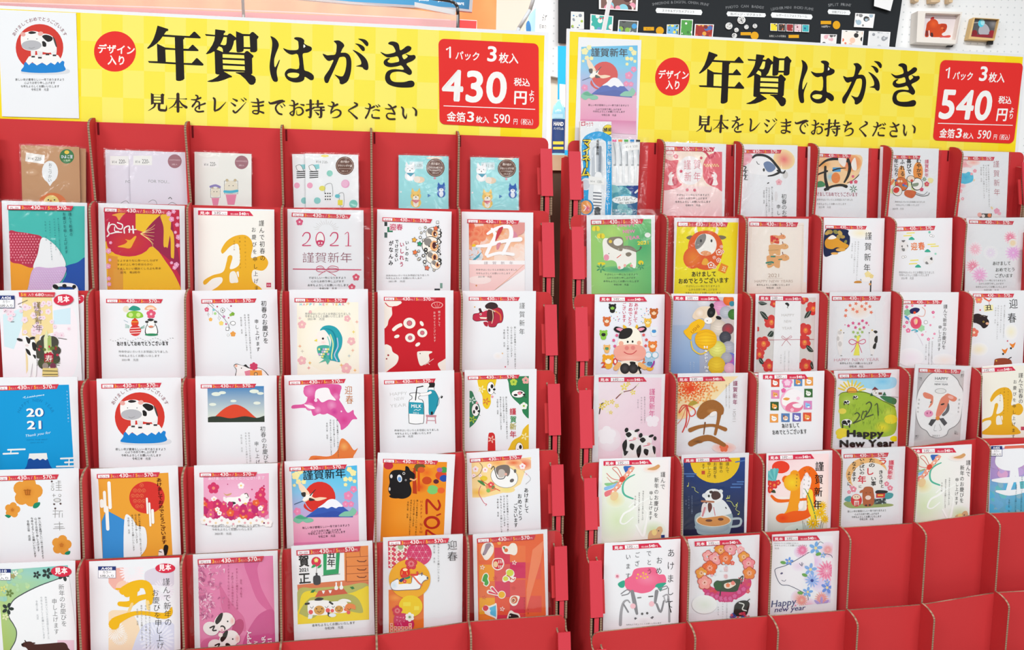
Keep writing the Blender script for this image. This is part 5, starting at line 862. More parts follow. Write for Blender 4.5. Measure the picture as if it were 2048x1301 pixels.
s.clip(); s.L([720, 800, 770, 770, 790, 720, 770, 690], 4, '8a6a5c'); s.E(945, 790, 98, '8a8684', 76, 15); s.E(945, 790, 95, 'f6f6f4', 73, 15); s.D([890, 720, 930, 705, 975, 710, 985, 750, 970, 785, 940, 775, 905, 780, 885, 750], '7c726c'); s.D([905, 745, 930, 735, 950, 755, 940, 790, 905, 790], 'c8bcb4'); s.L([852, 735, 870, 715, 882, 760, 900, 800, 940, 800, 955, 770], 6, '4a4644'); s.E(998, 815, 16, '6a6664', 12, -30); s.E(1020, 748, 9, '6a6664', 14); s.E(955, 770, 10, 'e8b0a0'); s.G(800, 800, 26, 'ecd044', 'e8c83c', 18); s.Q([810, 850, 870, 825, 885, 880, 830, 900], 'e89a68'); s.fl(850, 845, 22, 'e8545c', 'f4e0c0'); s.fl(865, 862, 12, '3a9a5c'); s.E(832, 885, 14, '8cc060'); s.L([780, 810, 830, 845, 900, 880, 915, 888], 5, 'd8503c'); s.D([755, 815, 790, 820, 810, 850, 790, 845], '4c8a4c'); s.L([780, 850, 765, 900, 785, 945, 805, 975, 820, 980, 812, 992], 4, 'd86c7c')
s.W('あけまして', 1098, 865, 1102, 1045, 33, '222', .01); s.W('おめでとう', 1052, 905, 1058, 1098, 32, '222', .01); s.W('ございます', 1022, 975, 1026, 1145, 30, '222', .01); vpara(s, [(N1, 965, 915, 1260), (N2, 942, 915, 1140), (A2, 920, 920, 1205), (N4, 898, 940, 1070)], 14, '555', .02); s.L([1080, 750, 1130, 800, 1095, 840], [2, 2, 3], '999')
# ===== left stand, tier 5
s = card(STL, 5, C7, (-30, 368), (810, 335), 'green and aqua bordered card with dark plum blossoms and brown cow silhouette')
s.clip((-30, 440), (730, 385), (860, 1400), (45, 1400)); s.P([(-30, 440), (730, 385), (760, 500), (-30, 620)], ['a8d0b8', '78c8c4', '8accc8', 'b4d494']); s.P([(-30, 620), (760, 500), (300, 1400), (40, 1400)], ['b8d48c', '8cccc4', 'a4bc5c', 'a8c060']); s.splat(0, 430, 300, 800, 30, 10, 30, ['b4d8a8', 'a4d0b4', 'c0dca0', '98ccbc'], 3)
s.D([900, 480, 700, 505, 560, 550, 400, 610, 240, 690, 140, 760, 90, 860, 95, 950, 140, 1020, 175, 1100, 160, 1200, 100, 1320, 100, 1450, 900, 1450], '4c5454', 6); s.D([910, 490, 700, 515, 560, 560, 405, 620, 246, 700, 148, 768, 100, 862, 105, 945, 150, 1018, 185, 1100, 170, 1204, 110, 1324, 110, 1460, 910, 1460], 'f2f4f6', 6)
for x, y, r, c in ((510, 470, 62, '333d3c'), (398, 487, 44, '333d3c'), (690, 490, 70, '3a4442'), (85, 852, 68, '333d38'), (105, 685, 44, '6c8448'), (40, 640, 40, 'd8dc88'), (165, 470, 34, 'f0f0e0'), (60, 940, 40, 'e4e8b4'), (140, 500, 30, 'b09a5c')): s.petals(x, y, r, c, 5, 20, .55)
s.clip(); codebox(s, -100, 424, 118, 545, 'A410'); mihon(s, 662, 450, 112, 58, 2); s.W('新年のお慶びを', 660, 585, 695, 1045, 66, '555', -.01); s.W('申し上げます', 585, 740, 612, 1130, 58, '555', -.01); vpara(s, [(A1, 495, 720, 1180), (A2, 445, 720, 1180), (N4, 395, 760, 970)], 26, 'b0b4b8', .07)
s.R(620, 1190, 800, 1320, 'ecc8d8'); s.D([235, 1240, 260, 1215, 310, 1205, 345, 1210, 380, 1235, 540, 1225, 660, 1215, 710, 1225, 735, 1270, 735, 1330, 320, 1330, 305, 1300, 280, 1270, 245, 1260], '4c2c28'); s.L([270, 1195, 290, 1220], 12, '3a2420'); s.L([330, 1225, 375, 1222], 14, '4c2c28'); s.E(245, 1238, 14, '2a1c1a')
s = card(STL, 5, C7, (960, 345), (1935, 305), 'white card with thick gold brushed ox character over pale chrysanthemums', extra=1)
s.clip((1170, 420), (1875, 375), (1880, 1400), (1170, 1400)); s.D([1165, 420, 1310, 380, 1340, 500, 1330, 620, 1250, 650, 1190, 600, 1150, 520], 'f0b4a8'); s.D([1560, 470, 1640, 420, 1760, 400, 1870, 400, 1870, 600, 1700, 600, 1580, 580], 'dcd6e2'); s.D([1160, 920, 1300, 870, 1420, 900, 1500, 1050, 1500, 1200, 1440, 1320, 1160, 1320], 'f4dcbc'); s.D([1440, 1250, 1540, 1040, 1700, 1000, 1890, 1040, 1890, 1400, 1440, 1400], 'd8dcee'); s.E(1330, 620, 80, 'f4ccb8', 70)
for x, y, r, c in ((1420, 450, 135, 'f8ecf0'), (1760, 650, 120, 'ebe4ee'), (1690, 1180, 190, 'e9ecf8'), (1240, 1090, 110, 'f8f2ec'), (1290, 1160, 90, 'f6eee4')):
    for n_, rr in ((24, 1), (20, .72), (14, .46)): s.petals(x, y, r * rr, c, n_, n_ * 3, .13, .55)
s.clip(); gy = 'efb81e'; s.L([1330, 660, 1440, 600, 1560, 590, 1610, 660, 1610, 780], [90, 90, 90, 90, 70], gy); s.L([1370, 690, 1480, 640], [80, 60], gy); s.L([1460, 610, 1440, 700, 1430, 780], [60, 80, 70], gy); s.L([1290, 800, 1400, 800, 1500, 740, 1640, 710], [50, 66, 60, 50], gy); s.L([1230, 1020, 1260, 980, 1420, 910, 1560, 900, 1760, 930, 1830, 900, 1850, 840], [120, 90, 50, 44, 66, 60, 14], gy); s.L([1425, 800, 1390, 880], 30, 'f4d28c'); s.L([1590, 780, 1600, 850], 40, 'f4d690'); s.L([1255, 640, 1300, 640], 20, gy)
s.W('謹んで新年の', 1790, 520, 1815, 1040, 84, '2c2a2a', -.008); s.W('お慶びを申し上げ', 1670, 640, 1735, 1290, 80, '2c2a2a', -.008); vpara(s, [(A1, 1610, 800, 1290), (A2, 1570, 810, 1290), (S3, 1525, 810, 1200), (N4, 1480, 850, 1030)], 22, '9a9488', .02); codebox(s, 1058, 396, 1250, 522, 'A408'); mihon(s, 1782, 416, 108, 52)
s = card(STL, 5, C8, (85, 272), (998, 228), 'pink photo card with two small spotted cow figurines and paper shavings', [S43(138, 318, 852, 280, 56, 'PL-11')], (10, 4, 3))
s.clip((138, 320), (948, 282), (975, 1300), (165, 1300)); s.Q([130, 320, 950, 280, 980, 1500, 160, 1500], 'e585b0'); s.D([640, 350, 800, 330, 780, 430, 820, 620, 900, 780, 970, 900, 900, 880, 780, 760, 700, 560], 'd9689c'); s.D([380, 600, 480, 760, 560, 860, 640, 960, 640, 1100, 420, 900, 380, 700], 'd96e9c'); s.G(520, 520, 110, 'ec94bc', 'e585b0', 160); s.D([820, 900, 970, 900, 985, 1400, 640, 1400, 620, 1240, 700, 1050], 'cf5a92'); s.E(570, 1060, 60, 'c04878', 100, 20); rd = random.Random(5)
for i in range(120): x, y = 150 + abs(rd.gauss(0, 110)), rd.uniform(360, 960); s.L([x, y, x + rd.uniform(-40, 40), y + rd.uniform(-20, 20), x + rd.uniform(-30, 30), y + rd.uniform(10, 45)], [8, 14, 4], ['c86c9a', 'f0b0cc', 'd884ac', 'f6cce0', 'b85a8c'][i % 5])
s.G(330, 1240, 160, 'cc5a90', 'd8709c', 90)
def figu(x, y, k): s.E(x, y, k * 1.25, 'f4ebe8', k, -35); s.E(x - k * 1.5, y + k * .8, k * .95, 'efe6e4', k * .8, 20); s.D([x - k, y - k * .1, x - k * .5, y - k * .9, x - k * .1, y - k, x - k * .3, y - k * .2, x - k * .8, y + k * .3], '23201f'); s.E(x - k * .1, y + k * .7, k * .35, '23201f', k * .25, 40); s.E(x + k * .45, y - k * .05, k * .1, '333'); s.G(x + k, y - k * .1, k * .3, 'f4b8b0', 'f4e2e0', k * .5); s.L([x - k * 1.6, y + k * .7, x - k * 1.1, y + k * .5, x - k * 1.3, y + k, x - k * .9, y + k], 16, '23201f')
figu(420, 990, 92); figu(475, 1180, 92); s.E(400, 1070, 26, 'f6e4e0'); s.E(385, 1130, 24, 'f6e4e0'); s.E(1050 - 650, 1080, 12, 'eba8b8')
vpara(s, [(S1[::-1], 470, 370, 860), (S2[::-1], 512, 455, 815), (S3[::-1], 560, 410, 860), (S4[::-1], 605, 530, 730)], 24, '9c2c5c', .01)
for tx, x, y0, y1 in (('HAPPY', 695, 1330, 1080), ('NEW', 770, 1400, 1180), ('YEAR', 850, 1340, 1140), ('2021', 915, 1330, 1150)):
    for i, ch in enumerate(tx): v = y0 + (y1 - y0) * (i + .5) / len(tx); s.T(ch, x + 22, v + 26, x + 16, v - 26, 62, 'f6e8ee', .02)
s = card(STL, 5, C8, (1143, 180), (2020, 120), 'card with two sleepy cows under a yellow heated-table quilt and orange drawers', [S43(1200, 222, 1895, 176, 56, 'PL-09')], (8, 3, 2))
s.clip((1202, 222), (1975, 172), (1985, 970), (1215, 1022)); s.Q([1200, 220, 1980, 170, 1990, 1500, 1210, 1500], 'f4f4f4'); s.Q([1715, 190, 1980, 170, 1985, 620, 1720, 560], 'ea8e48'); s.Q([1210, 595, 1710, 548, 1985, 560, 1985, 610, 1215, 660], 'dc7c50')
for q in ([1735, 255, 1735, 565], [1735, 300, 1980, 285], [1740, 398, 1980, 385], [1740, 478, 1980, 465], [1745, 565, 1980, 545], [1880, 180, 1890, 290], [1740, 330, 1740, 560]): s.L(q, 6, 'a85428', False)
for y in (345, 435, 515): s.L([1858, y - 12, 1878, y, 1935, y, 1952, y - 14], 11, '7c3a1c', False)
s.D([1215, 660, 1400, 630, 1700, 610, 1985, 600, 1990, 1000, 1400, 1060, 1210, 1040], 'b8b864'); s.D([1260, 700, 1350, 660, 1460, 700, 1500, 740, 1600, 720, 1800, 680, 1900, 640, 1990, 640, 1990, 1060, 1200, 1060, 1230, 850], 'eed62c'); s.D([1230, 900, 1320, 760, 1420, 720, 1720, 690, 1860, 740, 1920, 880, 1860, 940, 1500, 960, 1300, 940], 'b4b45c'); s.D([1215, 910, 1360, 960, 1500, 880, 1640, 900, 1760, 880, 1900, 900, 1990, 860, 1990, 1080, 1200, 1080], 'f0d42c')
s.Q([1440, 660, 1700, 625, 1755, 690, 1400, 730], 'd05c40'); s.Q([1370, 650, 1410, 645, 1385, 680, 1350, 680], '2f7a3c'); s.Q([1775, 620, 1810, 612, 1830, 635, 1800, 645], '2f7a3c')
for x, y in ((1630, 610), (1685, 605)): s.D([x - 8, y - 40, x + 8, y - 40, x + 8, y - 10, x + 20, y + 15, x + 12, y + 38, x - 14, y + 38, x - 18, y + 12, x - 8, y - 10], 'f6f4f4')
for x, y in ((1492, 672), (1565, 668)): s.Q([x - 18, y - 14, x + 18, y - 14, x + 5, y + 18, x - 5, y + 18], 'f6f4f4')
s.P([(1490, 250), (1670, 240), (1655, 475), (1492, 492)], '26a060'); s.P([(1530, 250), (1630, 245), (1622, 425), (1525, 435)], 'f2f4f2'); s.W('丑年', 1580, 220, 1576, 405, 92, '222', .02); s.L([1478, 497, 1672, 478], 5, '444', False); s.E(1414, 345, 52, 'dc2c4c'); s.fl(1414, 330, 24, 'f0e070', 'fff'); s.L([1420, 390, 1416, 470], 4, '5c4a30'); s.D([1362, 412, 1380, 380, 1408, 378, 1400, 402], '2fa05c'); s.D([1430, 416, 1440, 390, 1472, 375, 1462, 405], '2fa05c'); s.D([1408, 468, 1428, 468, 1430, 490, 1458, 505, 1458, 585, 1390, 590, 1382, 510, 1408, 492], '3c3c40', 3)
s.T('賀', 1228, 390, 1345, 382, 130, '222', .03); s.T('2021', 1232, 455, 1338, 448, 52, '222', .02); s.L([1235, 482, 1335, 476], 16, '222', False); s.L([1285, 490, 1285, 565], 16, '222', False); s.L([1240, 575, 1350, 566], 16, '222', False); s.L([1290, 525, 1330, 522], 10, '222', False); s.L([1250, 530, 1252, 568], 12, '222', False)
for x, y, k, sp in ((1448, 840, 1.0, 0), (1660, 835, .78, 1)):
    s.D([x - 120 * k, y - 60 * k, x - 60 * k, y - 80 * k, x + 60 * k, y - 80 * k, x + 115 * k, y - 60 * k, x + 120 * k, y + 40 * k, x + 80 * k, y + 78 * k, x - 80 * k, y + 78 * k, x - 122 * k, y + 50 * k], 'f8f6f4'); s.E(x, y + 28 * k, 58 * k, 'd8a04c', 50 * k)
    s.L([x - 98 * k, y - 12 * k, x - 80 * k, y + 8 * k, x - 62 * k, y - 16 * k], 5, '333'); s.L([x + 60 * k, y - 12 * k, x + 78 * k, y + 2 * k, x + 98 * k, y - 20 * k], 5, '333'); s.E(x - 30 * k, y + 12 * k, 8 * k, '5c3c1c'); s.E(x + 28 * k, y + 12 * k, 8 * k, '5c3c1c'); s.L([x - 22 * k, y + 38 * k, x, y + 50 * k, x + 22 * k, y + 35 * k], 6, '5c3c1c'); s.E(x - 92 * k, y + 48 * k, 24 * k, 'e85858'); s.E(x + 92 * k, y + 30 * k, 24 * k, 'e85858')
s.D([1395, 760, 1430, 732, 1490, 738, 1480, 758, 1440, 765], '33302e'); s.D([1725, 830, 1760, 795, 1830, 810, 1835, 860, 1790, 850, 1740, 880], 'ea8a4c'); s.E(1762, 890, 20, 'e85858'); s.L([1750, 850, 1775, 862, 1785, 845], 5, '7c2c1c'); s.D([1650, 770, 1700, 745, 1770, 755, 1790, 780, 1740, 775], 'f6f4f0'); s.L([1300, 800, 1335, 795], 22, '33302e'); s.L([1560, 780, 1590, 800], 20, '33302e'); s.Q([1330, 915, 1380, 920, 1365, 960, 1325, 960], 'e8eef0'); s.Q([1535, 890, 1560, 890, 1570, 945, 1540, 930], '333'); s.E(1590, 920, 40, 'e8f0f4', 22)
s.clip(); para(s, [('本年もよろしくお願いいたします', 1370, 1045, 1835), ('令和3年　元旦', 1505, 1076, 1708)], 32, '444', 0, -.07)
def washi(s, x, y, r, c): 
    s.fl(x, y, r, c, None); s.fl(x, y, r * .78, c); s.petals(x, y, r * .6, 'f0a8b0', 12, 0, .12, .35)
s = card(STL, 5, C9, (130, 180), (925, 145), 'white card with papier-mache ox on a yellow moon, crimson patterns, left half', [S43(180, 210, 790, 180, 46, 'PL-02')], (6, 8, 2))
s.clip((180, 215), (880, 170), (900, 1300), (190, 1300)); s.Q([185, 700, 535, 690, 537, 1300, 190, 1300], 'ea7a30'); s.G(250, 780, 80, 'f4a040', 'ea7a30', 40); s.D([180, 240, 380, 225, 350, 400, 180, 480], 'd8445c')
for i in range(5):
    for q in range(4):
        x, y = 210 + q * 55, 270 + i * 46 + (q % 2) * 10
        if y < 470 - (q * 40): s.star5(x, y, 30, 'f4e4dc', 0, 4, .5); s.E(x, y, 6, 'd8a05c')
s.E(490, 340, 125, 'd8386c', 120, 0, 36)
for i in range(4):
    for q in range(4):
        x, y = 400 + i * 62 + (q % 2) * 30, 262 + q * 58
        if math.hypot(x - 490, y - 340) < 112:
            for a in range(6): t = a * 1.047; s.L([x, y, x + 30 * math.cos(t), y + 30 * math.sin(t)], 2.4, 'f0b0c4', False)
            s.E(x, y, 6, 'f6d0dc')
s.petals(305, 270, 52, 'f0f2e4', 8, 0, .6, 0); s.E(305, 270, 28, 'a8bc8c'); s.E(395, 590, 207, 'f2ae1c', 196, 0, 40); s.fl(410, 438, 62, 'd42c48', None); s.petals(410, 438, 36, 'f4c8c0', 12, 0, .12, .35)
s.E(405, 860, 118, 'f0cc14', 108, 0, 32); s.Q([330, 820, 405, 820, 405, 860, 330, 860], 'f0dc40'); s.Q([440, 860, 490, 860, 490, 900, 440, 900], 'f4e04c'); s.D([250, 950, 330, 930, 400, 960, 440, 1040, 400, 1100, 300, 1110, 240, 1040], 'cc2c60'); s.splat(265, 960, 410, 1090, 22, 5, 8, ['e07c9c'], 4); s.fl(272, 905, 52, 'd02c48'); s.petals(272, 905, 30, 'f4c8c0', 12, 0, .12, .35); s.fl(395, 968, 46, 'f4f4ec', '7a9a6c', 6); s.petals(395, 968, 24, 'b8cca4', 10, 0, .15, .3)
for i in range(6):
    for q in range(3 if i in (0, 5) else 2):
        x, y = 200 + i * 37, 1125 - q * 32; s.R(x, y - 32, x + 30, y - 4, 'f2c8b0'); s.R(x + 6, y - 26, x + 24, y - 10, 'dc5a50')
s.D([205, 650, 215, 620, 270, 585, 300, 600, 400, 630, 420, 560, 470, 540, 480, 525, 495, 540, 520, 520, 530, 545, 575, 565, 578, 592, 540, 610, 510, 650, 490, 690, 360, 700, 230, 700], '7c6a78', 4); s.D([210, 648, 222, 620, 270, 592, 300, 608, 405, 636, 425, 565, 472, 546, 525, 545, 570, 568, 573, 588, 535, 604, 504, 646, 485, 684, 360, 694, 234, 694], 'f4f6f8', 4); s.G(240, 650, 34, 'd4ecf6', 'f0f4f8', 40); s.E(570, 578, 8, '333'); s.E(515, 550, 6, '333'); s.Q([285, 575, 410, 570, 412, 630, 285, 640], 'f0b428'); s.fl(345, 610, 20, 'e0344c', 'f4e4a0'); s.D([290, 600, 330, 575, 340, 590, 310, 620], '2c3a68'); s.D([340, 575, 390, 560, 400, 575, 360, 590], '2c8a5c'); s.D([300, 540, 310, 490, 345, 475, 385, 485, 398, 530, 380, 565, 320, 575], 'd8382c'); s.E(350, 495, 24, 'f4dcb0', 14); s.L([410, 545, 470, 545, 470, 520], 20, 'd84a3c'); s.L([430, 560, 480, 620, 515, 650], 16, 'e0745c'); s.L([320, 510, 315, 545], 5, 'f0c060'); s.L([365, 515, 372, 545], 5, 'f0c060')
s.clip(); s.T('迎', 768, 290, 872, 285, 100, '222', -.01); s.T('春', 768, 400, 875, 396, 100, '222', -.01); vpara(s, [('今年もよろしくお願いいたします', 682, 200, 620), ('令和三年　元旦', 640, 215, 430)], 20, '444', 0)
s = card(STL, 5, C9, (1025, 150), (1768, 98), 'orange and magenta checked card with lucky charm stickers', [S43(1065, 188, 1650, 150, 46, 'PL-12')], (8, 10, 3))
s.clip((1065, 190), (1728, 140), (1765, 1300), (1085, 1300)); s.Q([1060, 180, 1730, 130, 1770, 1400, 1085, 1400], 'ec6a3c')
for i, (x, y, c) in enumerate(((1085, 240, 'ee7c40'), (1240, 280, 'd83c54'), (1395, 420, 'd42c60'), (1090, 450, 'f09a2c'), (1240, 610, 'd84464'), (1240, 450, 'e0605c'), (1395, 600, 'e05a54'), (1090, 620, 'e87848'), (1240, 780, 'e85c40'), (1395, 770, 'd83c50'), (1090, 780, 'f0a82c'), (1240, 950, 'd83850'), (1090, 950, 'ee8434'), (1395, 260, 'ee7844'), (1550, 430, 'e86048'), (1555, 760, 'e4584c'), (1395, 940, 'e04a4c'))): s.R(x, y, x + 155, y + 165, c)
s.Q([1620, 300, 1740, 200, 1700, 420, 1600, 760, 1560, 900, 1560, 700], 'f28a60')
w = 'f6efe4'
s.D([1105, 320, 1130, 245, 1200, 225, 1232, 260, 1228, 330, 1180, 395, 1145, 400, 1120, 360], w); s.D([1140, 300, 1155, 245, 1195, 235, 1205, 260, 1180, 300, 1150, 350, 1120, 350], 'a08c98'); s.E(1133, 345, 5, '333'); s.L([1200, 250, 1220, 270], 3, '444'); s.fl(1288, 232, 20, 'f0b04c')
s.D([1318, 270, 1345, 260, 1380, 265, 1410, 235, 1450, 240, 1468, 280, 1465, 330, 1440, 355, 1400, 345, 1345, 340, 1318, 305], w); s.E(1357, 305, 19, 'e8703c'); s.D([1325, 275, 1345, 275, 1340, 300], '4a8a4c')
s.D([1215, 440, 1230, 395, 1270, 382, 1320, 390, 1338, 440, 1315, 490, 1265, 505, 1225, 480], w); s.D([1225, 440, 1238, 402, 1272, 392, 1312, 398, 1327, 440, 1308, 480, 1266, 494, 1233, 472], 'd82c40'); s.E(1252, 445, 24, 'f2cfa0', 30)
for x in (1285, 1302, 1318): s.L([x, 405, x - 4, 435], 7, w); s.L([x, 455, x, 480], 7, w)
s.D([1320, 610, 1325, 570, 1355, 545, 1355, 505, 1390, 490, 1430, 510, 1440, 545, 1430, 570, 1455, 575, 1440, 610, 1410, 625, 1380, 610, 1345, 625], w); s.E(1395, 530, 36, 'd4dc4c', 34); s.E(1352, 588, 26, 'd8dc50', 24); s.L([1365, 555, 1395, 575, 1400, 600], 8, 'c8402c'); s.L([1400, 580, 1430, 600, 1440, 585], 8, 'd84c40')
s.D([1110, 610, 1130, 545, 1165, 530, 1185, 560, 1180, 590, 1192, 630, 1165, 668, 1130, 650, 1132, 630], w); s.D([1120, 608, 1137, 550, 1163, 540, 1176, 562, 1170, 592, 1182, 630, 1162, 657, 1140, 645, 1142, 622], '4aa848')
s.L([1275, 745, 1215, 680], [24, 40], w); s.L([1275, 748, 1185, 720], [24, 44], w); s.L([1272, 742, 1218, 685], [10, 24], 'e04868'); s.L([1270, 746, 1190, 722], [8, 22], 'dc4460'); s.E(1313, 748, 40, w); s.E(1313, 748, 33, 'f0b830')
s.D([1390, 820, 1400, 770, 1440, 755, 1490, 765, 1480, 810, 1460, 850, 1420, 858], w); s.E(1437, 800, 34, 'd86848', 38, 30); s.E(1430, 803, 22, 'f0c8a8', 25, 30); s.E(1428, 805, 13, '7c3424', 16, 30); s.E(1426, 806, 5, 'e8a080', 7)
s.D([1118, 880, 1150, 850, 1185, 860, 1230, 845, 1262, 840, 1265, 985, 1230, 975, 1150, 940, 1140, 915, 1120, 900], w); s.E(1152, 882, 28, 'd8384c'); s.Q([1185, 880, 1255, 852, 1257, 972, 1185, 938], '5cc0e4'); s.Q([1165, 905, 1190, 880, 1195, 900, 1205, 908, 1195, 920, 1200, 945, 1165, 930], 'f4f4f6')
s.D([1365, 985, 1385, 920, 1410, 905, 1440, 925, 1485, 940, 1500, 990, 1490, 1050, 1465, 1050, 1440, 1080, 1400, 1070, 1380, 1030], w); s.D([1380, 975, 1395, 935, 1430, 940, 1475, 955, 1490, 1000, 1480, 1040, 1465, 1030, 1455, 1000, 1425, 985, 1410, 1010, 1390, 1010], '2a2626'); s.E(1396, 958, 7, w)
for x, y in ((1438, 428), (1120, 476), (1318, 890)): s.petals(x, y, 25, 'f8e4dc', 5, 10, .5, .25)
for x, y in ((1245, 582), (1430, 682), (1138, 775)): s.petals(x, y, 22, 'd0504c', 5, 10, .3, .3)
for i in range(7): s.L([1150 + i * 28, 1075 - (i % 3) * 8, 1170 + i * 28, 1068 - (i % 2) * 12], 6, 'f4dcd0')
s.L([1318, 1070, 1320, 1040], 5, 'f4dcd0'); vpara(s, [('元旦　令和三年', 1575, 880, 1120), ('今年もよろしくお願い', 1538, 765, 1080)], 17, 'a8442c', .02)
# ===== right stand, tier 0
def msg4(s, x, y, h, dy=28, c='555', w=(230, 200, 260, 140), f=(S1, S2, S3, S4)):
    for q, (t, ww) in enumerate(zip(f, w)): s.T(t, x - ww / 2, y + q * dy, x + ww / 2, y + q * dy, h, c)
s = card(STR, 0, C10, (715, 55), (1230, 75), 'pale pink card with round white seal lettering between two red half discs', [S43(725, 93, 1137, 101, 36, 'PL-10')], (2, 14, 2), w=97)
s.clip((700, 130), (1196, 138), (1196, 900), (700, 900)); s.P([(700, 120), (1196, 130), (1196, 420), (700, 420)], ['f8e2d8', 'f9ecd4', 'fae8d8', 'f8dcda']); s.P([(700, 420), (1196, 420), (1196, 900), (700, 900)], ['f8dcdc', 'f9e0dc', 'f4b8c4', 'f4b8c4']); r = 'e8707c'
s.D([700, 205, 780, 210, 840, 205, 830, 250, 825, 320, 845, 380, 870, 405, 800, 440, 700, 430], r); s.D([1040, 300, 1045, 230, 1080, 170, 1140, 145, 1210, 135, 1210, 440, 1150, 430, 1080, 400, 1045, 350], r); s.E(935, 290, 103, 'f6f1f2', 118, 0, 36); s.E(770, 145, 44, 'fbe8e6', 24); s.E(770, 145, 36, 'e89098', 18); s.E(770, 145, 30, 'fbe8e6', 14)
for i in range(12): s.R(1050 + i * 10, 236 + (i % 2) * 12, 1060 + i * 10, 248 + (i % 2) * 12, 'f4d898')
s.fl(820, 175, 20, 'ec8c98', 'f8d8d8'); s.fl(742, 248, 22, 'f4b0b4', 'f8d8d8'); s.fl(1026, 188, 12, 'dc5c6c'); s.fl(862, 296, 13, 'd8546c'); s.L([1036, 125, 1070, 150, 1100, 190, 1130, 160, 1140, 140], 16, 'd04860')
for x, sg in ((785, 1), (1130, -1)): s.D([x - 30 * sg, 405, x - 20 * sg, 360, x - 25 * sg, 330, x, 300, x + 20 * sg, 330, x + 5 * sg, 350, x + 30 * sg, 380, x + 25 * sg, 408], 'f8eeec'); s.D([x + 5 * sg, 360, x + 40 * sg, 350, x + 48 * sg, 390, x + 20 * sg, 410], 'c83a54'); s.L([x + 5 * sg, 318, x + 30 * sg, 305], 8, 'c83a54')
c = 'e08c98'
for ch, x, y in (('謹', 882, 275), ('賀', 962, 272), ('新', 885, 372), ('年', 962, 372)): s.T(ch, x, y, x + 62, y, 84, c, -.005)
s.E(912, 448, 12, 'e06c80'); s.E(972, 450, 12, 'e06c80'); s.E(945, 448, 3, 'e8a'); msg4(s, 958, 496, 19, 28, '666', (270, 235, 290, 125))
s = card(STR, 0, C11, (92, 75), (550, 85), 'glossy white card with large brushed white ox head and blue-grey patch', [S43(60, 120, 420, 122, 30, '1104')], (2, 3, 2), w=97)
s.D([60, 140, 160, 150, 190, 190, 150, 230, 100, 260, 60, 240], 'f0b0c0'); s.G(440, 200, 90, 'f0787c', 'f8e0a8', 80, 30); s.G(140, 200, 40, 'f0a0b4', 'f4c4cc', 34); s.fl(398, 385, 26, 'f0b8c0', 'e08898'); s.E(450, 325, 22, 'd8d6d4', 30); s.E(374, 500, 13, 'e4e2e4', 40); s.D([180, 200, 240, 170, 330, 190, 380, 260, 400, 300, 340, 330, 280, 330, 150, 300], 'f6f6f8')
s.L([185, 185, 215, 165, 280, 168, 330, 195, 370, 240, 405, 295, 360, 325, 310, 335], [16, 20, 20, 20, 20, 16, 10], '2a2a2c'); s.L([385, 290, 430, 310, 450, 290, 440, 315], [14, 16, 8, 4], '2a2a2c'); s.D([272, 235, 310, 215, 355, 240, 370, 270, 340, 300, 300, 295], '7488ac'); s.L([215, 215, 225, 235, 240, 240], 5, '444'); s.E(275, 285, 9, '444', 14)
for q in (0, 1, 2): s.L([105, 255 + q * 38, 130, 262 + q * 38, 118, 285 + q * 38, 145, 290 + q * 38], [8, 9, 7, 3], '3a3a3c')
s.E(310, 392, 10, '444', 5, -30); s.W('初春のお慶び', 438, 480, 444, 740, 44, '2c2a2a'); s.W('申し上げ', 393, 560, 398, 760, 34, '2c2a2a'); vpara(s, [(N1, 343, 420, 720), (N2, 318, 425, 630), (A2, 297, 425, 690), (N4, 276, 450, 560)], 16, '888', 0)
s = card(STR, 0, C11, (697, 95), (1128, 108), 'white card with black brushed ox character over orange sunrise', [S43(700, 150, 985, 160, 30, '1105')], (2, 4, 2), w=97)
s.D([690, 180, 820, 190, 1060, 165, 1055, 300, 990, 380, 900, 420, 760, 420, 690, 380], 'f6d0a0'); s.G(980, 230, 90, 'e8694c', 'f4b478', 70); s.G(760, 240, 70, 'f0a84c', 'f6d0a0', 44); s.D([700, 390, 740, 375, 770, 395, 765, 420, 700, 425], '4c9060'); s.G(820, 340, 50, '8ccbe0', 'f0d8b0'); s.E(860, 350, 36, 'e88a4c', 44); s.R(835, 265, 900, 300, '4aa0d8'); b = '2a2826'
s.L([725, 255, 780, 210, 850, 195, 920, 205, 960, 220], [12, 18, 22, 18, 14], b); s.L([960, 200, 975, 260, 960, 330, 930, 385], [22, 26, 22, 14], b); s.L([775, 260, 775, 350, 795, 440], [20, 22, 26], b); s.L([690, 345, 720, 320, 790, 295], [22, 14, 16], b); s.L([835, 290, 880, 275, 940, 270], [10, 10, 6], b); s.L([775, 445, 830, 420, 900, 408, 945, 420], [26, 18, 20, 26], b)
s.L([955, 390, 1000, 370, 1040, 335, 1050, 320], [5, 5, 7, 3], b); s.fl(1000, 338, 12, 'e06080'); s.fl(985, 385, 14, 'd8506c'); s.fl(1022, 382, 16, 'e06880'); s.petals(1003, 440, 34, '6a8a74', 7, 0, .25)
s.D([880, 190, 910, 175, 945, 200, 930, 260, 890, 230], 'f4ece6'); s.D([985, 240, 1000, 200, 1020, 190, 1030, 280, 1000, 285], 'f6f0ea')
s.T('あけましておめでとうございます', 680, 495, 1040, 500, 38, 'a83858', .015, -.2); para(s, [(A1, 705, 535, 1000), (A2, 705, 570, 945), (A3, 720, 596, 820)], 20, '999')
s = card(STR, 0, C12, (105, 98), (520, 112), 'white card with round toy drum, small ox and black brush poem', [S43(122, 166, 368, 170, 28, '1106')], (2, 4, 2), w=97)
s.E(350, 300, 40, 'f09a4c', 80); s.E(215, 330, 30, 'f4a860', 80); s.splat(120, 360, 460, 500, 16, 14, 26, ['dce8a8', 'f2e8a8', 'e4ecb8'], 7); s.L([130, 400, 150, 370], 20, 'f0905c')
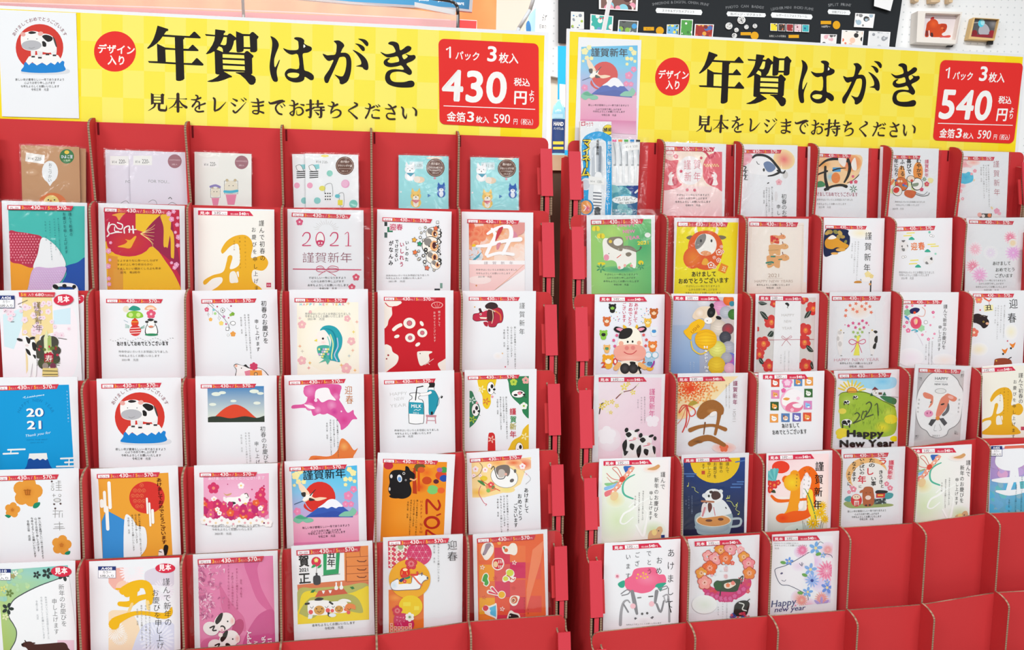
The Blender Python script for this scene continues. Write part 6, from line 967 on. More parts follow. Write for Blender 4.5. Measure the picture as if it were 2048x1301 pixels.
for t, x, y0, y1, w in (('むやかで', 355, 195, 345, 42), ('喜びで', 275, 190, 320, 42), ('ふれる', 222, 195, 340, 38), ('年になり', 172, 195, 340, 36), ('ように', 132, 210, 360, 26)): s.W(t, x, y0, x + 2, y1, w, '2a2826', .02)
s.R(402, 200, 440, 342, 'f3f3f4'); s.W('謹賀新年', 421, 200, 419, 345, 34, 'c8486c', .02); s.E(215, 400, 60, '3a302c', 52, 60); s.E(215, 398, 56, 'd8743c', 48, 60); s.splat(165, 370, 250, 420, 10, 8, 14, ['4a78b8', 'd83c58', 'f0d8c0', '5a9ad0'], 2); s.E(180, 455, 44, '4a4440', 40, 60); s.E(180, 455, 40, 'ece8e0', 36, 60); s.E(172, 450, 22, 'd83a30', 26, 60); s.D([250, 450, 330, 460, 320, 500, 290, 515, 240, 490], 'd0683c'); s.E(340, 400, 48, '3a3634', 52); s.E(342, 400, 42, 'f6f4f0', 46); s.E(290, 358, 34, '3a3634', 28); s.E(290, 358, 30, 'f4dcc8', 24); s.E(298, 372, 12, 'd8503c', 10); s.D([300, 400, 350, 390, 345, 415, 300, 420], '8a9a84'); s.fl(420, 400, 20, 'd8506c', 'f0c880'); s.fl(378, 444, 16, 'd8506c'); s.fl(108, 442, 14, 'e0607c'); s.fl(108, 370, 12, 'e0607c'); s.petals(400, 360, 20, '7a9a7c', 7, 0, .3); s.L([325, 480, 380, 498, 430, 490, 440, 470], 5, '666'); s.L([330, 470, 390, 488, 425, 462], 4, '777'); para(s, [(A1, 160, 552, 405), (A2, 165, 578, 358), (A3, 140, 608, 232)], 18, '999')
s = card(STR, 0, C12, (675, 128), (1090, 140), 'white card with blue watercolour mountain, pink haze and vertical red lettering', [S43(700, 175, 972, 180, 30, '1107')], (1, 3, 2), w=97)
s.G(730, 240, 70, 'f4a8b0', 'f6dcdc', 40); s.G(800, 225, 56, 'f6b4a8', 'f6e4e0', 26); s.D([670, 380, 690, 330, 710, 305, 780, 300, 800, 340, 790, 380, 730, 400, 680, 398], '58c4e4'); s.G(735, 345, 50, '4ab8e0', '64c8e4', 34); s.D([705, 270, 770, 268, 790, 310, 760, 300, 735, 312, 700, 305], 'f6f6f8'); s.G(700, 415, 40, 'f4b0bc', 'f6e4e8', 20); s.fl(812, 293, 16, 'f4a8b4'); s.fl(785, 318, 12, 'f4b0b8'); s.fl(692, 455, 20, 'f4c0c8', 'f0a0ac'); s.fl(712, 520, 13, 'f0a8b4', 'fff'); s.E(682, 535, 10, 'f0c090', 16); s.E(805, 368, 8, 'f0d8b8', 10, 30); s.E(950, 595, 8, 'f0d8a8', 14, -30)
s.W('謹賀新年', 985, 200, 992, 505, 52, 'b86c78', -.006); vpara(s, [(N1, 922, 240, 590), (N2, 903, 240, 470), (A2, 882, 240, 520), (N4, 862, 260, 385)], 14, 'a0a0a0', .02); s.fl(990, 620, 24, 'f0a8c0'); s.fl(1010, 640, 16, 'f4b8c8'); s.R(850, 640, 950, 690, '4c4a48'); s.E(850, 650, 18, 'f4b8b0'); s.E(930, 655, 16, 'ec8a5c'); s.E(985, 670, 40, 'f4f0ee', 20); s.E(880, 660, 14, 'f0ece8')
# pens in packets, first column of tier 0
s = card(STR, 0, C10, (296, 25), (530, 40), 'clear packet of five white fine pens with teal album pen header card', name='pen_packet', cat='pens', stock=M_WHITEP, group='pen packets on the right stand', ht=150, sleeve=(2, 12, 4), thick=4)
s.R(296, 20, 540, 410, 'eceef0')
for i, c in enumerate(('e85a9c', 'f08a3c', '4cb04c', '2a90d8', '333')):
    x = 320 + i * 48; s.R(x - 17, 38, x + 17, 56, c); s.P([(x - 15, 56), (x + 15, 56), (x + 11, 240), (x + 2, 250)], 'd4d8dc'); s.L([x - 8, 60, x + 8, 150, x + 11, 245], [3, 5, 4], '8a9098'); s.R(x - 6, 238, x + 16, 252, 'a8acb0'); s.R(x - 11, 256, x + 14, 390, 'f8f8f8'); s.L([x + 17, 258, x + 16, 390], 3, 'd0d4d8')
s.Q([400, 72, 520, 62, 522, 120, 404, 132], 'f6f6f4'); s.T('¥14 330', 412, 108, 510, 100, 26, 'aaa'); s.P([(296, 415), (528, 412), (528, 900), (296, 900)], ['4aa0b4', '203f8c', '2c8a9c', '2c8a9c']); s.splat(300, 440, 440, 650, 12, 24, 50, ['6ab4bc', '4c9cac', '88c4c8'], 5); s.Q([528, 412, 528, 470, 480, 490, 410, 420], '1f3f8e'); s.L([490, 470, 535, 430], 16, 'e8ece8'); s.E(408, 530, 108, 'f2f6f6', 34, 0, 30); s.T('アルバムペン', 318, 540, 500, 528, 36, '333', .0); s.T('鮮明写真', 372, 500, 455, 492, 14, '2ab0d8', .02); s.T('顔料 油性 極細', 360, 562, 482, 556, 16, '555'); para(s, [('写真、フィルム、CDへの', 305, 622, 520), ('書き込みに最適！プラスチック', 300, 645, 525)], 19, 'e8f2f4')
def my_pen(s):
    s.R(0, -300, 300, 700, 'f0f2f5'); s.T('サクラ', 92, -68, 152, -76, 38, 'd8405c', .02); s.P([(50, -106), (84, -110), (84, -76), (50, -72)], 'c84860'); s.fl(67, -90, 12, 'f6e4e8'); s.E(178, -38, 17, 'dcdee4'); s.E(270, -40, 46, '222', 44); s.E(270, -42, 42, 'f3d82a', 40); s.T('極細', 230, -28, 308, -30, 36, '222', .03)
    bl = '22a4e0'; s.L([100, 300, 85, 150, 85, 60, 120, 20, 190, 0, 250, 20, 280, 60, 282, 200, 280, 450, 262, 700], [58, 58, 58, 58, 58, 58, 58, 58, 50, 56], bl); s.D([120, 330, 45, 350, 30, 420, 80, 480, 140, 440, 160, 400], bl); s.L([100, 480, 60, 560, 90, 620], 60, bl); s.L([140, 30, 160, 42, 180, 30, 200, 42, 220, 30], 6, '8ad4f0')
    s.Q([130, 60, 240, 60, 245, 660, 100, 660], 'e4e8ec'); s.L([180, 130, 178, 330], 90, 'c4cad2'); s.L([205, 100, 200, 300], 22, '8e97a2'); s.L([165, 110, 168, 300], 12, 'f4f6f8'); s.L([190, 330, 180, 480, 182, 700], 60, 'f4f5f6')
    for q in range(6): s.L([150, 470 + q * 26, 212, 474 + q * 26], 9, '5c6470', False)
    s.L([182, 610, 182, 700], 50, '3a3f44'); s.E(90, 400, 46, 'e4e8ec', 50); s.E(85, 405, 36, 'ccd2dc', 40); s.E(92, 590, 60, '1f8fd0', 66); s.E(88, 590, 50, 'f0a050', 56); s.G(100, 600, 34, 'd84a8c', 'f0a050'); s.L([70, 570, 90, 590, 70, 620], 6, 'fff')
    for i, (ch, y, k) in enumerate((('マ', 65, 62), ('イ', 130, 58), ('ネ', 190, 58), ('ー', 235, 50), ('ム', 305, 66))):
        x = 98 - i * 3 if ch != 'ー' else 0
        for w_, c in ((.12, '1c1a18'), (.03, 'f4dc2c')):
            if ch == 'ー': s.L([98, 218, 96, 262], 20 if c[0] == '1' else 11, c, False)
            else: s.T(ch, x - k * .62, y + k * .42, x + k * .62, y + k * .42, k * 1.15, c, w_)
    s.W('名前書き用', 186, 40, 182, 165, 24, '333', .02); s.W('細かい所に書ける!!にじみにくい!!', 283, 50, 262, 640, 34, 'eaf6fc', .02); s.P([(110, 335), (240, 350), (236, 408), (112, 402)], 'f2f2f0'); s.T('¥14', 124, 385, 160, 388, 22, '888'); s.T('100-', 175, 392, 222, 394, 32, '888')
s = card(STR, 0, C10, (42, -112), (296, -108), 'tall blue and white packet with yellow lettering holding a fine name pen', name='pen_packet', cat='pen', stock=M_WHITEP, group='pen packets on the right stand', ht=208, sleeve=(1, 1, 1), fwd=6, thick=5)
my_pen(s)
# ===== right stand, tier 1
s = card(STR, 1, C10, (95, 652), (650, 652), 'green card with happy spotted calf and butterflies on a meadow', [S43(128, 692, 557, 683, 40, 'PL-16')], (8, 9, 8))
s.clip((128, 700), (620, 684), (622, 1400), (135, 1400)); s.P([(128, 690), (620, 680), (625, 1400), (135, 1400)], ['9ed06c', '6cc07c', '6abf70', 'a8dc80']); s.G(560, 900, 130, '4fb070', '74c47c', 180); s.G(300, 800, 140, 'b4dc74', '98cc70', 110); s.G(380, 1095, 170, '3f9a78', '7cc87c', 30)
s.T('HAPPY', 345, 748, 490, 744, 34, 'e88ab8', .04); s.T('NEW', 388, 800, 490, 796, 36, 'e88ab8', .04); s.T('YEAR', 410, 852, 528, 846, 38, 'e48ab4', .04); s.T('2021', 508, 895, 608, 888, 40, 'f0dc3c', .04)
s.D([240, 1020, 230, 960, 225, 870, 250, 840, 320, 860, 380, 900, 460, 915, 495, 950, 495, 1070, 470, 1080, 455, 1040, 420, 1060, 400, 1075, 385, 1090, 350, 1090, 335, 1040, 300, 1020], 'f8f6ee'); s.D([265, 850, 300, 832, 385, 838, 385, 940, 340, 935, 290, 910, 262, 880], '8a8070'); s.E(350, 872, 38, 'f4f2ec', 30, -10); s.E(288, 868, 14, 'e8c850'); s.D([385, 905, 450, 905, 495, 935, 500, 955, 440, 935, 390, 925], '8a8070'); s.D([412, 965, 440, 955, 460, 970, 440, 990, 418, 985], '8a8070'); s.E(255, 998, 22, 'f0a0b4', 26); s.L([495, 950, 525, 935, 535, 915], [6, 8, 18], '6c6458'); s.L([340, 1002, 375, 975], 6, 'dc4c3c'); s.E(275, 966, 4, '333')
for x in (360, 405, 458): s.E(x, 1080 - (x > 380) * 16, 11, 'f4a8a0', 13)
for x, y in ((170, 762), (210, 822)): s.E(x - 14, y, 18, 'f0dc3c', 22, 20); s.E(x + 14, y, 18, 'f0dc3c', 22, -20); s.L([x, y - 14, x, y + 16], 4, '6c5c2c')
s.E(215, 1048, 32, 'f0dc2c', 12); s.E(535, 1040, 22, 'f0d82c', 18); s.petals(210, 1085, 40, '4c9a6a', 6, 0, .3); s.petals(535, 1070, 32, '4c9a6a', 6, 10, .3); s.E(590, 815, 24, 'f0f4f0', 20); msg4(s, 375, 1142, 18, 28, '55705c', (275, 235, 290, 125))
s = card(STR, 1, C10, (808, 673), (1342, 678), 'yellow card with round red daruma-style cow and bold greeting', [S43(833, 708, 1245, 712, 38, 'PL-04')], (9, 2, 2))
s.clip((830, 712), (1328, 712), (1290, 1400), (800, 1400)); s.Q([820, 700, 1340, 700, 1290, 1400, 790, 1400], 'f2e326'); s.D([975, 760, 990, 748, 1000, 790, 1020, 800, 985, 810, 972, 790], 'f4f0d8'); s.D([1165, 760, 1150, 748, 1140, 790, 1115, 800, 1150, 812, 1165, 795], 'f4f0d8'); s.D([905, 840, 930, 820, 975, 825, 990, 840, 945, 855], '7c7058'); s.D([1230, 835, 1205, 820, 1165, 820, 1160, 840, 1200, 852], '7c7058')
s.D([918, 930, 930, 860, 980, 800, 1065, 778, 1145, 800, 1195, 870, 1200, 960, 1175, 1040, 1130, 1085, 1065, 1100, 1000, 1085, 950, 1040, 925, 990], 'e4602a', 6); s.G(960, 1000, 80, 'ec8a30', 'e4602a', 90, 10); s.D([975, 900, 985, 850, 1020, 812, 1070, 805, 1120, 825, 1148, 870, 1148, 920, 1120, 965, 1060, 982, 1010, 965], 'f6f4ec', 5); s.D([975, 900, 988, 848, 1020, 815, 1062, 808, 1060, 860, 1020, 915, 985, 930], '8a8884'); s.D([1020, 960, 1060, 942, 1105, 958, 1100, 975, 1060, 984], 'eca06c'); s.E(1024, 862, 9, '444', 13); s.E(1110, 862, 8, '444', 13); s.D([1030, 1050, 1045, 1010, 1065, 1005, 1080, 1020, 1090, 1050, 1060, 1060], 'f0b03c')
for x, y, r in ((1190, 910, 14), (1172, 955, 28), (1132, 998, 14), (1168, 1020, 20), (1105, 1060, 28), (1135, 1075, 16), (1198, 950, 16)): s.fl(x, y, r, 'f8ece0'); s.fl(x, y, r * .72, 'e4602a'); s.fl(x, y, r * .35, 'f8ece0')
s.P([(1188, 1042), (1246, 1068), (1220, 1130), (1162, 1104)], 'ec8a20'); s.T('丑', 1186, 1100, 1224, 1112, 44, 'f6e0b0', .02); s.T('あけまして', 945, 1152, 1150, 1148, 48, '3a3018', .02); s.T('おめでとうございます', 838, 1208, 1252, 1200, 48, '3a3018', .02); msg4(s, 1040, 1238, 20, 28, '8a8438', (280, 235, 290, 125))
s = card(STR, 1, C11, (150, 677), (640, 683), 'cream card with three stacked orange toy oxen and 2021 below', [S43(157, 706, 555, 712, 38, 'PL-01')], (8, 8, 2))
s.R(150, 716, 600, 1400, 'f5ece2'); s.P([(130, 1200), (620, 1200), (620, 1400), (130, 1400)], ['f5ece2', 'f5ece2', 'f4d8c8', 'f4d8c8'])
for i in range(2): s.L([175 - i * 12, 745, 150 - i * 10, 1290], 2, 'e0cdb8', False); s.L([590 + i * 8, 735, 575 + i * 8, 1290], 2, 'e0cdb8', False)
s.L([175, 742, 602, 736], 2, 'e0cdb8', False)
for x, y, k, c in ((365, 838, .8, 'eba070'), (365, 918, 1, 'e6b078'), (355, 1010, 1.15, 'e8ac74')): s.D([x - 45 * k, y - 22 * k, x, y - 28 * k, x + 40 * k, y - 22 * k, x + 75 * k, y - 35 * k, x + 105 * k, y - 20 * k, x + 108 * k, y + 2, x + 80 * k, y + 14 * k, x + 48 * k, y + 12 * k, x + 42 * k, y + 60 * k, x + 15 * k, y + 60 * k, x, y + 48 * k, x - 20 * k, y + 60 * k, x - 45 * k, y + 58 * k, x - 50 * k, y], c, 4); s.E(x + 85 * k, y - 16 * k, 3, '333'); s.L([x + 62 * k, y - 50 * k, x + 66 * k, y - 30 * k], 6, '7c3c2c')
s.R(332, 820, 350, 870, 'd83c3c'); s.E(358, 840, 14, 'd83c3c'); s.E(382, 850, 12, 'd83c3c'); s.R(360, 865, 400, 882, 'd8483c'); s.L([295, 1042, 335, 1035, 350, 1040], 14, '3f8a78'); s.L([335, 990, 365, 990], 12, '3f8a78'); s.L([310, 1055, 335, 1050], 8, '3f8a78'); s.L([395, 1015, 420, 1012], 8, '3f8a78'); s.L([310, 940, 395, 935], 5, 'c89a60')
s.T('2021', 308, 1158, 408, 1158, 42, 'c0a898'); s.L([300, 1168, 425, 1168], 2, 'c8b4a4', False); s.T('HAPPY NEW YEARS', 198, 1202, 512, 1200, 30, 'c8b4a8'); para(s, [(S3, 215, 1228, 488), (S4, 293, 1252, 412)], 18, '6a625c')
s = card(STR, 1, C11, (745, 672), (1258, 678), 'white card with gold and navy mountain fan corner and brushed vertical greeting', [S43(775, 735, 1112, 742, 28, '2104')], None, w=97)
s.D([780, 770, 860, 765, 960, 775, 975, 830, 970, 900, 930, 940, 850, 965, 770, 990, 760, 880], '232c4c', 4)
for i, (x, y, r) in enumerate(((810, 790, 26), (860, 790, 22), (895, 800, 24), (880, 835, 22), (940, 870, 16), (790, 800, 20), (915, 830, 20))): s.E(x, y, r, ['b09450', '8c8a4c', 'c4a458'][i % 3], r * .7, i * 30)
s.D([775, 860, 830, 815, 870, 840, 920, 875, 965, 900, 930, 930, 870, 915, 830, 930, 780, 915], 'dc9c34'); s.D([795, 845, 830, 815, 865, 835, 850, 845, 825, 850], 'f6f2ea'); s.E(900, 935, 40, 'e0a850', 14); s.E(850, 965, 30, 'e8b060', 10); s.G(1060, 800, 100, 'f6ecc8', 'f3f4f6', 50); s.W('謹賀新年', 1128, 780, 1112, 1125, 58, '2a2826', .0); vpara(s, [(A1, 1045, 865, 1185), (A2, 1020, 865, 1130), (N4, 995, 880, 1005)], 13, 'a8a8a8', -.05)
s.D([1010, 1205, 1020, 1190, 1060, 1188, 1068, 1205], 'cf9040'); s.E(1068, 1178, 8, '333'); s.E(1108, 1175, 44, 'f4f2ee', 22); s.fl(1120, 1135, 26, 'f0e0a0'); s.fl(1150, 1150, 18, 'ecd890'); s.L([1145, 1190, 1142, 1280], 10, '333'); s.E(1138, 1215, 10, 'd8a060')
s = card(STR, 1, C12, (160, 680), (630, 675), 'white card with ring of pastel pines, clouds and orange greeting', [S43(165, 750, 490, 740, 34, '2105')], None, w=97)
for x, y in ((290, 800), (265, 822), (320, 1022), (310, 1050), (460, 892), (485, 908)): s.L([x - 30, y, x + 30, y - 3], 9, 'f0e46c', False)
for x, y in ((298, 845), (428, 945), (350, 1070)): s.D([x - 24, y + 8, x - 12, y - 10, x + 5, y - 14, x + 24, y + 8], '3fae94')
s.E(443, 792, 10, '7cc8b4'); s.E(492, 968, 9, '9ad8c0'); c = '999'; s.E(455, 820, 12, c); s.E(455, 820, 9, 'fff'); s.E(472, 824, 10, c); s.E(472, 824, 7, 'fff'); s.E(228, 995, 12, c); s.E(228, 995, 9, 'fff'); s.E(246, 992, 10, c); s.E(246, 992, 7, 'fff'); s.E(235, 905, 38, 'ecebea', 45); s.D([215, 860, 245, 858, 230, 875], '777'); s.D([212, 905, 225, 900, 222, 918], '777'); s.D([215, 925, 240, 925, 240, 945, 225, 945], '888'); s.D([258, 895, 268, 900, 265, 915], '777'); s.E(435, 1020, 42, 'ecebea', 36); s.D([445, 1010, 462, 995, 465, 1020], '555'); s.D([408, 1040, 420, 1030, 435, 1050, 415, 1052], '888')
s.T('迎', 292, 935, 348, 930, 66, 'ec8a54', .02); s.T('春', 352, 932, 408, 926, 66, 'ec7a44', .02); para(s, [(A1, 195, 1128, 482), (A2, 195, 1150, 440), (A3, 212, 1175, 315)], 22, '999')
s = card(STR, 1, C12, (745, 676), (1215, 672), 'white card with soft pink and lilac chrysanthemums and handwritten greeting', [S43(765, 692, 1130, 702, 30, 'PL-15')], (1, 3, 2))
for x, y, r, c, c2 in ((1100, 835, 55, 'f08aa8', 'f8d0dc'), (815, 930, 60, 'f8c0d0', 'f8e4ec'), (795, 1070, 60, 'f090ac', 'f8d0dc'), (850, 1140, 70, 'f4b0dc', 'f4d4ec'), (1125, 960, 70, 'ecb0e8', 'f0d4f0'), (1120, 880, 36, 'f8e0b0', 'f8ece0'), (940, 960, 60, 'efe4f4', 'f3f2f6')): s.G(x, y, r, c2, 'f3f4f6'); s.petals(x, y, r, c2, 14, 0, .24); s.petals(x, y, r * .7, c, 12, 10, .24)
s.W('', 0, 0, 0, 1, 1) if 0 else None
s.T('あけまして', 955, 1060, 1105, 1058, 36, '444', .015); s.T('おめでとう', 978, 1112, 1140, 1108, 36, '444', .015); s.T('ございます', 972, 1160, 1122, 1158, 34, '444', .015); msg4(s, 945, 1192, 18, 26, '888', (235, 205, 255, 125))
# ===== right stand, tier 2
s = card(STR, 2, C13, (222, 72), (742, 72), 'card with big smiling cartoon cow surrounded by tiny zodiac animals', [S54(256, 90, 608, 90, 33)])
s.P([(235, 95), (728, 80), (735, 1000), (225, 1000)], ['f0f4f8', 'eef0f6', 'dcdcec', 'dcd8ea']); s.W('あけまして', 530, 135, 522, 282, 34, 'c83a5c', .02); s.W('おめでとう', 490, 132, 480, 305, 34, 'c83a5c', .02); s.W('ございます', 440, 132, 440, 280, 30, 'c83a5c', .02)
rd = random.Random(21)
for i in range(34): x = rd.choice([rd.uniform(340, 420), rd.uniform(560, 620)]); s.R(x, 150 + i * 4, x + 6, 157 + i * 4, ['4a90c8', 'e05c6c', '5cb08c', 'f0c05c', '8c6cc0'][i % 5]) if i > 4 else None
for x, y, r, c, c2 in ((352, 168, 28, '2a2a2a', '8cc84c'), (310, 265, 30, 'd8703c', 'f0e0c8'), (660, 205, 32, 'c0642c', 'f4d4b0'), (615, 275, 28, 'f0c04c', 'f6e8a8'), (285, 365, 30, '8cc84c', '2c2c2c'), (660, 340, 30, 'e8f0f4', '4c9ad8'), (650, 450, 34, 'e8843c', 'f6e0c0'), (310, 470, 26, 'f0b86c', '5c9a6c'), (320, 560, 44, 'f0a82c', 'f8f0e0'), (628, 580, 40, 'a8cce4', '5c8cb8')): s.E(x, y + r * .9, r * .7, c if r < 40 else 'f0b43c', r * .6); s.E(x, y, r, c, r * .85); s.E(x, y + r * .2, r * .55, c2, r * .42); s.E(x - r * .3, y - r * .1, 3, '222'); s.E(x + r * .3, y - r * .1, 3, '222'); s.E(x - r * .7, y - r * .7, r * .3, c); s.E(x + r * .7, y - r * .7, r * .3, c)
for x in (618, 668): s.E(x, 522, 26, '8cc4d8'); s.E(x, 522, 20, 'e8eef4')
s.T('2', 268, 615, 305, 612, 56, 'd8503c', .03); s.E(372, 570, 18, 'd8403c', 26); s.E(372, 570, 9, 'f4f0f0', 15); s.T('2', 568, 582, 600, 578, 54, 'e0743c', .03); s.L([640, 612, 655, 590, 660, 570], 12, 'a83c9c')
s.D([360, 330, 380, 310, 430, 325, 450, 345, 410, 355, 380, 350], '222'); s.D([605, 325, 585, 308, 540, 320, 520, 345, 560, 352, 590, 348], '222'); s.D([378, 328, 400, 320, 432, 332, 412, 346], 'ec9ab0'); s.D([590, 325, 568, 318, 540, 330, 560, 344], 'ec9ab0'); s.D([435, 325, 430, 298, 455, 312, 458, 335], 'e8b830'); s.D([518, 325, 530, 296, 542, 310, 530, 335], 'e8b830'); s.D([400, 400, 420, 345, 480, 312, 530, 325, 562, 370, 575, 450, 560, 500, 400, 500, 385, 450], 'f8f4e4', 5); s.D([398, 395, 412, 345, 450, 322, 490, 325, 500, 350, 480, 385, 440, 402], '2c2a2a', 5); s.D([360, 500, 385, 455, 450, 445, 500, 442, 570, 455, 600, 500, 580, 550, 520, 570, 450, 570, 385, 555], 'f0a898', 5); s.G(480, 540, 100, 'f6bcac', 'f0a898', 20); s.E(415, 436, 18, 'f0b098'); s.E(548, 432, 16, 'f0b098'); s.E(457, 470, 16, 'e48880'); s.E(503, 468, 16, 'e48880'); s.E(464, 424, 7, '222', 9); s.E(500, 422, 7, '222', 9); s.L([435, 497, 460, 512, 500, 512, 530, 488], 5, 'c8303c')
s.D([410, 570, 540, 570, 560, 640, 555, 680, 400, 680, 400, 620], 'f4ecdc'); s.D([480, 572, 520, 575, 515, 600, 490, 598], '222'); s.D([540, 590, 562, 615, 545, 640], '222'); s.L([400, 590, 375, 620], 36, 'f0b878'); s.L([555, 590, 590, 615], 34, 'f0b878'); s.L([555, 640, 560, 655], 14, '333'); s.G(443, 622, 36, '4c4a4a', '2a2828', 40); s.G(505, 622, 36, '4c4a4a', '2a2828', 38)
for x, y in ((383, 375), (360, 412), (368, 455), (582, 372), (603, 408), (597, 452)): s.fl(x, y, 11, 'e0608c' if x < 500 else 'e05c5c')
s = card(STR, 2, C13, (782, 66), (1283, 68), 'photo card with felt toy calf among yellow and pastel wool balls', [S54(806, 82, 1152, 85, 34)], None, w=97)
s.clip((806, 85), (1256, 92), (1256, 900), (760, 900)); s.P([(790, 80), (1256, 80), (1256, 1000), (760, 1000)], ['c8d4e4', 'd4c8c4', 'a8a89c', '5c8cc4']); s.P([(790, 300), (1000, 300), (1000, 900), (760, 900)], ['a4b8d4', 'a8bcd4', '6490c8', '5486c4'])
for x, y, r, c, c2 in ((1030, 120, 50, 'e8e8ec', 'd0d0d8'), (1150, 170, 56, 'e8a8cc', 'd088b0'), (1215, 115, 40, 'f0803c', 'dc6424'), (1195, 205, 46, 'c8ccd4', 'a8acb8'), (1250, 220, 40, '4c8a3c', '3c6c34'), (1240, 140, 20, '3a8a9c', '3a8a9c'), (1140, 320, 62, 'ece0d4', 'c8bcac'), (1210, 330, 44, 'c03c44', '6c4c54'), (1190, 390, 44, '5a5c64', '3c3e48'), (1215, 470, 52, 'c4c4cc', '9c9ca8'), (1225, 560, 56, 'd84c9c', '4c7ac8'), (1130, 480, 64, 'ecec8c', 'ccc85c'), (1200, 540, 40, 'b8b8c0', 'a0a0ac'), (1125, 600, 66, 'f0d040', 'd8b02c'), (1220, 620, 40, 'f0c4d4', 'd8a4bc')):
    s.G(x, y, r, c, c2)
    for a in range(4): s.L([x - r * .7, y - r * .5 + a * r * .3, x, y - r * .3 + a * r * .33, x + r * .7, y - r * .5 + a * r * .34], 2, c2)
s.D([945, 230, 990, 170, 1060, 160, 1110, 180, 1130, 230, 1100, 280, 1060, 290, 1020, 250, 970, 260], 'e8d4bc'); s.G(1000, 210, 36, 'f4e8dc', 'e4ccb0'); s.E(1085, 205, 30, '222', 40, 15); s.E(1090, 155, 16, '1c1c1c', 18); s.E(1085, 207, 11, '3a3a3c'); s.E(1140, 245, 22, '1c1a1a', 12, 20); s.E(1062, 266, 30, 'f4f0ec', 24); s.E(1055, 268, 4, '222')
s.D([880, 345, 910, 320, 930, 290, 960, 270, 1000, 255, 1035, 275, 1030, 310, 990, 350, 945, 370, 935, 410, 900, 380], 'f2bb22'); s.T('USHI', 945, 365, 1002, 310, 34, 'c07c14', .02); s.G(1045, 405, 82, 'f8cc30', 'ecae18', 76)
for a in range(5): s.L([975, 370 + a * 18, 1045, 350 + a * 26, 1115, 370 + a * 18], 3, 'dfa01c')
s.L([935, 420, 950, 480, 1010, 515, 1070, 480], 10, 'e8c44c'); s.W('Happy Ne', 1044, 450, 1052, 650, 44, 'f8f8f6', .02); vpara(s, [('あけまして', 955, 570, 640), ('おめでとう', 930, 570, 640)], 9, 'e0e8f0', 0)
s = card(STR, 2, C14, (95, 68), (590, 65), 'card with red camellias, white centre band and thin red bow', [S54(140, 82, 476, 85, 35)], (1, 1, 1), w=97)
s.clip((136, 95), (562, 95), (545, 900), (108, 900)); s.Q([130, 90, 565, 90, 545, 900, 105, 900], 'dddad6')
def camel(x, y, r): s.fl(x, y, r, 'd83a38', None, 5, x); s.G(x, y, r * .7, 'e4483c', 'd83a38'); s.E(x + r * .1, y + r * .1, r * .32, 'ee7c44', r * .4); s.E(x + r * .1, y, r * .14, 'f4b84c')
for x, y, r in ((228, 275, 52), (540, 175, 52), (482, 335, 52), (170, 435, 54), (475, 425, 52), (140, 515, 44), (212, 600, 50), (485, 600, 54), (470, 105, 40), (250, 140, 28), (122, 330, 22)): camel(x, y, r)
for q in ([148, 200, 185, 210, 208, 255, 175, 250], [478, 248, 495, 205, 528, 195, 512, 235], [203, 380, 225, 345, 248, 350, 240, 385], [490, 455, 515, 455, 545, 495, 510, 495], [138, 550, 160, 548, 175, 585, 150, 585], [135, 130, 165, 125, 200, 140, 160, 152], [520, 590, 535, 570, 545, 620, 530, 625]): s.D(q, '2c3c34'); s.L([q[0] + 6, q[1] + 4, q[4] - 6, q[5] - 4], 2, 'c8d0c8', False)
s.Q([262, 120, 452, 120, 432, 900, 230, 900], 'f4f4f6'); s.clip(); s.D([332, 140, 350, 132, 365, 150, 345, 172, 352, 158], '222'); s.L([348, 165, 356, 175], 3, '222')
for t, x0, y, x1 in (('HAPPY', 305, 235, 402), ('NEW', 325, 282, 380), ('YEAR', 310, 332, 385)): s.T(t, x0, y, x1, y, 28, 'c8c4c2')
s.L([120, 412, 340, 408, 548, 405], 3, 'b83050', False); s.L([340, 408, 310, 395, 315, 380, 342, 400, 375, 380, 380, 392, 342, 408, 308, 455], 3, 'b83050'); s.L([342, 408, 376, 450], 3, 'b83050'); vpara(s, [('今年もよろしくお願いいたします', 362, 490, 640), ('心よりお祈り申し上げます', 332, 490, 640), ('令和三年', 303, 515, 590)], 12, 'b0b0b0', -.02)
s = card(STR, 2, C14, (655, 55), (1123, 52), 'white card with orange and pink flower bouquet tied in bow between two cows', [S43(682, 85, 1048, 84, 33, 'PL-03')], (2, 2, 2), w=97)
s.G(885, 190, 100, 'f8e0d0', 'f3f4f6', 70)
for i, (x, y) in enumerate(((818, 153), (862, 140), (900, 115), (938, 138), (965, 162), (840, 182), (788, 190), (870, 200), (905, 160), (930, 182), (975, 205), (784, 230))): s.star5(x, y, 16, 'ee8468', i * 17, 5, .5)
for i, (x, y) in enumerate(((840, 285), (910, 268), (884, 290), (940, 284), (806, 305), (858, 318), (920, 318), (780, 298), (955, 300))): s.star5(x, y, 15 if i < 7 else 6, 'e05a90', i * 17, 5, .5)
for i, (x, y) in enumerate(((890, 330), (842, 352), (875, 358), (908, 352), (858, 385), (888, 382))): s.star5(x, y, 14, 'a4c468', i * 17, 5, .5)
s.Q([868, 380, 890, 380, 882, 430, 888, 525, 842, 525, 866, 430], 'f0ec5c'); s.L([870, 425, 830, 405, 808, 425, 835, 445, 870, 428, 920, 405, 932, 425, 905, 440, 870, 425], 5, 'dc4878'); s.L([866, 428, 850, 470, 825, 500], 4, 'dc4878'); s.L([874, 428, 890, 465, 905, 505], 4, 'dc4878')
for sx, x in ((1, 745), (-1, 985)): s.D([x - 20, 340, x, 330, x + 25, 345, x + 22, 390, x + 15, 480, x + 5, 520, x - 10, 520, x - 25, 440], 'f2efee'); s.E(x + 25 * sx, 357, 4, '333'); s.E(x + 4 * sx, 338, 6, 'e0c060')
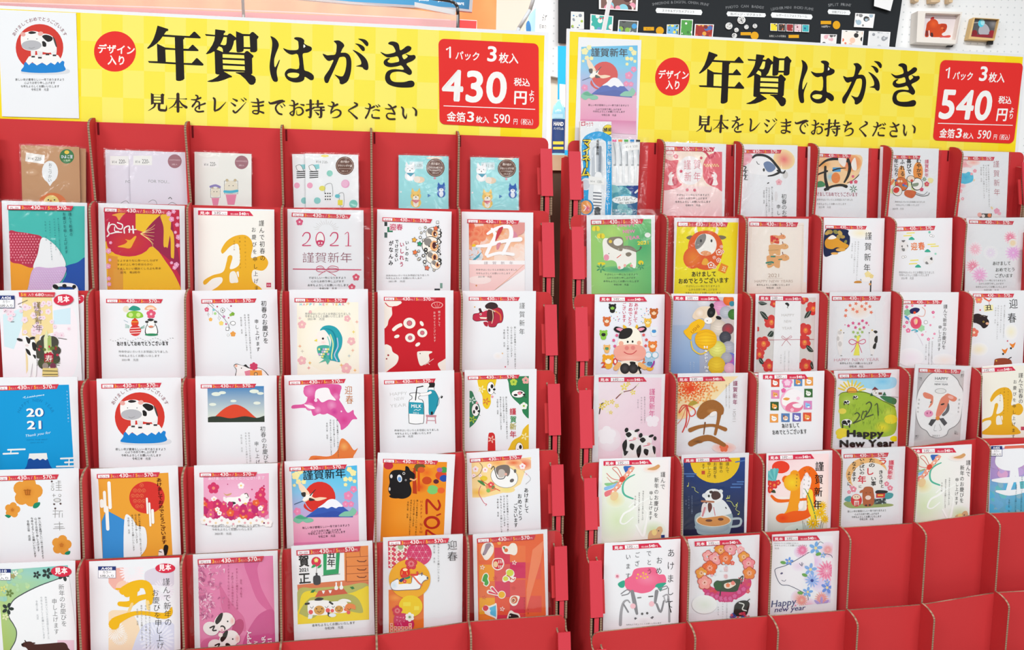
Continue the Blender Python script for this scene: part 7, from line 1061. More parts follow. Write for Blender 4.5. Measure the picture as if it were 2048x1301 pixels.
s.E(740, 355, 15, 'd8d4d2'); s.E(728, 400, 10, 'd0ccca', 18); s.E(742, 440, 14, 'd4d0ce', 20); s.D([990, 345, 1010, 340, 1022, 352, 1005, 362], '2c2a2a'); s.D([1012, 380, 1022, 385, 1018, 430, 1000, 425, 998, 400], '2c2a2a'); s.D([995, 440, 1012, 435, 1005, 475, 985, 470], '2c2a2a'); s.L([745, 527, 758, 527], 4, '555'); s.L([970, 522, 984, 522], 4, '555')
s.T('HAPPY NEW YEAR', 695, 570, 1032, 565, 32, 'd8a0ac', -.01); para(s, [('本年もよろしくお願いいたします', 740, 590, 985), ('令和3年　元旦', 810, 614, 915)], 18, '555')
s = card(STR, 2, C15, (75, 55), (512, 55), 'white card with red rose corsage, ribbons and thin vertical calligraphy', [S43(93, 116, 388, 116, 27, '2106')], None, w=97)
for x, y, r in ((125, 165, 12), (165, 155, 10), (260, 155, 8), (135, 340, 18), (125, 280, 12), (325, 240, 8), (300, 300, 8), (330, 365, 9), (240, 372, 10), (320, 205, 12), (285, 405, 12), (105, 310, 12), (265, 350, 5), (318, 397, 5)): s.fl(x, y, r, ['ec7ca4', 'f4c0d0', 'e05c90'][int(x) % 3], 'f8e0e8')
s.fl(128, 205, 26, '8cc89c', None, 6); s.fl(232, 322, 26, 'a4d8a8', None, 6); s.D([148, 185, 185, 170, 220, 180, 205, 205, 170, 215, 150, 210], '2c2a5c'); s.E(182, 207, 10, 'e8502c'); s.E(125, 245, 22, '4a9ad8', 8, 40); s.G(192, 282, 42, 'd8304c', 'e4607c', 46); s.D([175, 265, 190, 250, 205, 262, 200, 290, 182, 295], 'f0b0a8'); s.E(195, 275, 7, 'f4d08c', 16); s.L([160, 340, 185, 335, 205, 345, 185, 350], 8, '4ab0c8'); s.L([205, 230, 250, 232, 260, 190, 235, 165], 2.5, 'ec7c4c'); s.L([155, 290, 130, 250, 150, 235], 2, '888'); s.E(265, 278, 15, '999', 14); s.E(265, 278, 12, 'f6f6f8', 11); s.L([185, 345, 215, 390, 245, 450], 2.5, 'e0d0e0'); s.G(150, 540, 100, 'f3e9f2', 'f3f4f6', 70); s.G(400, 560, 90, 'f6ece4', 'f3f4f6', 50)
s.W('謹んで新年のお慶びを', 412, 145, 398, 480, 32, '4c4a4a', -.006); s.W('申し上げます', 372, 300, 362, 495, 26, '4c4a4a', -.006); vpara(s, [(A1, 313, 420, 620), (A2, 290, 420, 600), (N4, 268, 440, 560)], 12, 'a0a0a0', -.03)
s = card(STR, 2, C15, (610, 46), (1010, 42), 'card with black ox head, yellow plaque and red plum blossoms at right edge', [S43(615, 66, 922, 66, 28, 'BD-88')], None, w=97)
s.G(660, 480, 70, 'f6ecc8', 'f3f4f6', 50); s.G(900, 350, 50, 'f6f0d0', 'f3f4f6', 60); s.fl(660, 112, 28, 'ec8a74', 'f4c050'); s.fl(625, 355, 34, 'ec7c68', 'f6e0c0'); s.L([700, 100, 735, 120, 750, 108], 10, 'ec6c4c'); s.L([735, 118, 738, 150], 3, 'c84c3c'); s.Q([695, 155, 765, 148, 768, 192, 700, 200], 'f4ecb0'); s.T('丑', 705, 188, 762, 182, 44, '333', .02); s.E(670, 188, 6, 'd84c5c'); s.E(873, 418, 6, 'd86478')
s.D([620, 225, 660, 215, 700, 235, 725, 230, 722, 250, 735, 270, 730, 300, 710, 320, 690, 322, 670, 300, 640, 285, 620, 278], '33282a', 5); s.E(722, 288, 12, 'e8b090', 10); s.E(695, 275, 7, 'e0c050'); s.E(695, 275, 4, '222'); s.L([670, 235, 690, 228, 712, 232], 6, '5c4a3c')
s.T('迎', 885, 172, 952, 168, 76, '3a3a3a', .0); s.T('春', 875, 278, 942, 272, 78, '3a3a3a', .0); vpara(s, [(N1, 852, 150, 395), (N2, 828, 150, 360), (A2, 805, 150, 410), (N4, 785, 165, 290)], 12, 'b0b0b0', -.04)
for x, y in ((910, 450), (852, 492)): s.D([x - 22, y - 15, x, y - 8, x + 22, y - 22, x + 12, y + 8, x + 2, y + 20, x - 10, y + 8], 'f08a34'); s.E(x - 12, y + 22, 8, '333')
s.D([775, 570, 790, 550, 850, 545, 890, 555, 905, 580, 905, 650, 780, 650], '9c4c34'); s.L([880, 550, 900, 540], 7, '333'); s.E(790, 565, 6, 'e8c04c')
# ===== right stand, tier 3
s = card(STR, 3, C13, (218, 668), (745, 665), 'soft pink photo card with yellow blossom branch and two calf figurines', [S54(250, 688, 607, 686, 34)], (1, 1, 1))
s.clip((250, 690), (718, 688), (708, 1400), (245, 1400)); s.P([(250, 690), (718, 690), (710, 1400), (245, 1400)], ['f4e8ee', 'f4dce8', 'eec8d8', 'f4d8e2']); s.G(330, 1150, 90, 'f6f0f4', 'f4e2ea'); s.fl(650, 1010, 50, 'f8f0f6'); s.fl(310, 1120, 70, 'f8f2f6'); s.L([380, 845, 430, 800, 500, 780, 545, 735], [9, 7, 6, 5], '8a5048'); s.L([255, 960, 270, 890, 300, 880], [8, 12, 4], '4c3830')
for i, (x, y, r) in enumerate(((440, 760, 30), (420, 800, 18), (470, 735, 18), (505, 800, 22), (540, 745, 14), (275, 905, 28), (310, 880, 24), (320, 930, 28), (350, 870, 20), (385, 900, 18), (285, 860, 16), (340, 950, 16))): s.petals(x, y, r, ['f0dc6c', 'f4ecdc', 'ecd45c'][i % 3], 5, i * 20, .5)
s.W('謹賀新年', 648, 770, 645, 985, 46, 'dc4a8c', .0); vpara(s, [('新春を迎えご多幸をお祈り', 592, 830, 1030), ('本年もよろしくお願い', 568, 830, 1035), ('令和三年', 542, 850, 920)], 13, 'a89aa4', 0)
for x, y, sg in ((495, 1120, 1), (600, 1160, 1)): s.D([x - 55, y + 60, x - 20, y + 30, x + 60, y + 40, x + 70, y + 200, x - 60, y + 200], 'f6f3f2'); s.E(x, y, 46, 'f8f5f4', 40); s.E(x - 38, y - 40, 14, '1c1a1a', 18, 20); s.E(x + 40, y - 36, 20, '1c1a1a', 10, -20); s.D([x - 45, y - 10, x - 20, y - 25, x, y - 5, x - 25, y + 15], '1c1a1a'); s.L([x - 20, y + 40, x + 30, y + 30], 5, 'dc4c7c'); s.D([x - 70, y + 70, x - 40, y + 30, x - 35, y + 80, x - 55, y + 130], '1c1a1a'); s.D([x - 10, y + 60, x + 20, y + 70, x + 10, y + 110, x - 15, y + 90], '1c1a1a'); s.E(x + 22, y + 22, 14, 'f0b8b4', 9)
s.E(668, 1142, 12, '1c1a1a', 16); s.D([650, 1200, 672, 1210, 668, 1260, 655, 1240], '1c1a1a'); s.D([430, 1180, 450, 1230, 470, 1240, 440, 1270], '1c1a1a')
s = card(STR, 3, C13, (830, 660), (1360, 655), 'card with brown brushed ox character, red cord and orange chrysanthemum', [S54(836, 688, 1190, 680, 34)], (1, 1, 1), w=102)
s.clip((836, 690), (1288, 680), (1280, 1400), (830, 1400)); s.Q([836, 690, 1100, 685, 1290, 680, 1230, 730, 1120, 850, 1000, 900, 830, 1000], 'fae4b4')
for i in range(60): a = i * 2.4; r = 4.5 * i ** .93; x, y = 930 + r * 1.0 * math.cos(a), 770 + r * .62 * math.sin(a); s.petals(x, y, 26, ['e8481c', 'f0642c', 'ec7c34', 'f49c5c', 'f4b464'][min(4, i // 12)], 4, i * 30, .5)
s.G(850, 960, 70, 'f8c87c', 'fae4b4', 40); s.G(1180, 1210, 90, 'f4a490', 'f6e4e0', 40); s.D([915, 890, 950, 860, 985, 880, 930, 900], 'b8a03c'); s.L([905, 895, 870, 900, 845, 955, 900, 900, 960, 925, 965, 960, 930, 975, 905, 900], 8, 'dc4c3c'); s.L([900, 905, 870, 990, 835, 1035], 5, 'e07c5c'); s.L([905, 905, 900, 1020, 872, 1095], 9, 'd8403c'); s.L([908, 905, 925, 980, 900, 1060], 6, 'e0503c'); s.fl(1180, 1210, 34, 'ee7448')
b = 'a5682c'; s.L([1015, 960, 1050, 920, 1100, 900, 1150, 920, 1160, 950], [80, 100, 90, 60, 36], b); s.L([1150, 930, 1140, 1000, 1115, 1110], [40, 26, 20], b); s.L([930, 1080, 1000, 1055, 1100, 1045, 1190, 1075], [34, 26, 22, 30], b); s.L([1040, 1025, 1030, 1110], [12, 8], '8a5428'); s.L([935, 1180, 1000, 1150, 1080, 1140, 1180, 1190], [44, 46, 44, 30], b); s.G(985, 1165, 40, '6c4420', 'a5682c', 14); s.G(1090, 940, 44, 'c88c4c', b, 22); s.E(1100, 960, 30, 'f8f4f0', 16, -30); s.clip()
s.W('謹賀新年', 1265, 710, 1262, 895, 36, 'a0406c', .0); s.W('二〇二一', 1258, 920, 1255, 1030, 26, 'b8b4b4'); vpara(s, [(A2, 1220, 730, 920), (S3, 1197, 740, 910)], 11, 'a8a098', 0)
s = card(STR, 3, C14, (104, 660), (590, 642), 'rear pack peeking out left of the card with twelve animal squares', [S54(100, 674, 500, 668, 30)], None)
s = card(STR, 3, C14, (140, 655), (628, 640), 'white card with ring of small animal squares around a pink circle', [S54(170, 668, 505, 665, 34)], None, fwd=3)
for i, (x, y, c, k) in enumerate(((262, 728, 'd8503c', 0), (432, 722, '5c8cc0', 0), (512, 718, 'e8a050', 0), (262, 815, 'e08cb8', 0), (508, 805, '3c6c3c', 0), (256, 902, '3c5c34', 0), (503, 895, 'd88cc0', 0), (252, 992, 'eca050', 0), (337, 988, '5c84b8', 0), (420, 985, '6c6cb4', 0), (498, 982, 'dc5840', 0))):
    s.R(x - 31, y - 32, x + 31, y + 32, c); s.E(x, y + 4, 19, ['f6f2ee', 'f0a04c', 'f8f0f0', 'f0a860', 'e8f0e4', 'f0a850', '8cc4f0', 'f6f4f0', 'f0c8a8', 'eeecf4', 'f4b060'][i], 17); s.E(x - 12, y - 12, 7, ['f6f2ee', 'f0a04c', 'f8f0f0', 'f0a860', 'e8f0e4', 'f0a850', '8cc4f0', 'f6f4f0', '8c5a4c', 'eeecf4', 'f4b060'][i]); s.E(x - 5, y + 2, 3, '444'); s.E(x + 7, y + 2, 3, '444'); s.E(x + 5, y + 14, 9, 'fff', 5)
s.fl(350, 728, 40, 'ec8cbc'); s.fl(350, 728, 24, 'f6d0e4'); s.E(383, 860, 84, 'f4b8d4', 88, 0, 30); s.E(398, 850, 76, 'f6f2f4', 76, 0, 28); s.fl(322, 785, 18, 'e868a4'); s.D([310, 850, 330, 830, 365, 840, 375, 870, 350, 900, 315, 890], 'f8f4f2'); s.D([318, 850, 340, 838, 368, 845, 350, 860], 'eaa04c'); s.D([350, 890, 400, 870, 460, 890, 462, 920, 420, 945, 360, 940, 335, 925], 'e87c9c'); s.D([390, 890, 440, 880, 460, 895, 440, 915, 400, 910], 'f6f0f2'); s.fl(430, 845, 14, 'f6c8dc'); s.fl(385, 930, 14, 'f6c0d0')
s.T('あけまして', 310, 1064, 445, 1058, 40, '333', .015, -.2); s.T('おめでとうございます', 240, 1112, 498, 1104, 40, '333', .015, -.2)
s = card(STR, 3, C14, (700, 640), (1210, 628), 'card with green hill, rising sun, grazing cows and bold black Happy New Year', [S43(728, 662, 1122, 655, 33, 'PL-05')], (2, 4, 2))
s.clip((725, 690), (1175, 680), (1160, 1400), (700, 1400)); s.D([740, 705, 850, 690, 1000, 695, 1150, 690, 1150, 760, 1040, 780, 900, 760, 800, 720], 'a4dcf4'); s.G(1060, 720, 70, '7cccf0', 'a4dcf4', 30)
for i in range(9): a = math.radians(200 + i * 18); s.L([830 + 60 * math.cos(a), 800 + 50 * math.sin(a), 830 + 105 * math.cos(a), 800 + 90 * math.sin(a)], [14, 10], 'f0d44c')
s.D([740, 820, 800, 795, 900, 790, 980, 815, 1060, 860, 1150, 900, 1160, 1080, 1080, 1130, 900, 1120, 760, 1080, 740, 960], 'a4c43c', 4)
for x, y, r, c in ((800, 860, 60, 'bcd45c'), (1100, 950, 60, 'c8d84c'), (860, 1000, 80, 'b0c848'), (1000, 930, 70, '98bc38'), (1060, 1060, 70, 'f0e030'), (760, 1100, 50, 'f0dc3c'), (1145, 1145, 30, 'f4e410'), (1120, 1000, 50, 'e8dc38'), (760, 940, 30, 'ecdc58'), (960, 1110, 60, 'c8d040'), (740, 1130, 24, 'f4e030')): s.G(x, y, r, c, 'a4c43c' if r > 55 else c, r * .7)
s.D([1040, 830, 1100, 830, 1160, 850, 1150, 890, 1090, 870], '3c7c50'); rd = random.Random(31)
for i in range(60): x, y = rd.uniform(800, 1120), rd.uniform(880, 1060); s.L([x, y, x + rd.uniform(-12, 12), y + rd.uniform(14, 34)], [2, 5, 1], ['6c8c2c', '84a43c', '5c7c30', '98ac40'][i % 4])
s.D([795, 800, 800, 775, 830, 762, 860, 775, 868, 800], 'f0a83c'); s.L([795, 800, 800, 775, 830, 762, 860, 775, 868, 800], 3, '4c4430'); s.L([730, 825, 760, 800, 860, 795, 950, 805, 1040, 850, 1155, 910], 3, '4c5038'); s.L([1100, 830, 1178, 836], 2, '444')
s.Q([985, 780, 1020, 778, 1022, 822, 988, 822], 'f0ece8'); s.Q([978, 782, 1000, 758, 1028, 780], '7c3038'); s.R(1028, 800, 1052, 816, '6c4c3c'); s.R(997, 785, 1003, 792, '222'); s.R(1005, 800, 1011, 808, '222'); s.Q([965, 825, 975, 800, 988, 825], '2c5c3c'); s.Q([1055, 822, 1072, 795, 1085, 822], '2c6c4c')
for x, y, k in ((855, 834, 15), (790, 872, 18), (790, 1022, 30)): s.E(x, y, k * 1.3, 'f6f6f4', k * .8); s.E(x - k * .6, y, k * .6, '1c1c1c', k * .5); s.E(x + k * .5, y - k * .2, k * .4, '1c1c1c'); s.E(x, y + k * .4, k * .3, '1c1c1c'); s.L([x - k, y + k * .4, x - k, y + k * 1.3], k * .3, '333', False); s.L([x + k * .7, y + k * .4, x + k * .7, y + k * 1.2], k * .3, '333', False)
g = '44503c'; s.L([850, 960, 870, 950, 885, 970, 860, 1010, 835, 1030, 895, 1005], 7, g); s.L([915, 935, 900, 985, 915, 1000, 940, 940, 915, 945], 5, g); s.L([935, 885, 960, 870, 975, 895, 955, 940, 930, 980, 985, 965], 7, g); s.L([1000, 895, 1018, 885, 1025, 970], 6, g); s.clip()
k = '24201e'; s.T('Happy', 788, 1128, 1064, 1126, 68, k, .045); s.T('New Year', 735, 1205, 1142, 1200, 72, k, .045)
s = card(STR, 3, C15, (188, 592), (607, 605), 'tilted grey card with cow portrait wearing bow tie in a white plaque', [S43(215, 620, 528, 632, 30, 'PL-13')], (12, 2, 2), fwd=2)
s.clip((210, 620), (553, 635), (505, 1400), (165, 1400)); s.Q([205, 615, 560, 640, 505, 1400, 160, 1400], 'd0cccc'); s.P([(205, 615), (300, 625), (260, 1150), (165, 1160)], ['b8b4b8', 'd4d0d0', 'd4d0d0', 'b8b4b8'])
o = [270, 690, 310, 655, 380, 648, 450, 660, 500, 700, 520, 740, 545, 790, 540, 900, 525, 1000, 490, 1050, 440, 1080, 420, 1120, 360, 1140, 300, 1130, 270, 1090, 225, 1060, 195, 990, 190, 900, 205, 800, 235, 740]
s.D(o, '8c8a8c'); s.D([o[i] + (4 if o[i] < 370 else -4) if i % 2 == 0 else o[i] + (4 if o[i] < 900 else -4) for i in range(len(o))], 'f3f3f4')
for x, y in ((235, 690), (530, 665), (190, 1120), (480, 1110)):
    for a in range(5): t = a * .4 + (0 if x < 300 else 1.5) + (3.1 if y < 900 else -1.6); s.L([x, y, x + 26 * math.cos(t), y - 26 * math.sin(t)], 2, '777')
s.T('HAPPY', 332, 706, 432, 708, 30, '5c6068', .01); s.L([333, 720, 420, 722], 2, '999', False); s.T('NEW YEAR', 330, 746, 430, 748, 20, '5c6068', .01); c = 'e88a70'
s.D([245, 808, 265, 800, 320, 825, 315, 848, 270, 845, 250, 830], c); s.D([490, 860, 495, 840, 460, 820, 425, 808, 415, 825, 440, 855, 470, 868], c); s.D([318, 820, 330, 800, 400, 800, 430, 820, 425, 870, 400, 930, 365, 985, 330, 990, 290, 985, 270, 950, 290, 910, 300, 860], 'f6f4f2', 4); s.D([375, 850, 400, 825, 425, 812, 438, 850, 430, 890, 400, 940, 360, 985, 340, 975, 350, 920], c); s.D([305, 840, 320, 828, 318, 880, 300, 905, 285, 915, 300, 880], c); s.E(375, 790, 42, '9c9c9c', 20); s.E(375, 790, 38, 'ecebea', 17); s.E(286, 958, 33, 'ec9cc0', 26); s.E(275, 955, 5, 'b04c80', 8); s.E(300, 950, 5, 'b04c80', 8); s.E(390, 888, 15, '333', 6, -15); s.E(303, 872, 8, '555', 4, -20); s.E(450, 836, 22, 'f4b8ac', 12, 20); s.D([430, 880, 440, 900, 435, 940, 400, 975, 385, 965, 415, 930], '6c6c70')
s.E(353, 992, 16, 'e89040', 15); s.Q([345, 1000, 305, 1000, 285, 1038, 308, 1052], '4c4c50'); s.Q([362, 995, 395, 990, 425, 1028, 402, 1050], '55555a'); s.L([335, 1040, 325, 1080, 345, 1085], 3, 'bbb'); s.L([365, 1035, 380, 1075, 365, 1085], 3, 'bbb'); s.T('2021', 310, 1128, 372, 1128, 18, 'aaa')
for x in (215, 515): s.W('謹賀新年', x, 840, x - 10, 960, 14, 'aaa')
s = card(STR, 3, C15, (685, 608), (1100, 575), 'ivory card with large gold ox character at the right edge of frame', [S54(600, 628, 932, 607, 31)], None)
s.R(690, 600, 1110, 1400, 'f3f0e4'); gold_ox(s, lambda x, y: (556 + x * .722 + 0 * y, 600 + (y - 0) * .8 - 40 + 0 * x)); s.W('謹んで初春の', 972, 655, 972, 885, 36, ink, .008); s.W('お慶びを申し上げます', 930, 700, 915, 1150, 28, ink, .008); vpara(s, [('今年も一年よろしく', 880, 765, 950), ('お願い申し上げます', 850, 765, 970), ('令和三年', 820, 795, 870)], 11, 'a5701c', -.03); s.R(972, 1055, 1000, 1082, 'c84a60')
# ===== right stand, tier 4
def noshi(s, T, m1):
    m = lambda *l: [c for i in range(0, len(l), 2) for c in T(l[i], l[i + 1])]; K = abs(T(400, 0)[0] - T(300, 0)[0]) / 100; P = lambda x, y: T(x, y)
    s.P([P(230, 130), P(655, 90), P(650, 700), P(230, 700)], ['ecf2e4', 'f4f2f2', 'f2f4f0', 'e8eee0']); a = P(330, 480); s.G(a[0], a[1], 130 * K, 'd8e8c0', 'ecf2e6', 170 * K); a = P(560, 540); s.G(a[0], a[1], 80 * K, 'cfe0b0', 'eef2ea', 60 * K); a = P(320, 350); s.G(a[0], a[1], 60 * K, 'ecdc9c', 'e8f0d8', 50 * K)
    s.D(m(250, 270, 300, 255, 340, 235, 345, 250, 300, 275, 255, 290), '8cc0ec'); s.D(m(252, 300, 300, 280, 345, 255, 350, 270, 300, 310, 258, 330), 'e87c84'); s.D(m(250, 245, 300, 240, 330, 230, 330, 240, 270, 262), '8cc88c'); s.D(m(370, 140, 400, 135, 425, 140, 400, 180, 385, 180), '3c6ab8'); s.D(m(400, 150, 430, 140, 440, 150, 410, 175), 'f0a0a0')
    s.L(m(440, 190, 400, 210, 372, 240, 365, 285, 380, 320, 430, 342), [7 * K, 10 * K, 12 * K, 10 * K], '58b89c'); s.L(m(300, 310, 335, 260, 370, 215, 425, 150), 26 * K, 'f0a88c')
    for q in range(6): a = P(305 + q * 22, 298 - q * 27); s.E(a[0], a[1], 8 * K, 'f8e8e0'); s.E(a[0] + 8 * K, a[1] + 5 * K, 4 * K, 'c84c3c')
    s.L(m(360, 225, 330, 180, 300, 150, 330, 145, 360, 200), 4 * K, 'dc6c5c'); s.L(m(350, 225, 300, 215, 262, 180), 4 * K, 'e07c6c'); s.L(m(355, 235, 300, 240, 265, 205), 3 * K, 'e08c7c'); s.E(*P(362, 218), 20 * K, 'dc5040', 16 * K, -50); s.E(*P(312, 325), 24 * K, 'eccf9c', 30 * K, 30); s.G(*P(545, 155), 60 * K, 'f4ccb0', 'f2f0ee', 24 * K)
    s.L(m(405, 395, 440, 365, 465, 370, 420, 410, 370, 440, 350, 490, 380, 500, 430, 460), [8 * K, 14 * K, 12 * K, 8 * K], 'f8faf6'); s.L(m(470, 370, 520, 345, 545, 330), 10 * K, 'f6f8f4'); s.L(m(480, 400, 520, 430, 505, 540, 490, 580, 450, 510), [8 * K, 16 * K, 12 * K], 'f8faf6')
    s.W('謹んで', *P(620, 170), *P(618, 285), 32 * K, '555', .0); s.W('新年のお慶びを', *P(580, 205), *P(575, 465), 30 * K, '555'); s.W('申し上げます', *P(545, 290), *P(540, 480), 24 * K, '555'); s.W('今年もよろしくお願い申し上げ', *P(495, 290), *P(490, 480), 11 * K, '888'); s.W(S3, *P(470, 300), *P(465, 500), 11 * K, '888'); s.W(N4[:4], *P(445, 320), *P(442, 390), 11 * K, '888')
    s.D(m(525, 580, 540, 545, 570, 540, 590, 520, 610, 520, 618, 545, 610, 560, 605, 590, 600, 650, 530, 650), 'd8b084'); s.E(*P(565, 555), 16 * K, 'ecd48c', 20 * K); s.E(*P(592, 545), 4 * K, '444'); s.Q(m(608, 572, 630, 570, 632, 650, 606, 650), '2c3c7c'); s.D(m(520, 155, 560, 140, 590, 125, 600, 140, 570, 160), 'd8a46c')
s = card(STR, 4, C16, (217, 92), (670, 78), 'pale green card with festive knotted cords and tiny calf, tier second from bottom', [S54(243, 104, 550, 94, 29)], None)
s.clip((236, 100), (655, 88), (650, 1000), (228, 1000)); noshi(s, lambda x, y: (x, y), 0)
s = card(STR, 4, C16, (735, 66), (1165, 52), 'dark blue card with cow bathing in a coffee cup under yellow moon', [S54(752, 86, 1055, 78, 28)], (1, 1, 1), w=97)
s.clip((750, 95), (1140, 80), (1128, 1000), (745, 1000)); s.P([(745, 80), (1145, 80), (1135, 400), (745, 400)], ['1c3c84', '1c4490', '1c2c58', '182848']); s.P([(745, 400), (1135, 400), (1130, 1000), (745, 1000)], ['182848', '1c2c58', '3a2c34', '2a2228']); s.E(950, 95, 158, 'f0c81c', 148, 0, 36)
for q in ([750, 185, 830, 185], [770, 200, 815, 200], [1060, 250, 1125, 250], [1050, 270, 1110, 270], [1090, 235, 1130, 235], [1080, 110, 1135, 100], [860, 150, 960, 145]): s.L(q, 8, '4c78b8' if q[0] > 1000 or q[0] < 840 else 'f4d84c', False)
for t, x, y0, y1 in (('謹んで', 1028, 110, 180), ('新年の', 988, 110, 180), ('お慶びを', 950, 110, 215), ('申し上げ', 912, 110, 210), ('ます', 876, 120, 155)): s.W(t, x, y0, x, y1, 23, '4c3c1c', .01)
s.R(864, 165, 886, 188, 'c8502c'); s.D([820, 460, 850, 430, 940, 420, 1040, 425, 1062, 460, 1050, 530, 1020, 570, 860, 570, 830, 530], '9fb4bc', 4); s.G(930, 520, 110, 'b8c8cc', '94a8b4', 40); s.L([1055, 470, 1110, 470, 1105, 510, 1050, 520], 14, 'b4c4c8'); s.E(940, 478, 112, 'e8dcc8', 42, 0, 30); s.E(940, 480, 104, 'd8924c', 36, 0, 30); s.D([860, 460, 880, 390, 930, 350, 1000, 350, 1050, 420, 1040, 440, 950, 455], 'e8eef0', 4); s.E(940, 325, 60, 'f0f2f2', 46); s.E(885, 322, 18, 'e4e8ea', 15); s.D([925, 320, 940, 295, 975, 300, 985, 330, 960, 348, 935, 345], '4c3430'); s.E(925, 300, 12, '3c2c2c', 9); s.E(985, 295, 14, 'e8ecec', 12); s.E(910, 325, 7, '333', 9); s.L([865, 358, 940, 362], 12, 'b87c5c'); s.D([870, 375, 890, 370, 900, 410, 875, 440, 862, 420], 'e8e0e0'); s.D([905, 372, 925, 372, 930, 400, 915, 430, 905, 410], '6c3830'); s.L([885, 400, 870, 450], 12, 'd88c94'); s.E(910, 480, 22, '6c3c2c', 8); s.E(985, 472, 18, '6c3c2c', 9); s.L([940, 395, 950, 450], 5, 'd8848c'); s.E(1018, 400, 8, '555', 4, 60)
for q in ([780, 262, 782, 240], [1028, 340, 1030, 322], [1040, 338, 1042, 320], [1100, 440, 1104, 428], [1088, 380, 1092, 366]): s.L(q, 3, 'd8e06c', False); s.E(q[0] - 4, q[1], 5, 'd8e06c', 4)
s.L([800, 268, 820, 272, 822, 290, 845, 305], 3, 'c8d47c'); s.L([1022, 355, 1050, 360, 1070, 390, 1090, 385, 1080, 410, 1105, 425], 3, 'c8d47c'); vpara(s, [('今年もよろしくお願い', 803, 320, 440), ('いたします', 783, 320, 410), ('元旦', 765, 345, 385)], 10, '8ca0c4', 0)
s = card(STR, 4, C17, (160, 57), (587, 37), 'card with flaming orange ox character, fan, red sun and black vertical greeting', [S54(180, 68, 468, 58, 30)], None, w=99)
s.clip((178, 70), (562, 55), (553, 1000), (168, 1000)); s.P([(175, 60), (565, 50), (560, 330), (170, 330)], ['f4ccd0', 'f8e4e4', 'f6e8dc', 'f6e0e0']); s.P([(170, 330), (560, 330), (550, 640), (165, 640)], ['f4ece8', 'f4e8dc', 'c4ccc0', 'a8bcb4']); s.E(258, 142, 56, 'e8422c', 40); s.G(470, 420, 60, 'f4e4b0', 'f2e8dc', 100)
for a in range(7): t = math.radians(165 + a * 20); s.L([222, 235, 222 + 52 * math.cos(t), 215 + 58 * math.sin(t)], [6, 20], ['5cb4b8', '74c8c8'][a % 2])
for x, y, r in ((215, 255, 26), (190, 245, 20), (190, 285, 22), (240, 240, 18)): camel(x, y, r)
s.D([195, 300, 215, 285, 225, 305], '3c4c34'); s.L([200, 325, 240, 355, 330, 352, 420, 345], [16, 22, 16, 16], 'ec6a20'); s.L([290, 220, 350, 230, 400, 165, 440, 160, 470, 210, 475, 290], [50, 60, 40, 44, 56, 60], 'ee6c1c'); s.L([345, 190, 350, 300, 330, 420, 290, 460], [60, 60, 70, 50], 'f09c24'); s.G(330, 240, 54, 'f4d030', 'f0ac28'); s.L([265, 470, 340, 455, 420, 440, 450, 400, 445, 300], [50, 70, 50, 54, 60], 'ec6020'); s.L([440, 300, 450, 400, 470, 450], 40, 'f4d438'); s.G(270, 465, 44, 'e4401c', 'ec6020', 30); s.D([400, 220, 440, 200, 450, 240, 420, 320, 395, 330], 'f6f0f0'); s.D([372, 370, 400, 355, 395, 400, 372, 408], 'f4ece8'); s.L([410, 280, 440, 340, 470, 430, 480, 480], [4, 8, 6], '6c9450'); s.G(400, 540, 120, 'b4ccc0', 'd0dcd4', 40)
for x, y, r in ((462, 495, 44), (505, 430, 42), (520, 385, 30), (535, 470, 30)): s.petals(x, y, r, 'f0cc28', 12, 10, .22); s.petals(x, y, r * .6, 'e8b41c', 10, 10, .3)
for i in range(14): s.L([400 + i * 9, 540, 395 + i * 10, 480 + (i % 3) * 14], 2, '4c4c3c')
s.W('謹賀新年', 505, 98, 488, 420, 56, '1c1a18', .01); vpara(s, [('心よりお祈り申し上げ', 440, 140, 400), ('今年もよろしく', 410, 150, 350), ('令和三年', 360, 180, 270)], 10, '5c4430', -.06); s.T('▲', 345, 545, 375, 545, 20, '333')
s = card(STR, 4, C17, (620, 30), (1047, 12), 'white card with laughing brown ox, daruma and multicoloured playful poem', [S43(655, 60, 940, 50, 26, '2107')], (1, 3, 2), w=99)
s.E(800, 180, 130, 'f4c07c', 100, -10, 30); s.E(820, 210, 118, 'f4f0ec', 96, -10, 30); s.R(940, 95, 978, 222, 'f2e4e6'); s.W('謹賀新年', 960, 98, 946, 222, 34, 'd8405c', .03)
for t, x, y0, y1, w, c in (('う', 905, 80, 130, 66, 'e03c30'), ('きうき', 892, 160, 250, 32, '2a2422'), ('と', 900, 250, 275, 26, '2a2422'), ('たの', 835, 85, 145, 42, '2a2422'), ('し', 822, 145, 195, 56, 'd8303c'), ('い事', 845, 200, 262, 34, '2a2422'), ('いっぱいの', 772, 85, 190, 34, '2a2422'), ('年', 772, 195, 248, 56, 'd83848'), ('に', 760, 255, 275, 20, '2a2422'), ('なります', 722, 105, 235, 28, '2a2422'), ('ように', 690, 165, 265, 24, '2a2422')): s.W(t, x, y0, x, y1, w, c, .025)
for x, y, r in ((718, 282, 20), (690, 300, 12), (928, 248, 16), (950, 275, 18), (700, 265, 8)): s.fl(x, y, r, 'ec8ca0', 'fbe4e8')
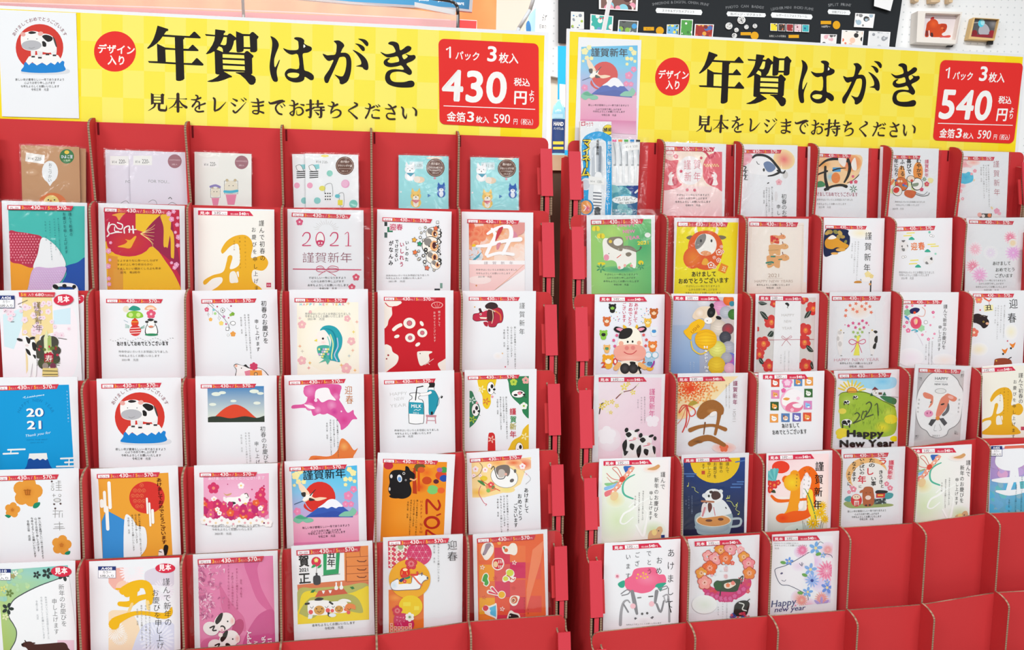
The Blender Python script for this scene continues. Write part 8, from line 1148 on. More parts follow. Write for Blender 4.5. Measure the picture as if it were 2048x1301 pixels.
s.D([655, 375, 680, 360, 760, 375, 800, 365, 900, 370, 968, 378, 940, 392, 760, 402, 690, 400], '9cac68'); s.D([660, 350, 675, 330, 700, 325, 705, 350, 690, 362], '5ca4a8'); s.D([905, 335, 930, 305, 968, 310, 962, 335, 930, 345], '4ca0a4'); s.E(736, 352, 35, 'd83438', 40); s.E(736, 332, 24, 'f4dcc4', 16); s.E(728, 330, 3, '222'); s.E(744, 330, 3, '222'); s.R(722, 355, 752, 385, 'f4ece4'); s.T('福', 724, 384, 750, 384, 28, 'c83c3c', .02); s.D([775, 300, 785, 272, 810, 265, 838, 272, 845, 300, 850, 340, 838, 385, 785, 388, 775, 345], 'b8643c', 4); s.E(770, 295, 16, 'b8643c', 8, -30); s.E(810, 335, 18, 'f4e0d4', 14); s.E(798, 305, 4, '3a2420', 2); s.E(824, 303, 4, '3a2420', 2); s.E(797, 384, 8, '333', 6); s.E(820, 382, 8, '333', 6); s.D([855, 300, 870, 288, 920, 290, 935, 298, 915, 310, 870, 312], '2a2624'); s.Q([862, 310, 918, 308, 915, 335, 860, 335], 'd83838'); s.Q([850, 345, 920, 338, 925, 372, 848, 378], '3c4444'); s.R(870, 315, 905, 325, 'f0c050')
s.splat(850, 345, 920, 375, 10, 4, 7, ['b8c8c4', '6c8484'], 3); para(s, [(N1, 680, 428, 925), (N2, 724, 446, 880), (A2, 705, 464, 895), (N4, 755, 478, 845)], 15, '444', 0, -.03)
s = card(STR, 4, C18, (290, 18), (645, -2), 'pale green knotted cord card above the empty pockets, fifth column', [S54(255, 26, 545, 20, 29)], None, w=100)
s.clip((300, 20), (640, 5), (640, 1000), (280, 1000)); noshi(s, lambda x, y: (30 + x * .955, -62 + y * .93), 0)
s = card(STR, 4, C18, (765, 8), (1100, -12), 'card with large white brushed strokes over purple and blue watercolour')
s.clip((765, 25), (1100, 8), (1100, 1000), (740, 1000)); s.P([(765, 20), (1100, 10), (1100, 220), (755, 220)], ['b0a0d0', 'e89cc8', '9cb0dc', 'a894d0']); s.P([(755, 220), (1100, 220), (1100, 700), (740, 700)], ['7cacdc', '5cb4e0', '9cc8a8', '6cb4b8']); s.splat(760, 230, 960, 450, 26, 14, 34, ['5cb8e0', '74b4dc', '6cc0c8', '8cb8cc'], 9); s.splat(770, 30, 960, 200, 16, 16, 30, ['c4a8dc', 'dca8d0', 'b49cd0'], 4)
s.D([790, 110, 810, 50, 860, 25, 960, 20, 990, 60, 980, 120, 930, 150, 880, 165, 820, 150], 'f3f5f9'); s.L([775, 225, 850, 225, 975, 215], [14, 36, 30], 'f3f5f9'); s.L([800, 295, 880, 305, 975, 290], [14, 36, 26], 'f3f5f9'); s.L([905, 110, 900, 200, 870, 300], [34, 36, 28], 'f3f5f9'); s.L([925, 150, 935, 240, 940, 300], 22, 'f3f5f9'); s.clip(); vpara(s, [(A1, 962, 200, 450), (S3, 925, 250, 440), (N4, 880, 345, 440)], 12, '4c7c8c', -.03); codebox(s, 764, 8, 836, 74, 'A405'); s.Q([852, 8, 980, 2, 980, 20, 850, 26], 'e0705c')
# ===== right stand, tier 5
s = card(STR, 5, C16, (250, 625), (732, 598), 'white card with ink-drawn grey cow wearing a large pink flower', [S54(300, 638, 610, 620, 30)], None)
s.D([375, 880, 385, 850, 420, 830, 440, 790, 500, 778, 570, 780, 590, 820, 630, 825, 640, 870, 600, 885, 570, 905, 540, 930, 490, 942, 450, 935, 400, 925], 'ee6c90', 5); s.G(520, 850, 80, 'f28aa8', 'ee6c90', 50)
for x, y in ((462, 822), (455, 845), (495, 812), (512, 820), (522, 838), (480, 835), (505, 845)): s.E(x, y, 6, 'f4c84c')
s.L([490, 850, 500, 820], 3, 'f4c84c'); s.D([335, 880, 375, 860, 375, 900, 350, 905], '3ca88c'); s.D([570, 900, 585, 880, 640, 875, 620, 900, 605, 930, 585, 905], '3ca88c'); s.E(331, 833, 16, 'f6d8e0'); s.T('寿', 321, 842, 341, 842, 20, 'c83c6c', .02)
gr = '8c8c90'; s.L([355, 945, 390, 920, 410, 925, 400, 945, 360, 955], 7, gr); s.L([590, 915, 640, 895, 645, 910, 600, 925], 6, gr); s.L([425, 930, 440, 1000, 455, 1070], [22, 26, 16], gr); s.L([580, 930, 570, 1000], [24, 16], gr); s.L([350, 1140, 355, 1060, 370, 1000, 395, 985, 410, 1000], [20, 18, 14, 10, 8], 'a4a4a8'); s.L([370, 1010, 400, 1060], 10, gr); s.L([580, 1010, 605, 1060, 625, 990], [14, 14, 10], gr); s.L([620, 960, 655, 960, 660, 1120], [8, 10, 14], 'a4a4a8'); s.L([625, 960, 640, 1000, 655, 965], 8, 'b0b0b4'); s.L([445, 1100, 470, 1115, 500, 1105, 530, 1110, 555, 1092], [14, 16, 12, 16, 12], '6c6c70')
s.E(488, 1071, 8, '666'); s.E(520, 1067, 8, '666'); s.L([460, 970, 480, 968], 8, '888'); s.L([530, 962, 555, 960], 8, '666'); s.E(430, 1022, 17, 'f4c4cc'); s.E(548, 1008, 17, 'f4c4cc'); s.G(500, 1120, 60, 'e4e4e8', 'f4f4f6', 30)
s.W('あけまして', 672, 645, 662, 1050, 50, '3a3a3c', -.006); s.W('おめ', 598, 700, 592, 830, 42, '3a3a3c', -.006); s.W('でとう', 530, 660, 535, 830, 34, '3a3a3c', -.006); s.W('ござ', 458, 670, 455, 780, 34, '3a3a3c', -.006); s.W('います', 400, 680, 398, 860, 34, '3a3a3c', -.006); s.L([670, 1060, 655, 1000, 650, 960], [7, 3, 2], '222'); s.T('今年もどうぞよろしくお願いいたします', 385, 1145, 610, 1132, 11, '777')
s = card(STR, 5, C16, (778, 600), (1232, 572), 'white card with wreath of orange and pink plum blossoms and small dark ox', [S54(818, 612, 1115, 598, 30)], (0.5, 0.5, 0.5))
s.clip(); s.D([870, 920, 900, 890, 1000, 925, 1100, 880, 1170, 850, 1175, 900, 1120, 960, 1040, 985, 950, 975, 900, 950], 'd83c7c'); s.splat(880, 880, 960, 950, 10, 10, 18, ['dc5048', 'd8404c'], 2, 'P'); s.splat(1080, 850, 1170, 930, 16, 8, 16, ['e05c5c', 'd8506c'], 3, 'P')
for i in range(9): s.fl(905 + i * 28, 950 + 18 * math.sin(i * .39) + (8 if 2 < i < 7 else 0) - (i > 5) * (i - 5) * 12, 24, 'cc3c78', None); s.fl(905 + i * 28, 950 + 18 * math.sin(i * .39) + (8 if 2 < i < 7 else 0) - (i > 5) * (i - 5) * 12, 14, 'd8649c')
s.D([940, 880, 960, 860, 990, 862, 1060, 850, 1110, 855, 1100, 900, 1080, 930, 1000, 930, 960, 925, 945, 905], '3a4c38', 4); s.D([1010, 880, 1060, 870, 1080, 885, 1040, 910, 1010, 905], 'f0e4d4'); s.fl(1030, 890, 14, 'f08a5c'); s.fl(1062, 876, 14, 'f08a7c'); s.D([940, 882, 965, 866, 990, 880, 980, 915, 955, 912], '2f5c34'); s.L([1100, 855, 1125, 830, 1115, 880], 6, '333'); s.L([985, 920, 980, 955], 7, '333')
for i, (x, y, r, c) in enumerate(((985, 668, 40, 'ec9a34'), (1045, 660, 40, 'f0a0a8'), (1110, 665, 26, 'f4b4b8'), (905, 705, 34, 'f4a8a8'), (950, 722, 40, 'f2a0a4'), (1015, 720, 40, 'ec7438'), (1130, 710, 34, 'eca040'), (1160, 752, 38, 'f2909c'), (915, 780, 44, 'ec6c2c'), (862, 812, 36, 'eca034'), (1165, 812, 38, 'ec8c3c'), (882, 872, 42, 'f4a098'), (1058, 748, 14, 'e85c4c'))): s.fl(x, y, r, c, None, edge='c85c48' if r > 30 else None); s.petals(x, y, r * .5, 'f8e4d4', 10, i * 9, .14, .2); s.E(x, y, r * .12, 'a8542c')
s.splat(870, 660, 1160, 820, 10, 5, 9, ['c8dce4', 'e0e8ec'], 11); s.T('迎', 1003, 800, 1032, 797, 34, 'f0b0b4', 0); s.T('春', 1003, 845, 1032, 842, 30, 'f0b0b4', 0); s.E(928, 826, 8, 'f0b4c4'); s.G(880, 1010, 80, 'e0e8dc', 'f2f4f3', 60)
s.clip(); s.D([1068, 1040, 1075, 1010, 1100, 990, 1140, 985, 1165, 1000, 1160, 1040, 1140, 1080, 1070, 1080], '262a28'); s.L([1100, 1000, 1130, 1010, 1120, 1040, 1145, 1050], 7, 'e4e8e0'); s.L([1150, 990, 1168, 975], 5, '222'); s.splat(1050, 1065, 1165, 1100, 16, 8, 12, ['d8405c', '2c4ca0', 'e05c6c'], 6, 'P'); vpara(s, [('心よりお祈り申し上げます', 1022, 1000, 1110), ('今年もよろしく', 996, 1000, 1110), ('令和三年', 968, 1020, 1080)], 9, '999', 0)
s = card(STR, 5, C17, (205, 572), (628, 547), 'card with white ox profile outlined among pink and blue flowers', [S54(207, 582, 505, 574, 29)], (1, 1, 1))
s.clip((190, 590), (590, 575), (572, 1000), (175, 1040)); s.Q([190, 590, 600, 575, 580, 1200, 170, 1200], 'f4f5f8')
for x, y, r, c in ((380, 680, 40, 'f0b0d4'), (555, 665, 50, 'f4b8c4'), (470, 740, 50, 'ecc4ec'), (540, 900, 60, 'e8b4e4'), (370, 970, 50, 'f0b0a8'), (430, 1030, 60, 'f0a0b8'), (560, 1020, 50, 'c8b4e8'), (500, 870, 60, 'd8ccf4'), (340, 800, 40, 'f0dcf0'), (450, 820, 60, 'dce0f8'), (560, 940, 40, 'a8b8ec')): s.G(x, y, r, c, 'f0e8f6')
s.D([228, 790, 300, 765, 360, 730, 440, 685, 470, 720, 460, 800, 400, 850, 390, 925, 300, 890, 260, 880, 235, 840], 'f6f4f8'); s.G(370, 770, 50, 'f2dcf0', 'f6f2f8', 34); n = '4a4e6c'; s.L([440, 680, 360, 728, 290, 765, 228, 785, 222, 810, 240, 860, 265, 888, 310, 892, 380, 925, 425, 955, 432, 985], 4, n); s.L([500, 700, 540, 692, 575, 700, 585, 718], 4, n); s.L([490, 640, 505, 615, 528, 625], 3, n); s.L([375, 752, 388, 765, 392, 745], 4, n); s.L([390, 772, 400, 750], 3, n); s.E(263, 815, 9, '5c587c', 6, -20); s.L([262, 858, 280, 865, 290, 855], 3, n)
for x, y, r, c, c2 in ((548, 800, 70, 'f080a8', 'f4b0c8'), (395, 668, 38, 'ec70a0', 'f4a0c0'), (515, 975, 46, 'e8929c', 'f4c0b0'), (390, 985, 40, 'ec8c8c', 'f0b4a0'), (555, 665, 30, 'f0a0a8', 'f4c4c0')): s.petals(x, y, r, c2, 16, 0, .2, .1); s.petals(x, y, r * .75, c, 14, 8, .22, .1); s.petals(x, y, r * .4, c2, 10, 0, .3)
for x, y, r, c in ((478, 655, 44, '7cb4ec'), (310, 738, 28, '6c9ce4'), (445, 790, 42, '88b4ec'), (455, 860, 46, '9cbcf4'), (428, 932, 34, '7cb0ec'), (550, 905, 40, '6c94e4'), (525, 700, 20, '90bcf0'), (550, 870, 20, '8cb0f0')): s.petals(x, y, r, c, 5 if r < 46 else 12, 10, .5 if r < 46 else .22); s.E(x, y, r * .22, 'f4e0a0' if r < 46 else '2c4ca0')
s.petals(515, 1020, 60, 'b4a0dc', 7, 0, .3, .1); s.petals(350, 1050, 40, 'e88cb0', 8, 0, .3)
for x, y, a in ((272, 746, 10), (495, 692, -20), (408, 825, 20), (380, 938, 10)): s.E(x, y, 18, '6cac54', 10, a)
s.clip(); s.T('Happy', 192, 1030, 352, 1012, 60, '4a5080', .01, .25); s.T('new year', 215, 1060, 410, 1045, 44, '4a5080', .01, .25); para(s, [(A1, 215, 628, 370), (A2, 215, 642, 425), ('元旦', 217, 660, 248)], 11, '999')
# ------------------------------------------------------------------ the poster pictures stuck on the header signs
finish()
def pane(name, fr, corners, yloc, label, cat, thick, m, group=None, part='backing'):
    f2 = sub_frame(fr, np.eye(3), (0, yloc, 0)); s = SurfH(f2); uv = s.uv(corners); o = uv.mean(0); f3 = sub_frame(f2, np.eye(3), (o[0], 0, o[1])); uv = uv - o
    root = empty(name, f3, label, cat, group) if cat else None; mb = MB(); mb.prism([tuple(p) for p in uv], 0, thick, 'y'); o = mb.build(part, [m], root, None if root else f3)
    return (root or o), SurfH(f3)
ro, s = pane('poster_card', STL.fr, [(-4, 19), (152, 26), (158, 237), (4, 233)], 3.0, 'white sample card with cow on blue mountain taped to the left header sign', 'card', .6, M_CARD)
s.limit = None; del s.limit
s.at(*A_); fuji_cow(s, lambda x, y: (245 + (x - 1010) * .82, 295 + (y - 305) * .82)); para(s, [(N1, 95, 500, 400), (N2, 150, 520, 343), (A2, 128, 542, 368), (N4, 193, 562, 303)], 17, '555'); s.done('printed_design', ro)
ro, s = pane('poster_card', STR.fr, [(1157, 74), (1283, 80), (1273, 330), (1148, 322)], 3.0, 'crane and red sun sample card taped to the left end of the right header sign', 'card', .6, M_CARD)
s.pale = .12; s.at(1080, 0, .3381); s.clip((245, 238), (580, 256), (572, 1000), (225, 1000)); s.P([(240, 640), (575, 640), (572, 1000), (225, 1000)], ['f0d4e0', 'ecd0e0', 'f0d8e4', 'f0d8e4']); crane(s, lambda x, y: (245 + (x - 768) * .70 + (y - 655) * -.035, 240 + (y - 655) * .83 + (x - 768) * .06), 1); s.done('printed_design', ro)
# ------------------------------------------------------------------ shop behind the stands
WF = Frame(rz(0.06), (0, 3000, 0)); M_WALL = mat('cream_wall', 'f6eede', .9, .1)
def b_peg(nt, b):
    tc = N(nt, 'ShaderNodeTexCoord'); v = N(nt, 'ShaderNodeTexVoronoi'); v.inputs['Scale'].default_value = 40; v.inputs['Randomness'].default_value = 0; c = N(nt, 'ShaderNodeMath', operation='GREATER_THAN'); c.inputs[1].default_value = .11
    mp = N(nt, 'ShaderNodeMapping'); mp.inputs['Scale'].default_value = (1, 0.001, 1)
    r = N(nt, 'ShaderNodeMix', data_type='RGBA'); r.inputs[6].default_value = hx('d4d8da'); r.inputs[7].default_value = hx('f2f4f5'); nt.links.new(tc.outputs['Object'], mp.inputs[0]); nt.links.new(mp.outputs[0], v.inputs['Vector']); nt.links.new(v.outputs['Distance'], c.inputs[0]); nt.links.new(c.outputs[0], r.inputs[0]); nt.links.new(r.outputs[2], b.inputs['Base Color'])
def b_wood(c1, c2, sc=3.0):
    def f(nt, b):
        tc = N(nt, 'ShaderNodeTexCoord'); w = N(nt, 'ShaderNodeTexWave', bands_direction='X'); w.inputs['Scale'].default_value = sc; w.inputs['Distortion'].default_value = 6; w.inputs['Detail'].default_value = 4; w.inputs['Detail Scale'].default_value = 1.4
        r = N(nt, 'ShaderNodeMix', data_type='RGBA'); r.inputs[6].default_value = hx(c1); r.inputs[7].default_value = hx(c2); nt.links.new(tc.outputs['Object'], w.inputs['Vector']); nt.links.new(w.outputs[1], r.inputs[0]); nt.links.new(r.outputs[2], b.inputs['Base Color'])
    return f
M_PEG = mat('white_pegboard', None, .6, .3, build=b_peg); M_BLK = mat('black_board', '23272b', .7, .2); M_WD = mat('orange_wood', None, .5, .3, build=b_wood('d28750', 'c87a44')); M_PINK = mat('pink_board', 'e07c88', .6, .3); M_BLUE = mat('blue_poster', '18a4e6', .5, .3); M_BK = mat('black_metal', '1c1c1e', .4, .5)
M_GREY = mat('grey_plastic', 'a8acb0', .5, .4); M_WHT = mat('white_plastic', 'f0f1f2', .4, .4); M_TBL = mat('pale_wood_top', None, .5, .3, build=b_wood('dcc09c', 'd0b088', 5)); M_BRN = mat('brown_wood', None, .6, .3, build=b_wood('5e4836', '523e2e', 5)); M_REDP = mat('red_box_card', 'e04848', .5, .3); M_FLOOR = mat('grey_floor', None, .5, .3, build=b_board('b8b4ae', 'aaa69e', 3, .02))
w = MB(); w.box(-9000, 9000, 40, 140, -EYE, 1500); tag(w.build('wall_back', [M_WALL], None, WF), kind='structure')
FW = Frame(np.eye(3), (0, 0, -EYE)); w = MB(); w.box(-9000, 9000, -9500, 3600, -60, 0); tag(w.build('floor', [M_FLOOR], None, FW), kind='structure')
for nm, x0 in (('wall_left', -8900), ('wall_right', 8800)): w = MB(); w.box(x0, x0 + 100, -9500, 2400, 0, 2850); tag(w.build(nm, [M_WALL], None, FW), kind='structure')
peg, s = pane('pegboard', WF, [(1095, -200), (2500, -130), (2500, 430), (1092, 150)], 10, 'white perforated pegboard covering the shop wall at the right', 'pegboard', 20, M_PEG, part='panel')
del s
blk, s = pane('photo_service_board', WF, [(1117, -160), (1822, -120), (1791, 90), (1789, 116), (1117, 85)], -8, 'black photo print service board with arched grey headings and sample prints', 'board', 12, M_BLK, part='panel')
s.at(1160, 0, .166); wh = 'eef2f4'; gr2 = '8a8e92'; ye = 'e0a41c'
s.A('SMARTPHONE & DIGITAL CAMERA PRINT', 1195, 1900, 1860, -10, 11, 44, gr2, .03); s.P([(925, 95), (1460, 118), (1475, 148), (1460, 182), (925, 155), (910, 125)], wh); s.T('スマホ＆デジカメプリント', 985, 140, 1385, 158, 36, '555', .01); s.R(765, 325, 892, 368, ye); s.T('ましかく', 795, 356, 860, 358, 18, '5c3c08', .02); s.E(962, 370, 48, ye)
s.A('PHOTO CAN BADGE', 1985, 1500, 1410, -9.5, 9.5, 44, gr2, .03); s.P([(1780, 138), (2230, 160), (2240, 185), (2225, 208), (1780, 195), (1765, 165)], wh); s.T('缶バッジ・マグネット', 1810, 180, 2190, 195, 34, '555', .01); s.R(1935, 388, 2060, 425, ye); s.E(2104, 430, 48, ye)
s.at(1480, 0, .166); s.A('LEATHER MINI PHOTO FLAME', 628, 1500, 1395, -10.5, 10.5, 44, gr2, .03); s.P([(385, 150), (860, 175), (875, 205), (858, 235), (385, 212), (370, 180)], wh); s.T('レザーミニフォトフレーム', 435, 195, 810, 212, 34, '555', .01); s.T('お気に入りの写真を', 350, 445, 555, 448, 28, 'c8c8c4', .02); s.R(585, 420, 710, 458, ye)
s.A('SPLIT PRINT', 1200, 1000, 930, -8.5, 8.5, 46, gr2, .03); s.P([(1068, 112), (1318, 125), (1332, 155), (1318, 182), (1068, 168), (1055, 140)], wh); s.T('分割プリント', 1105, 155, 1280, 165, 32, '555', .01); s.R(972, 252, 1098, 292, ye); s.T('165円～', 975, 330, 1088, 333, 30, 'c8c8c4', .03); s.E(1162, 302, 45, ye, 50); s.done('printed_face', blk, M_SIGN)
def photo(q, cols, seed, draw=None):
    f2 = sub_frame(WF, np.eye(3), (0, -14, 0)); s = SurfH(f2); uv = s.uv(q); o = uv.mean(0); f3 = sub_frame(f2, np.eye(3), (o[0], 0, o[1])); mb = MB(); mb.prism([tuple(p) for p in uv - o], 0, 3, 'y'); ob = mb.build('sample_print', [M_WHT], blk); ob.matrix_world = f3.matrix(); ob.matrix_parent_inverse = blk.matrix_world.inverted() if 0 else ob.matrix_parent_inverse
    L = blk.matrix_world.inverted() @ f3.matrix(); ob.matrix_local = L; s = SurfH(f3); a = [sum(p[k] for p in q) / len(q) for k in (0, 1)]; ii = [(a[0] + (p[0] - a[0]) * .9, a[1] + (p[1] - a[1]) * .9) for p in q]; s.P(ii, cols[0]); s.clip(*ii); rd = random.Random(seed); xs, ys = [p[0] for p in q], [p[1] for p in q]; w_ = max(xs) - min(xs)
    for i in range(14): s.E(rd.uniform(min(xs), max(xs)), rd.uniform(min(ys), max(ys)), w_ * rd.uniform(.04, .13), cols[1 + i % (len(cols) - 1)])
    s.clip(); s.done('picture', ob)
BPH = [((1198, -22, 1277, -18, 1275, 22, 1198, 18), ['7c5c54', 'ec9cb0', 'f0d8d0', '4c2c2c', 'f6e0c8', '8cd0e0']), ((1142, 23, 1168, 24, 1168, 58, 1141, 58), ['e4e8e4', 'a8c44c', '8c94a0', '4a90c8', '5c5c5c']), ((1181, 28, 1227, 32, 1225, 62, 1180, 60), ['3cb0a4', 'c84c5c', 'e8e8e4', '6c9cc8']), ((1237, 40, 1277, 42, 1275, 68, 1235, 66), ['5c6460', '444', '8cb84c', 'c8c8c8', '4aa0d8']),
 ((1334, 49, 1358, 49, 1357, 70, 1333, 68), ['6cb0e0', '4c7c3c', 'f0dc5c', '3c5c34']), ((1362, 38, 1386, 39, 1384, 74, 1360, 72), ['4c9c44', '3c7c3c', 'e8ece8', '6cb85c']), ((1390, 48, 1428, 49, 1425, 78, 1388, 74), ['a02c24', 'c84c34', 'e0a040', '4a6cb0', '7c241c']), ((1711, 26, 1750, 28, 1746, 56, 1708, 54), ['f2f2f2', '888', 'a8c0d0', '444', 'f2f2f2']), ((1684, 60, 1728, 62, 1725, 92, 1682, 90), ['f2ece4', 'e87c5c', '333', 'f0c8b0', 'f2ece4']), ((1738, 62, 1781, 64, 1778, 96, 1735, 94), ['e4e6e8', 'c8ccd0', '9a9ea4', 'e4e6e8']), ((1642, 68, 1674, 69, 1672, 92, 1641, 90), ['eceae8', 'e4b0b8', '5c5c5c', 'eceae8'])]
for i, (q, c) in enumerate(BPH): photo([(q[k], q[k + 1]) for k in (0, 2, 4, 6)], c, i)
for i, (x, c, d) in enumerate(((1548, 'ecd82c', '5c5030'), (1564, '3c2c24', 'd88060'), (1580, '98282c', 'c88a8c'), (1596, 'e0c0c8', '7c2c3c'), (1611.5, '3cb0b8', '1c5c8c'))): photo([(x - 7, 46.5 + i * .6), (x + 7, 47 + i * .6), (x + 6.4, 62 + i * .6), (x - 7.2, 61.5 + i * .6)], [c, d, c, c, d, c, c], 40 + i)
for i, (x, y, r) in enumerate(((1458, 52, 7), (1483, 40, 8), (1493, 54, 4.5), (1473, 60, 4.5), (1510, 52, 4.5), (1469, 71, 5))): photo([(x + r * math.cos(.45 * k - 2.3), y + r * math.sin(.45 * k - 2.3)) for k in range(14)], ['d0d0ce', '5c5c5c', 'eee', '888'], 60 + i)
ro, s = pane('note_paper', WF, [(1750, -20), (1790, -14), (1781, 22), (1748, 12)], -26, 'blank white paper taped crookedly over the black board corner', 'paper', 1, M_WHT); s.done('x', ro)
def shadow_box(cs, inner, lab, m, d):
    """a deep frame on the pegboard: frame bars, backing and a printed picture"""
    f2 = sub_frame(WF, np.eye(3), (0, -d, 0)); s = SurfH(f2); uv = s.uv(cs); o = uv.mean(0); f3 = sub_frame(f2, np.eye(3), (o[0], 0, o[1])); root = empty('shadow_box', f3, lab, 'frame', 'framed photos on the pegboard'); uv = uv - o; iv = s.uv(inner) - o
    for k in range(4): a, b, c, e = uv[k], uv[(k + 1) % 4], iv[(k + 1) % 4], iv[k]; mb = MB(); mb.prism([tuple(a), tuple(b), tuple(c), tuple(e)], 0, d + 8, 'y'); mb.build('frame_bar', [m], root)
    f4 = sub_frame(f3, np.eye(3), (0, d * .7, 0)); mb = MB(); mb.prism([tuple(p * .99) for p in iv], d * .7, d, 'y'); mb.build('backing', [M_WHT], root); s = SurfH(f4); s.at(1760, 0, .14063); return root, s, d * .7
root, s, dd = shadow_box([(1836, 22), (1925, 24), (1911, 88), (1833, 84)], [(1851, 26), (1921, 28), (1911, 80), (1846, 75)], 'white box frame on the pegboard with orange poodle photo', mat('white_frame', 'ece6de', .5, .3), 36)
s.P([(645, 180), (1160, 190), (1100, 620), (580, 600)], ['e4d8e0', 'd8ccd0', 'e4dcd8', 'ece8e4']); s.D([655, 400, 670, 330, 720, 290, 780, 295, 830, 340, 880, 335, 945, 345, 950, 400, 925, 450, 880, 480, 900, 510, 980, 500, 1005, 510, 980, 535, 850, 530, 720, 520, 705, 440, 690, 440, 690, 520, 640, 520, 645, 450], 'cc4a24', 5); s.G(760, 340, 70, 'e4602c', 'cc4a24'); s.E(905, 380, 50, 'b83c24', 40); s.E(885, 400, 20, 'e4703c', 14); s.E(745, 262, 30, 'c84040', 20, -30); s.L([665, 450, 665, 500], 34, '7c3434'); s.L([735, 480, 740, 510], 36, '4c2c2c'); s.L([860, 525, 985, 515], 22, 'd0504c'); s.E(910, 425, 8, '3c1c1c')
o_ = s.done('picture', root); o_.location.y = dd / 1000
root, s, dd = shadow_box([(1947, 35), (1999, 38), (1989, 81), (1937, 78)], [(1950, 36), (1997.5, 39), (1989, 77), (1942, 73)], 'small wooden frame with grey photo, cyan flower and red cloth', mat('pine_frame', 'e4c084', .5, .3), 18)
s.P([(1340, 255), (1695, 270), (1630, 550), (1290, 530)], '5c5e62'); s.D([1400, 430, 1440, 350, 1500, 340, 1550, 400, 1555, 470, 1500, 500, 1420, 490], 'b4b4bc'); s.G(1610, 340, 70, '8c8c90', '5c5e62'); s.E(1440, 330, 44, '5cd0e8', 56, 10); s.E(1460, 320, 30, 'a8e8f4', 40); s.L([1335, 325, 1400, 320], 6, 'ddd'); s.E(1345, 470, 40, '8c2c34', 44); s.L([1300, 520, 1450, 510, 1620, 520], 40, '94303c'); s.E(1590, 470, 40, '98303c', 40)
o_ = s.done('picture', root); o_.location.y = dd / 1000
for q, lab in (((1896, 89, 1907, 89.5, 1905, 94, 1895, 93.5), 'black clip tag under the poodle frame'), ((1977, 82, 1987, 82, 1986, 89, 1976, 89), 'black clip tag under the small wooden frame')): ro, s = pane('clip_tag', WF, [(q[k], q[k + 1]) for k in (0, 2, 4, 6)], -8, lab, 'clip', 10, M_BK)
for q, lab in (((1829, -12, 1840, -12, 1837, 4, 1829, 2), 'left wooden block above the poodle frame'), ((1861, -12, 1882, -12, 1880, 4, 1862, 4), 'widest wooden block, middle of three at top right'), ((1898, -12, 1908, -12, 1905, 5, 1898, 4), 'right wooden block at the top right edge')): ro, s = pane('wooden_block', WF, [(q[k], q[k + 1]) for k in (0, 2, 4, 6)], -20, lab, 'block', 28, M_TBL)
# nearer things seen above and between the signs
NF = Frame(rz(0.1), (0, 1900, 0)); MF = Frame(rz(0.12), (0, 2400, 0))
ro, s = pane('wood_panel', MF, [(-900, -160), (996, -140), (992, 60), (985, 1500), (-900, 1500)], 0, 'orange wood grain partition behind the left header sign', 'panel', 20, M_WD, part='panel')
ro, s = pane('pink_shelf_board', NF, [(-500, -14), (914, 41), (905, 240), (-500, 240)], -100, 'long pink board just above the left header sign', 'board', 12, M_PINK, part='panel')
s.L([-400, -10, 0, 5, 300, 14, 600, 25, 900, 40], 2.2, 'f4c4c8', False); s.done('white_edging', ro)
ro, s = pane('plastic_cover', NF, [(-500, -60), (690, 2), (915, 30), (908, 90), (-500, 90)], -160, 'crinkled clear plastic cover hanging over the pink board', 'cover', 1.5, M_HAZE, part='film')
ro, s = pane('framed_sign', NF, [(560, -90), (952, -90), (944, 24), (905, 20), (700, 8), (560, -5)], -60, 'blue sign in thin grey frame hanging at the top edge', 'sign', 10, M_GREY, part='frame')
s.P([(570, -88), (946, -88), (938, 19), (905, 15), (700, 3), (570, -9)], ['58b0d8', '3a84b0', '2c6c94', '3a84b0', '4aa0cc', '58b0d8']); s.T('photo', 838, 1, 858, 2, 6, 'eef6fa', .03); s.T('print', 876, 3, 892, 4, 6, 'eef6fa', .03); s.T('Heart', 904, 8, 928, 10, 9, 'f4f8fa', .04); s.done('sign_face', ro)
ro, s = pane('price_rail', NF, [(829, 4), (912, 20), (911, 30), (829, 14)], -110, 'grey hanging price rail under the blue sign', 'rail', 8, mat('pale_rail', 'c8ccce', .4, .4), part='rail')
def rod(name, pts, r, fr, yl, m, lab, cat):
    f2 = sub_frame(fr, np.eye(3), (0, yl, 0)); s = Surf(f2); u = s.uv(pts); mb = MB()
    for a, b in zip(u[:-1], u[1:]): mb.bar((a[0], 0, a[1]), (b[0], 0, b[1]), r, 8)
    root = empty(name, f2, lab, cat); mb.build('bar', [m], root, smooth=True); return root
rod('sign_holder', [(840, -6), (880, -1), (900, 2), (910, 6), (915, 14), (916, 30), (915, 110)], 3.2, NF, -120, M_BK, 'black bent wire holder beside the blue sign', 'holder')
rod('wire_post', [(484, -30), (487, 30), (488, 90)], 3.0, NF, -120, M_BK, 'thin black vertical post above the headline of the left sign', 'post')
ro, s = pane('red_box', NF, [(916, 38), (954, 41), (953, 100), (916, 100)], -90, 'red box edge with white border beside the black holder', 'box', 60, M_REDP, part='carton'); s.L([916, 39, 953.5, 41.5, 953, 60], 1.4, 'f6e4e4', False); s.done('printed_border', ro)
ro, s = pane('leaning_panel', MF, [(1082, -60), (1102, -60), (1098, 1000), (1020, 1000), (1050, 60)], -40, 'white lettered panel leaning at the end of the wall', 'panel', 10, M_WHT, part='panel')
s.T('らず', 1083, 40, 1092, 42, 15, '555', .02); s.T('日本の', 1078, 56, 1093, 57, 9, '666', .02); s.done('lettering', ro)
rod('easel_leg', [(1076, -30), (1060, 20), (1038, 56), (1025, 90)], 5, MF, -80, M_GREY, 'grey slanted easel leg beside the white leaning panel', 'easel')
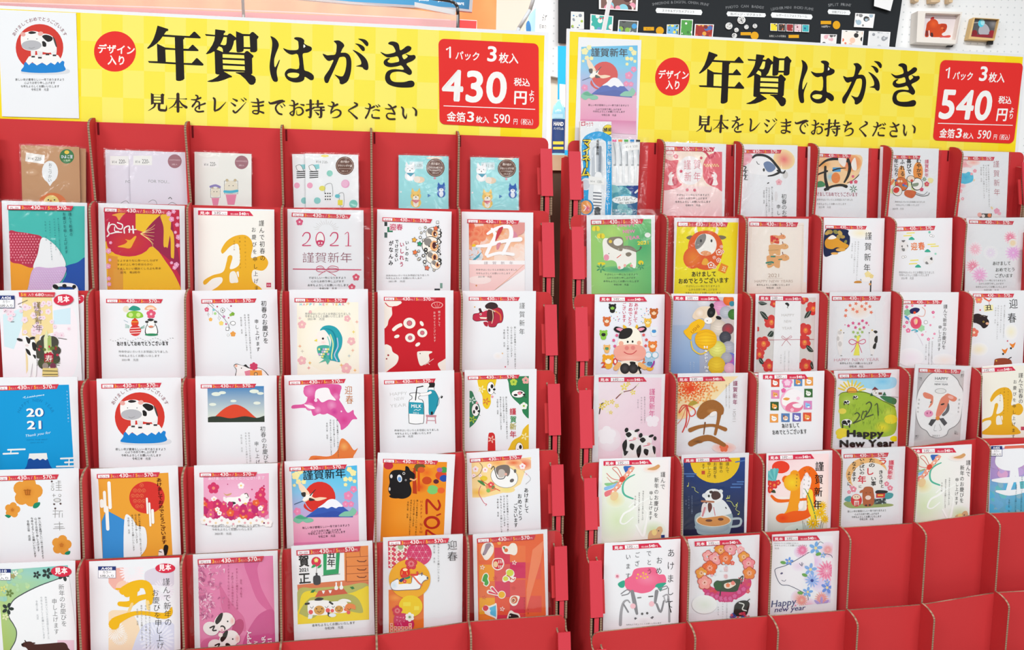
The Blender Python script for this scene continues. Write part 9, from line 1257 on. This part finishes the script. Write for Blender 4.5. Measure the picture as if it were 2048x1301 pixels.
ro, s = pane('blue_brochure', MF, [(1058, 30), (1072, 15), (1068, 90), (1050, 90)], -55, 'pale blue brochure held on the easel', 'brochure', 4, mat('pale_blue_paper', 'a8d0e4', .5, .3)); s.D([1052, 50, 1058, 42, 1062, 60, 1055, 80], '3c7cb8'); s.done('picture', ro)
f2 = Frame(rz(.1), (0, 1500, 0)); ro, s = pane('banner_pole', f2, [(1222, -30), (1229, -28), (1211, 66), (1203, 64)], 0, 'white plastic sign arm crossing in front of the teal sample print', 'arm', 4, M_WHT, part='arm')
ro, s = pane('blue_poster', MF, [(1116, 92), (1200, 95), (1200, 1300), (1110, 1300)], -30, 'bright blue poster strip visible between the two header signs', 'poster', 2, M_BLUE); s.P([(1119, 168), (1140, 170), (1140, 215), (1119, 215)], 'f0f4f8'); s.done('label', ro)
# counter with hand gel behind the gap
CF = Frame(rz(.12), (0, 1750, 0))
def b_gel(nt, b): b.inputs['Alpha'].default_value = .8
f2 = CF; s = Surf(f2); c0 = s.uv([(1118, 322)])[0]; zt = c0[1]; root = empty('shop_counter', sub_frame(CF, np.eye(3), (c0[0], 0, zt)), 'pale wood counter seen in the gap between the stands', 'counter')
mb = MB(); mb.box(-600, 400, -160, 400, -28, 0); mb.build('counter_top', [M_TBL], root); mb = MB(); mb.box(-590, 390, -150, 390, -(EYE + zt) + 2, -28); mb.build('counter_body', [M_BRN], root)
bx = Surf(sub_frame(CF, np.eye(3), (0, 0, 0))).uv([(1117, 260), (1104, 260)]); bw = abs(bx[0][0] - bx[1][0]) * 1.0; hh = abs(Surf(CF).uv([(1117, 200)])[0][1] - zt)
root = empty('hand_gel_bottle', sub_frame(CF, np.eye(3), (bx[0][0], 0, zt + .5)), 'clear blue hand sanitizer bottle with dark blue HAND label', 'bottle')
mb = MB(); mb.lathe([(0, 0), (bw * .95, 0), (bw, 4), (bw, hh * .78), (bw * .8, hh * .9), (bw * .3, hh * .96), (bw * .3, hh), (0, hh)], 0, 0, 24, sy=.6); mb.build('bottle_body', [mat('gel_plastic', '8cc8e0', .15, .6)], root, smooth=True)
mb = MB(); mb.lathe([(bw * 1.02, hh * .12), (bw * 1.02, hh * .68)], 0, 0, 24, sy=.6); mb.build('label', [mat('gel_label', '1c3c78', .4, .4)], root, smooth=True)
s = SurfH(sub_frame(CF, np.eye(3), (0, -bw * .62 - 1, 0))); s.T('HAND', 1107, 251, 1127, 252, 11, 'f0f4f8', .03); s.T('ハンドジェル', 1107, 259, 1127, 260, 6, 'dce8f0', .02); s.R(1106, 283, 1127, 289, 'e4c84c'); s.R(1106, 294, 1127, 299, 'e4c84c'); s.R(1104, 228, 1126, 236, 'a8d4e8'); 
if s.V:
    o_ = s.done('label_print', None); o_.parent = root; o_.matrix_local = root.matrix_world.inverted() @ s.fr.matrix()
ro, s = pane('paper_sheet', CF, [(1100, 318), (1140, 322), (1138, 332), (1098, 330)], -60, 'white paper edge lying on the counter front', 'paper', 3, M_WHT)
finish()
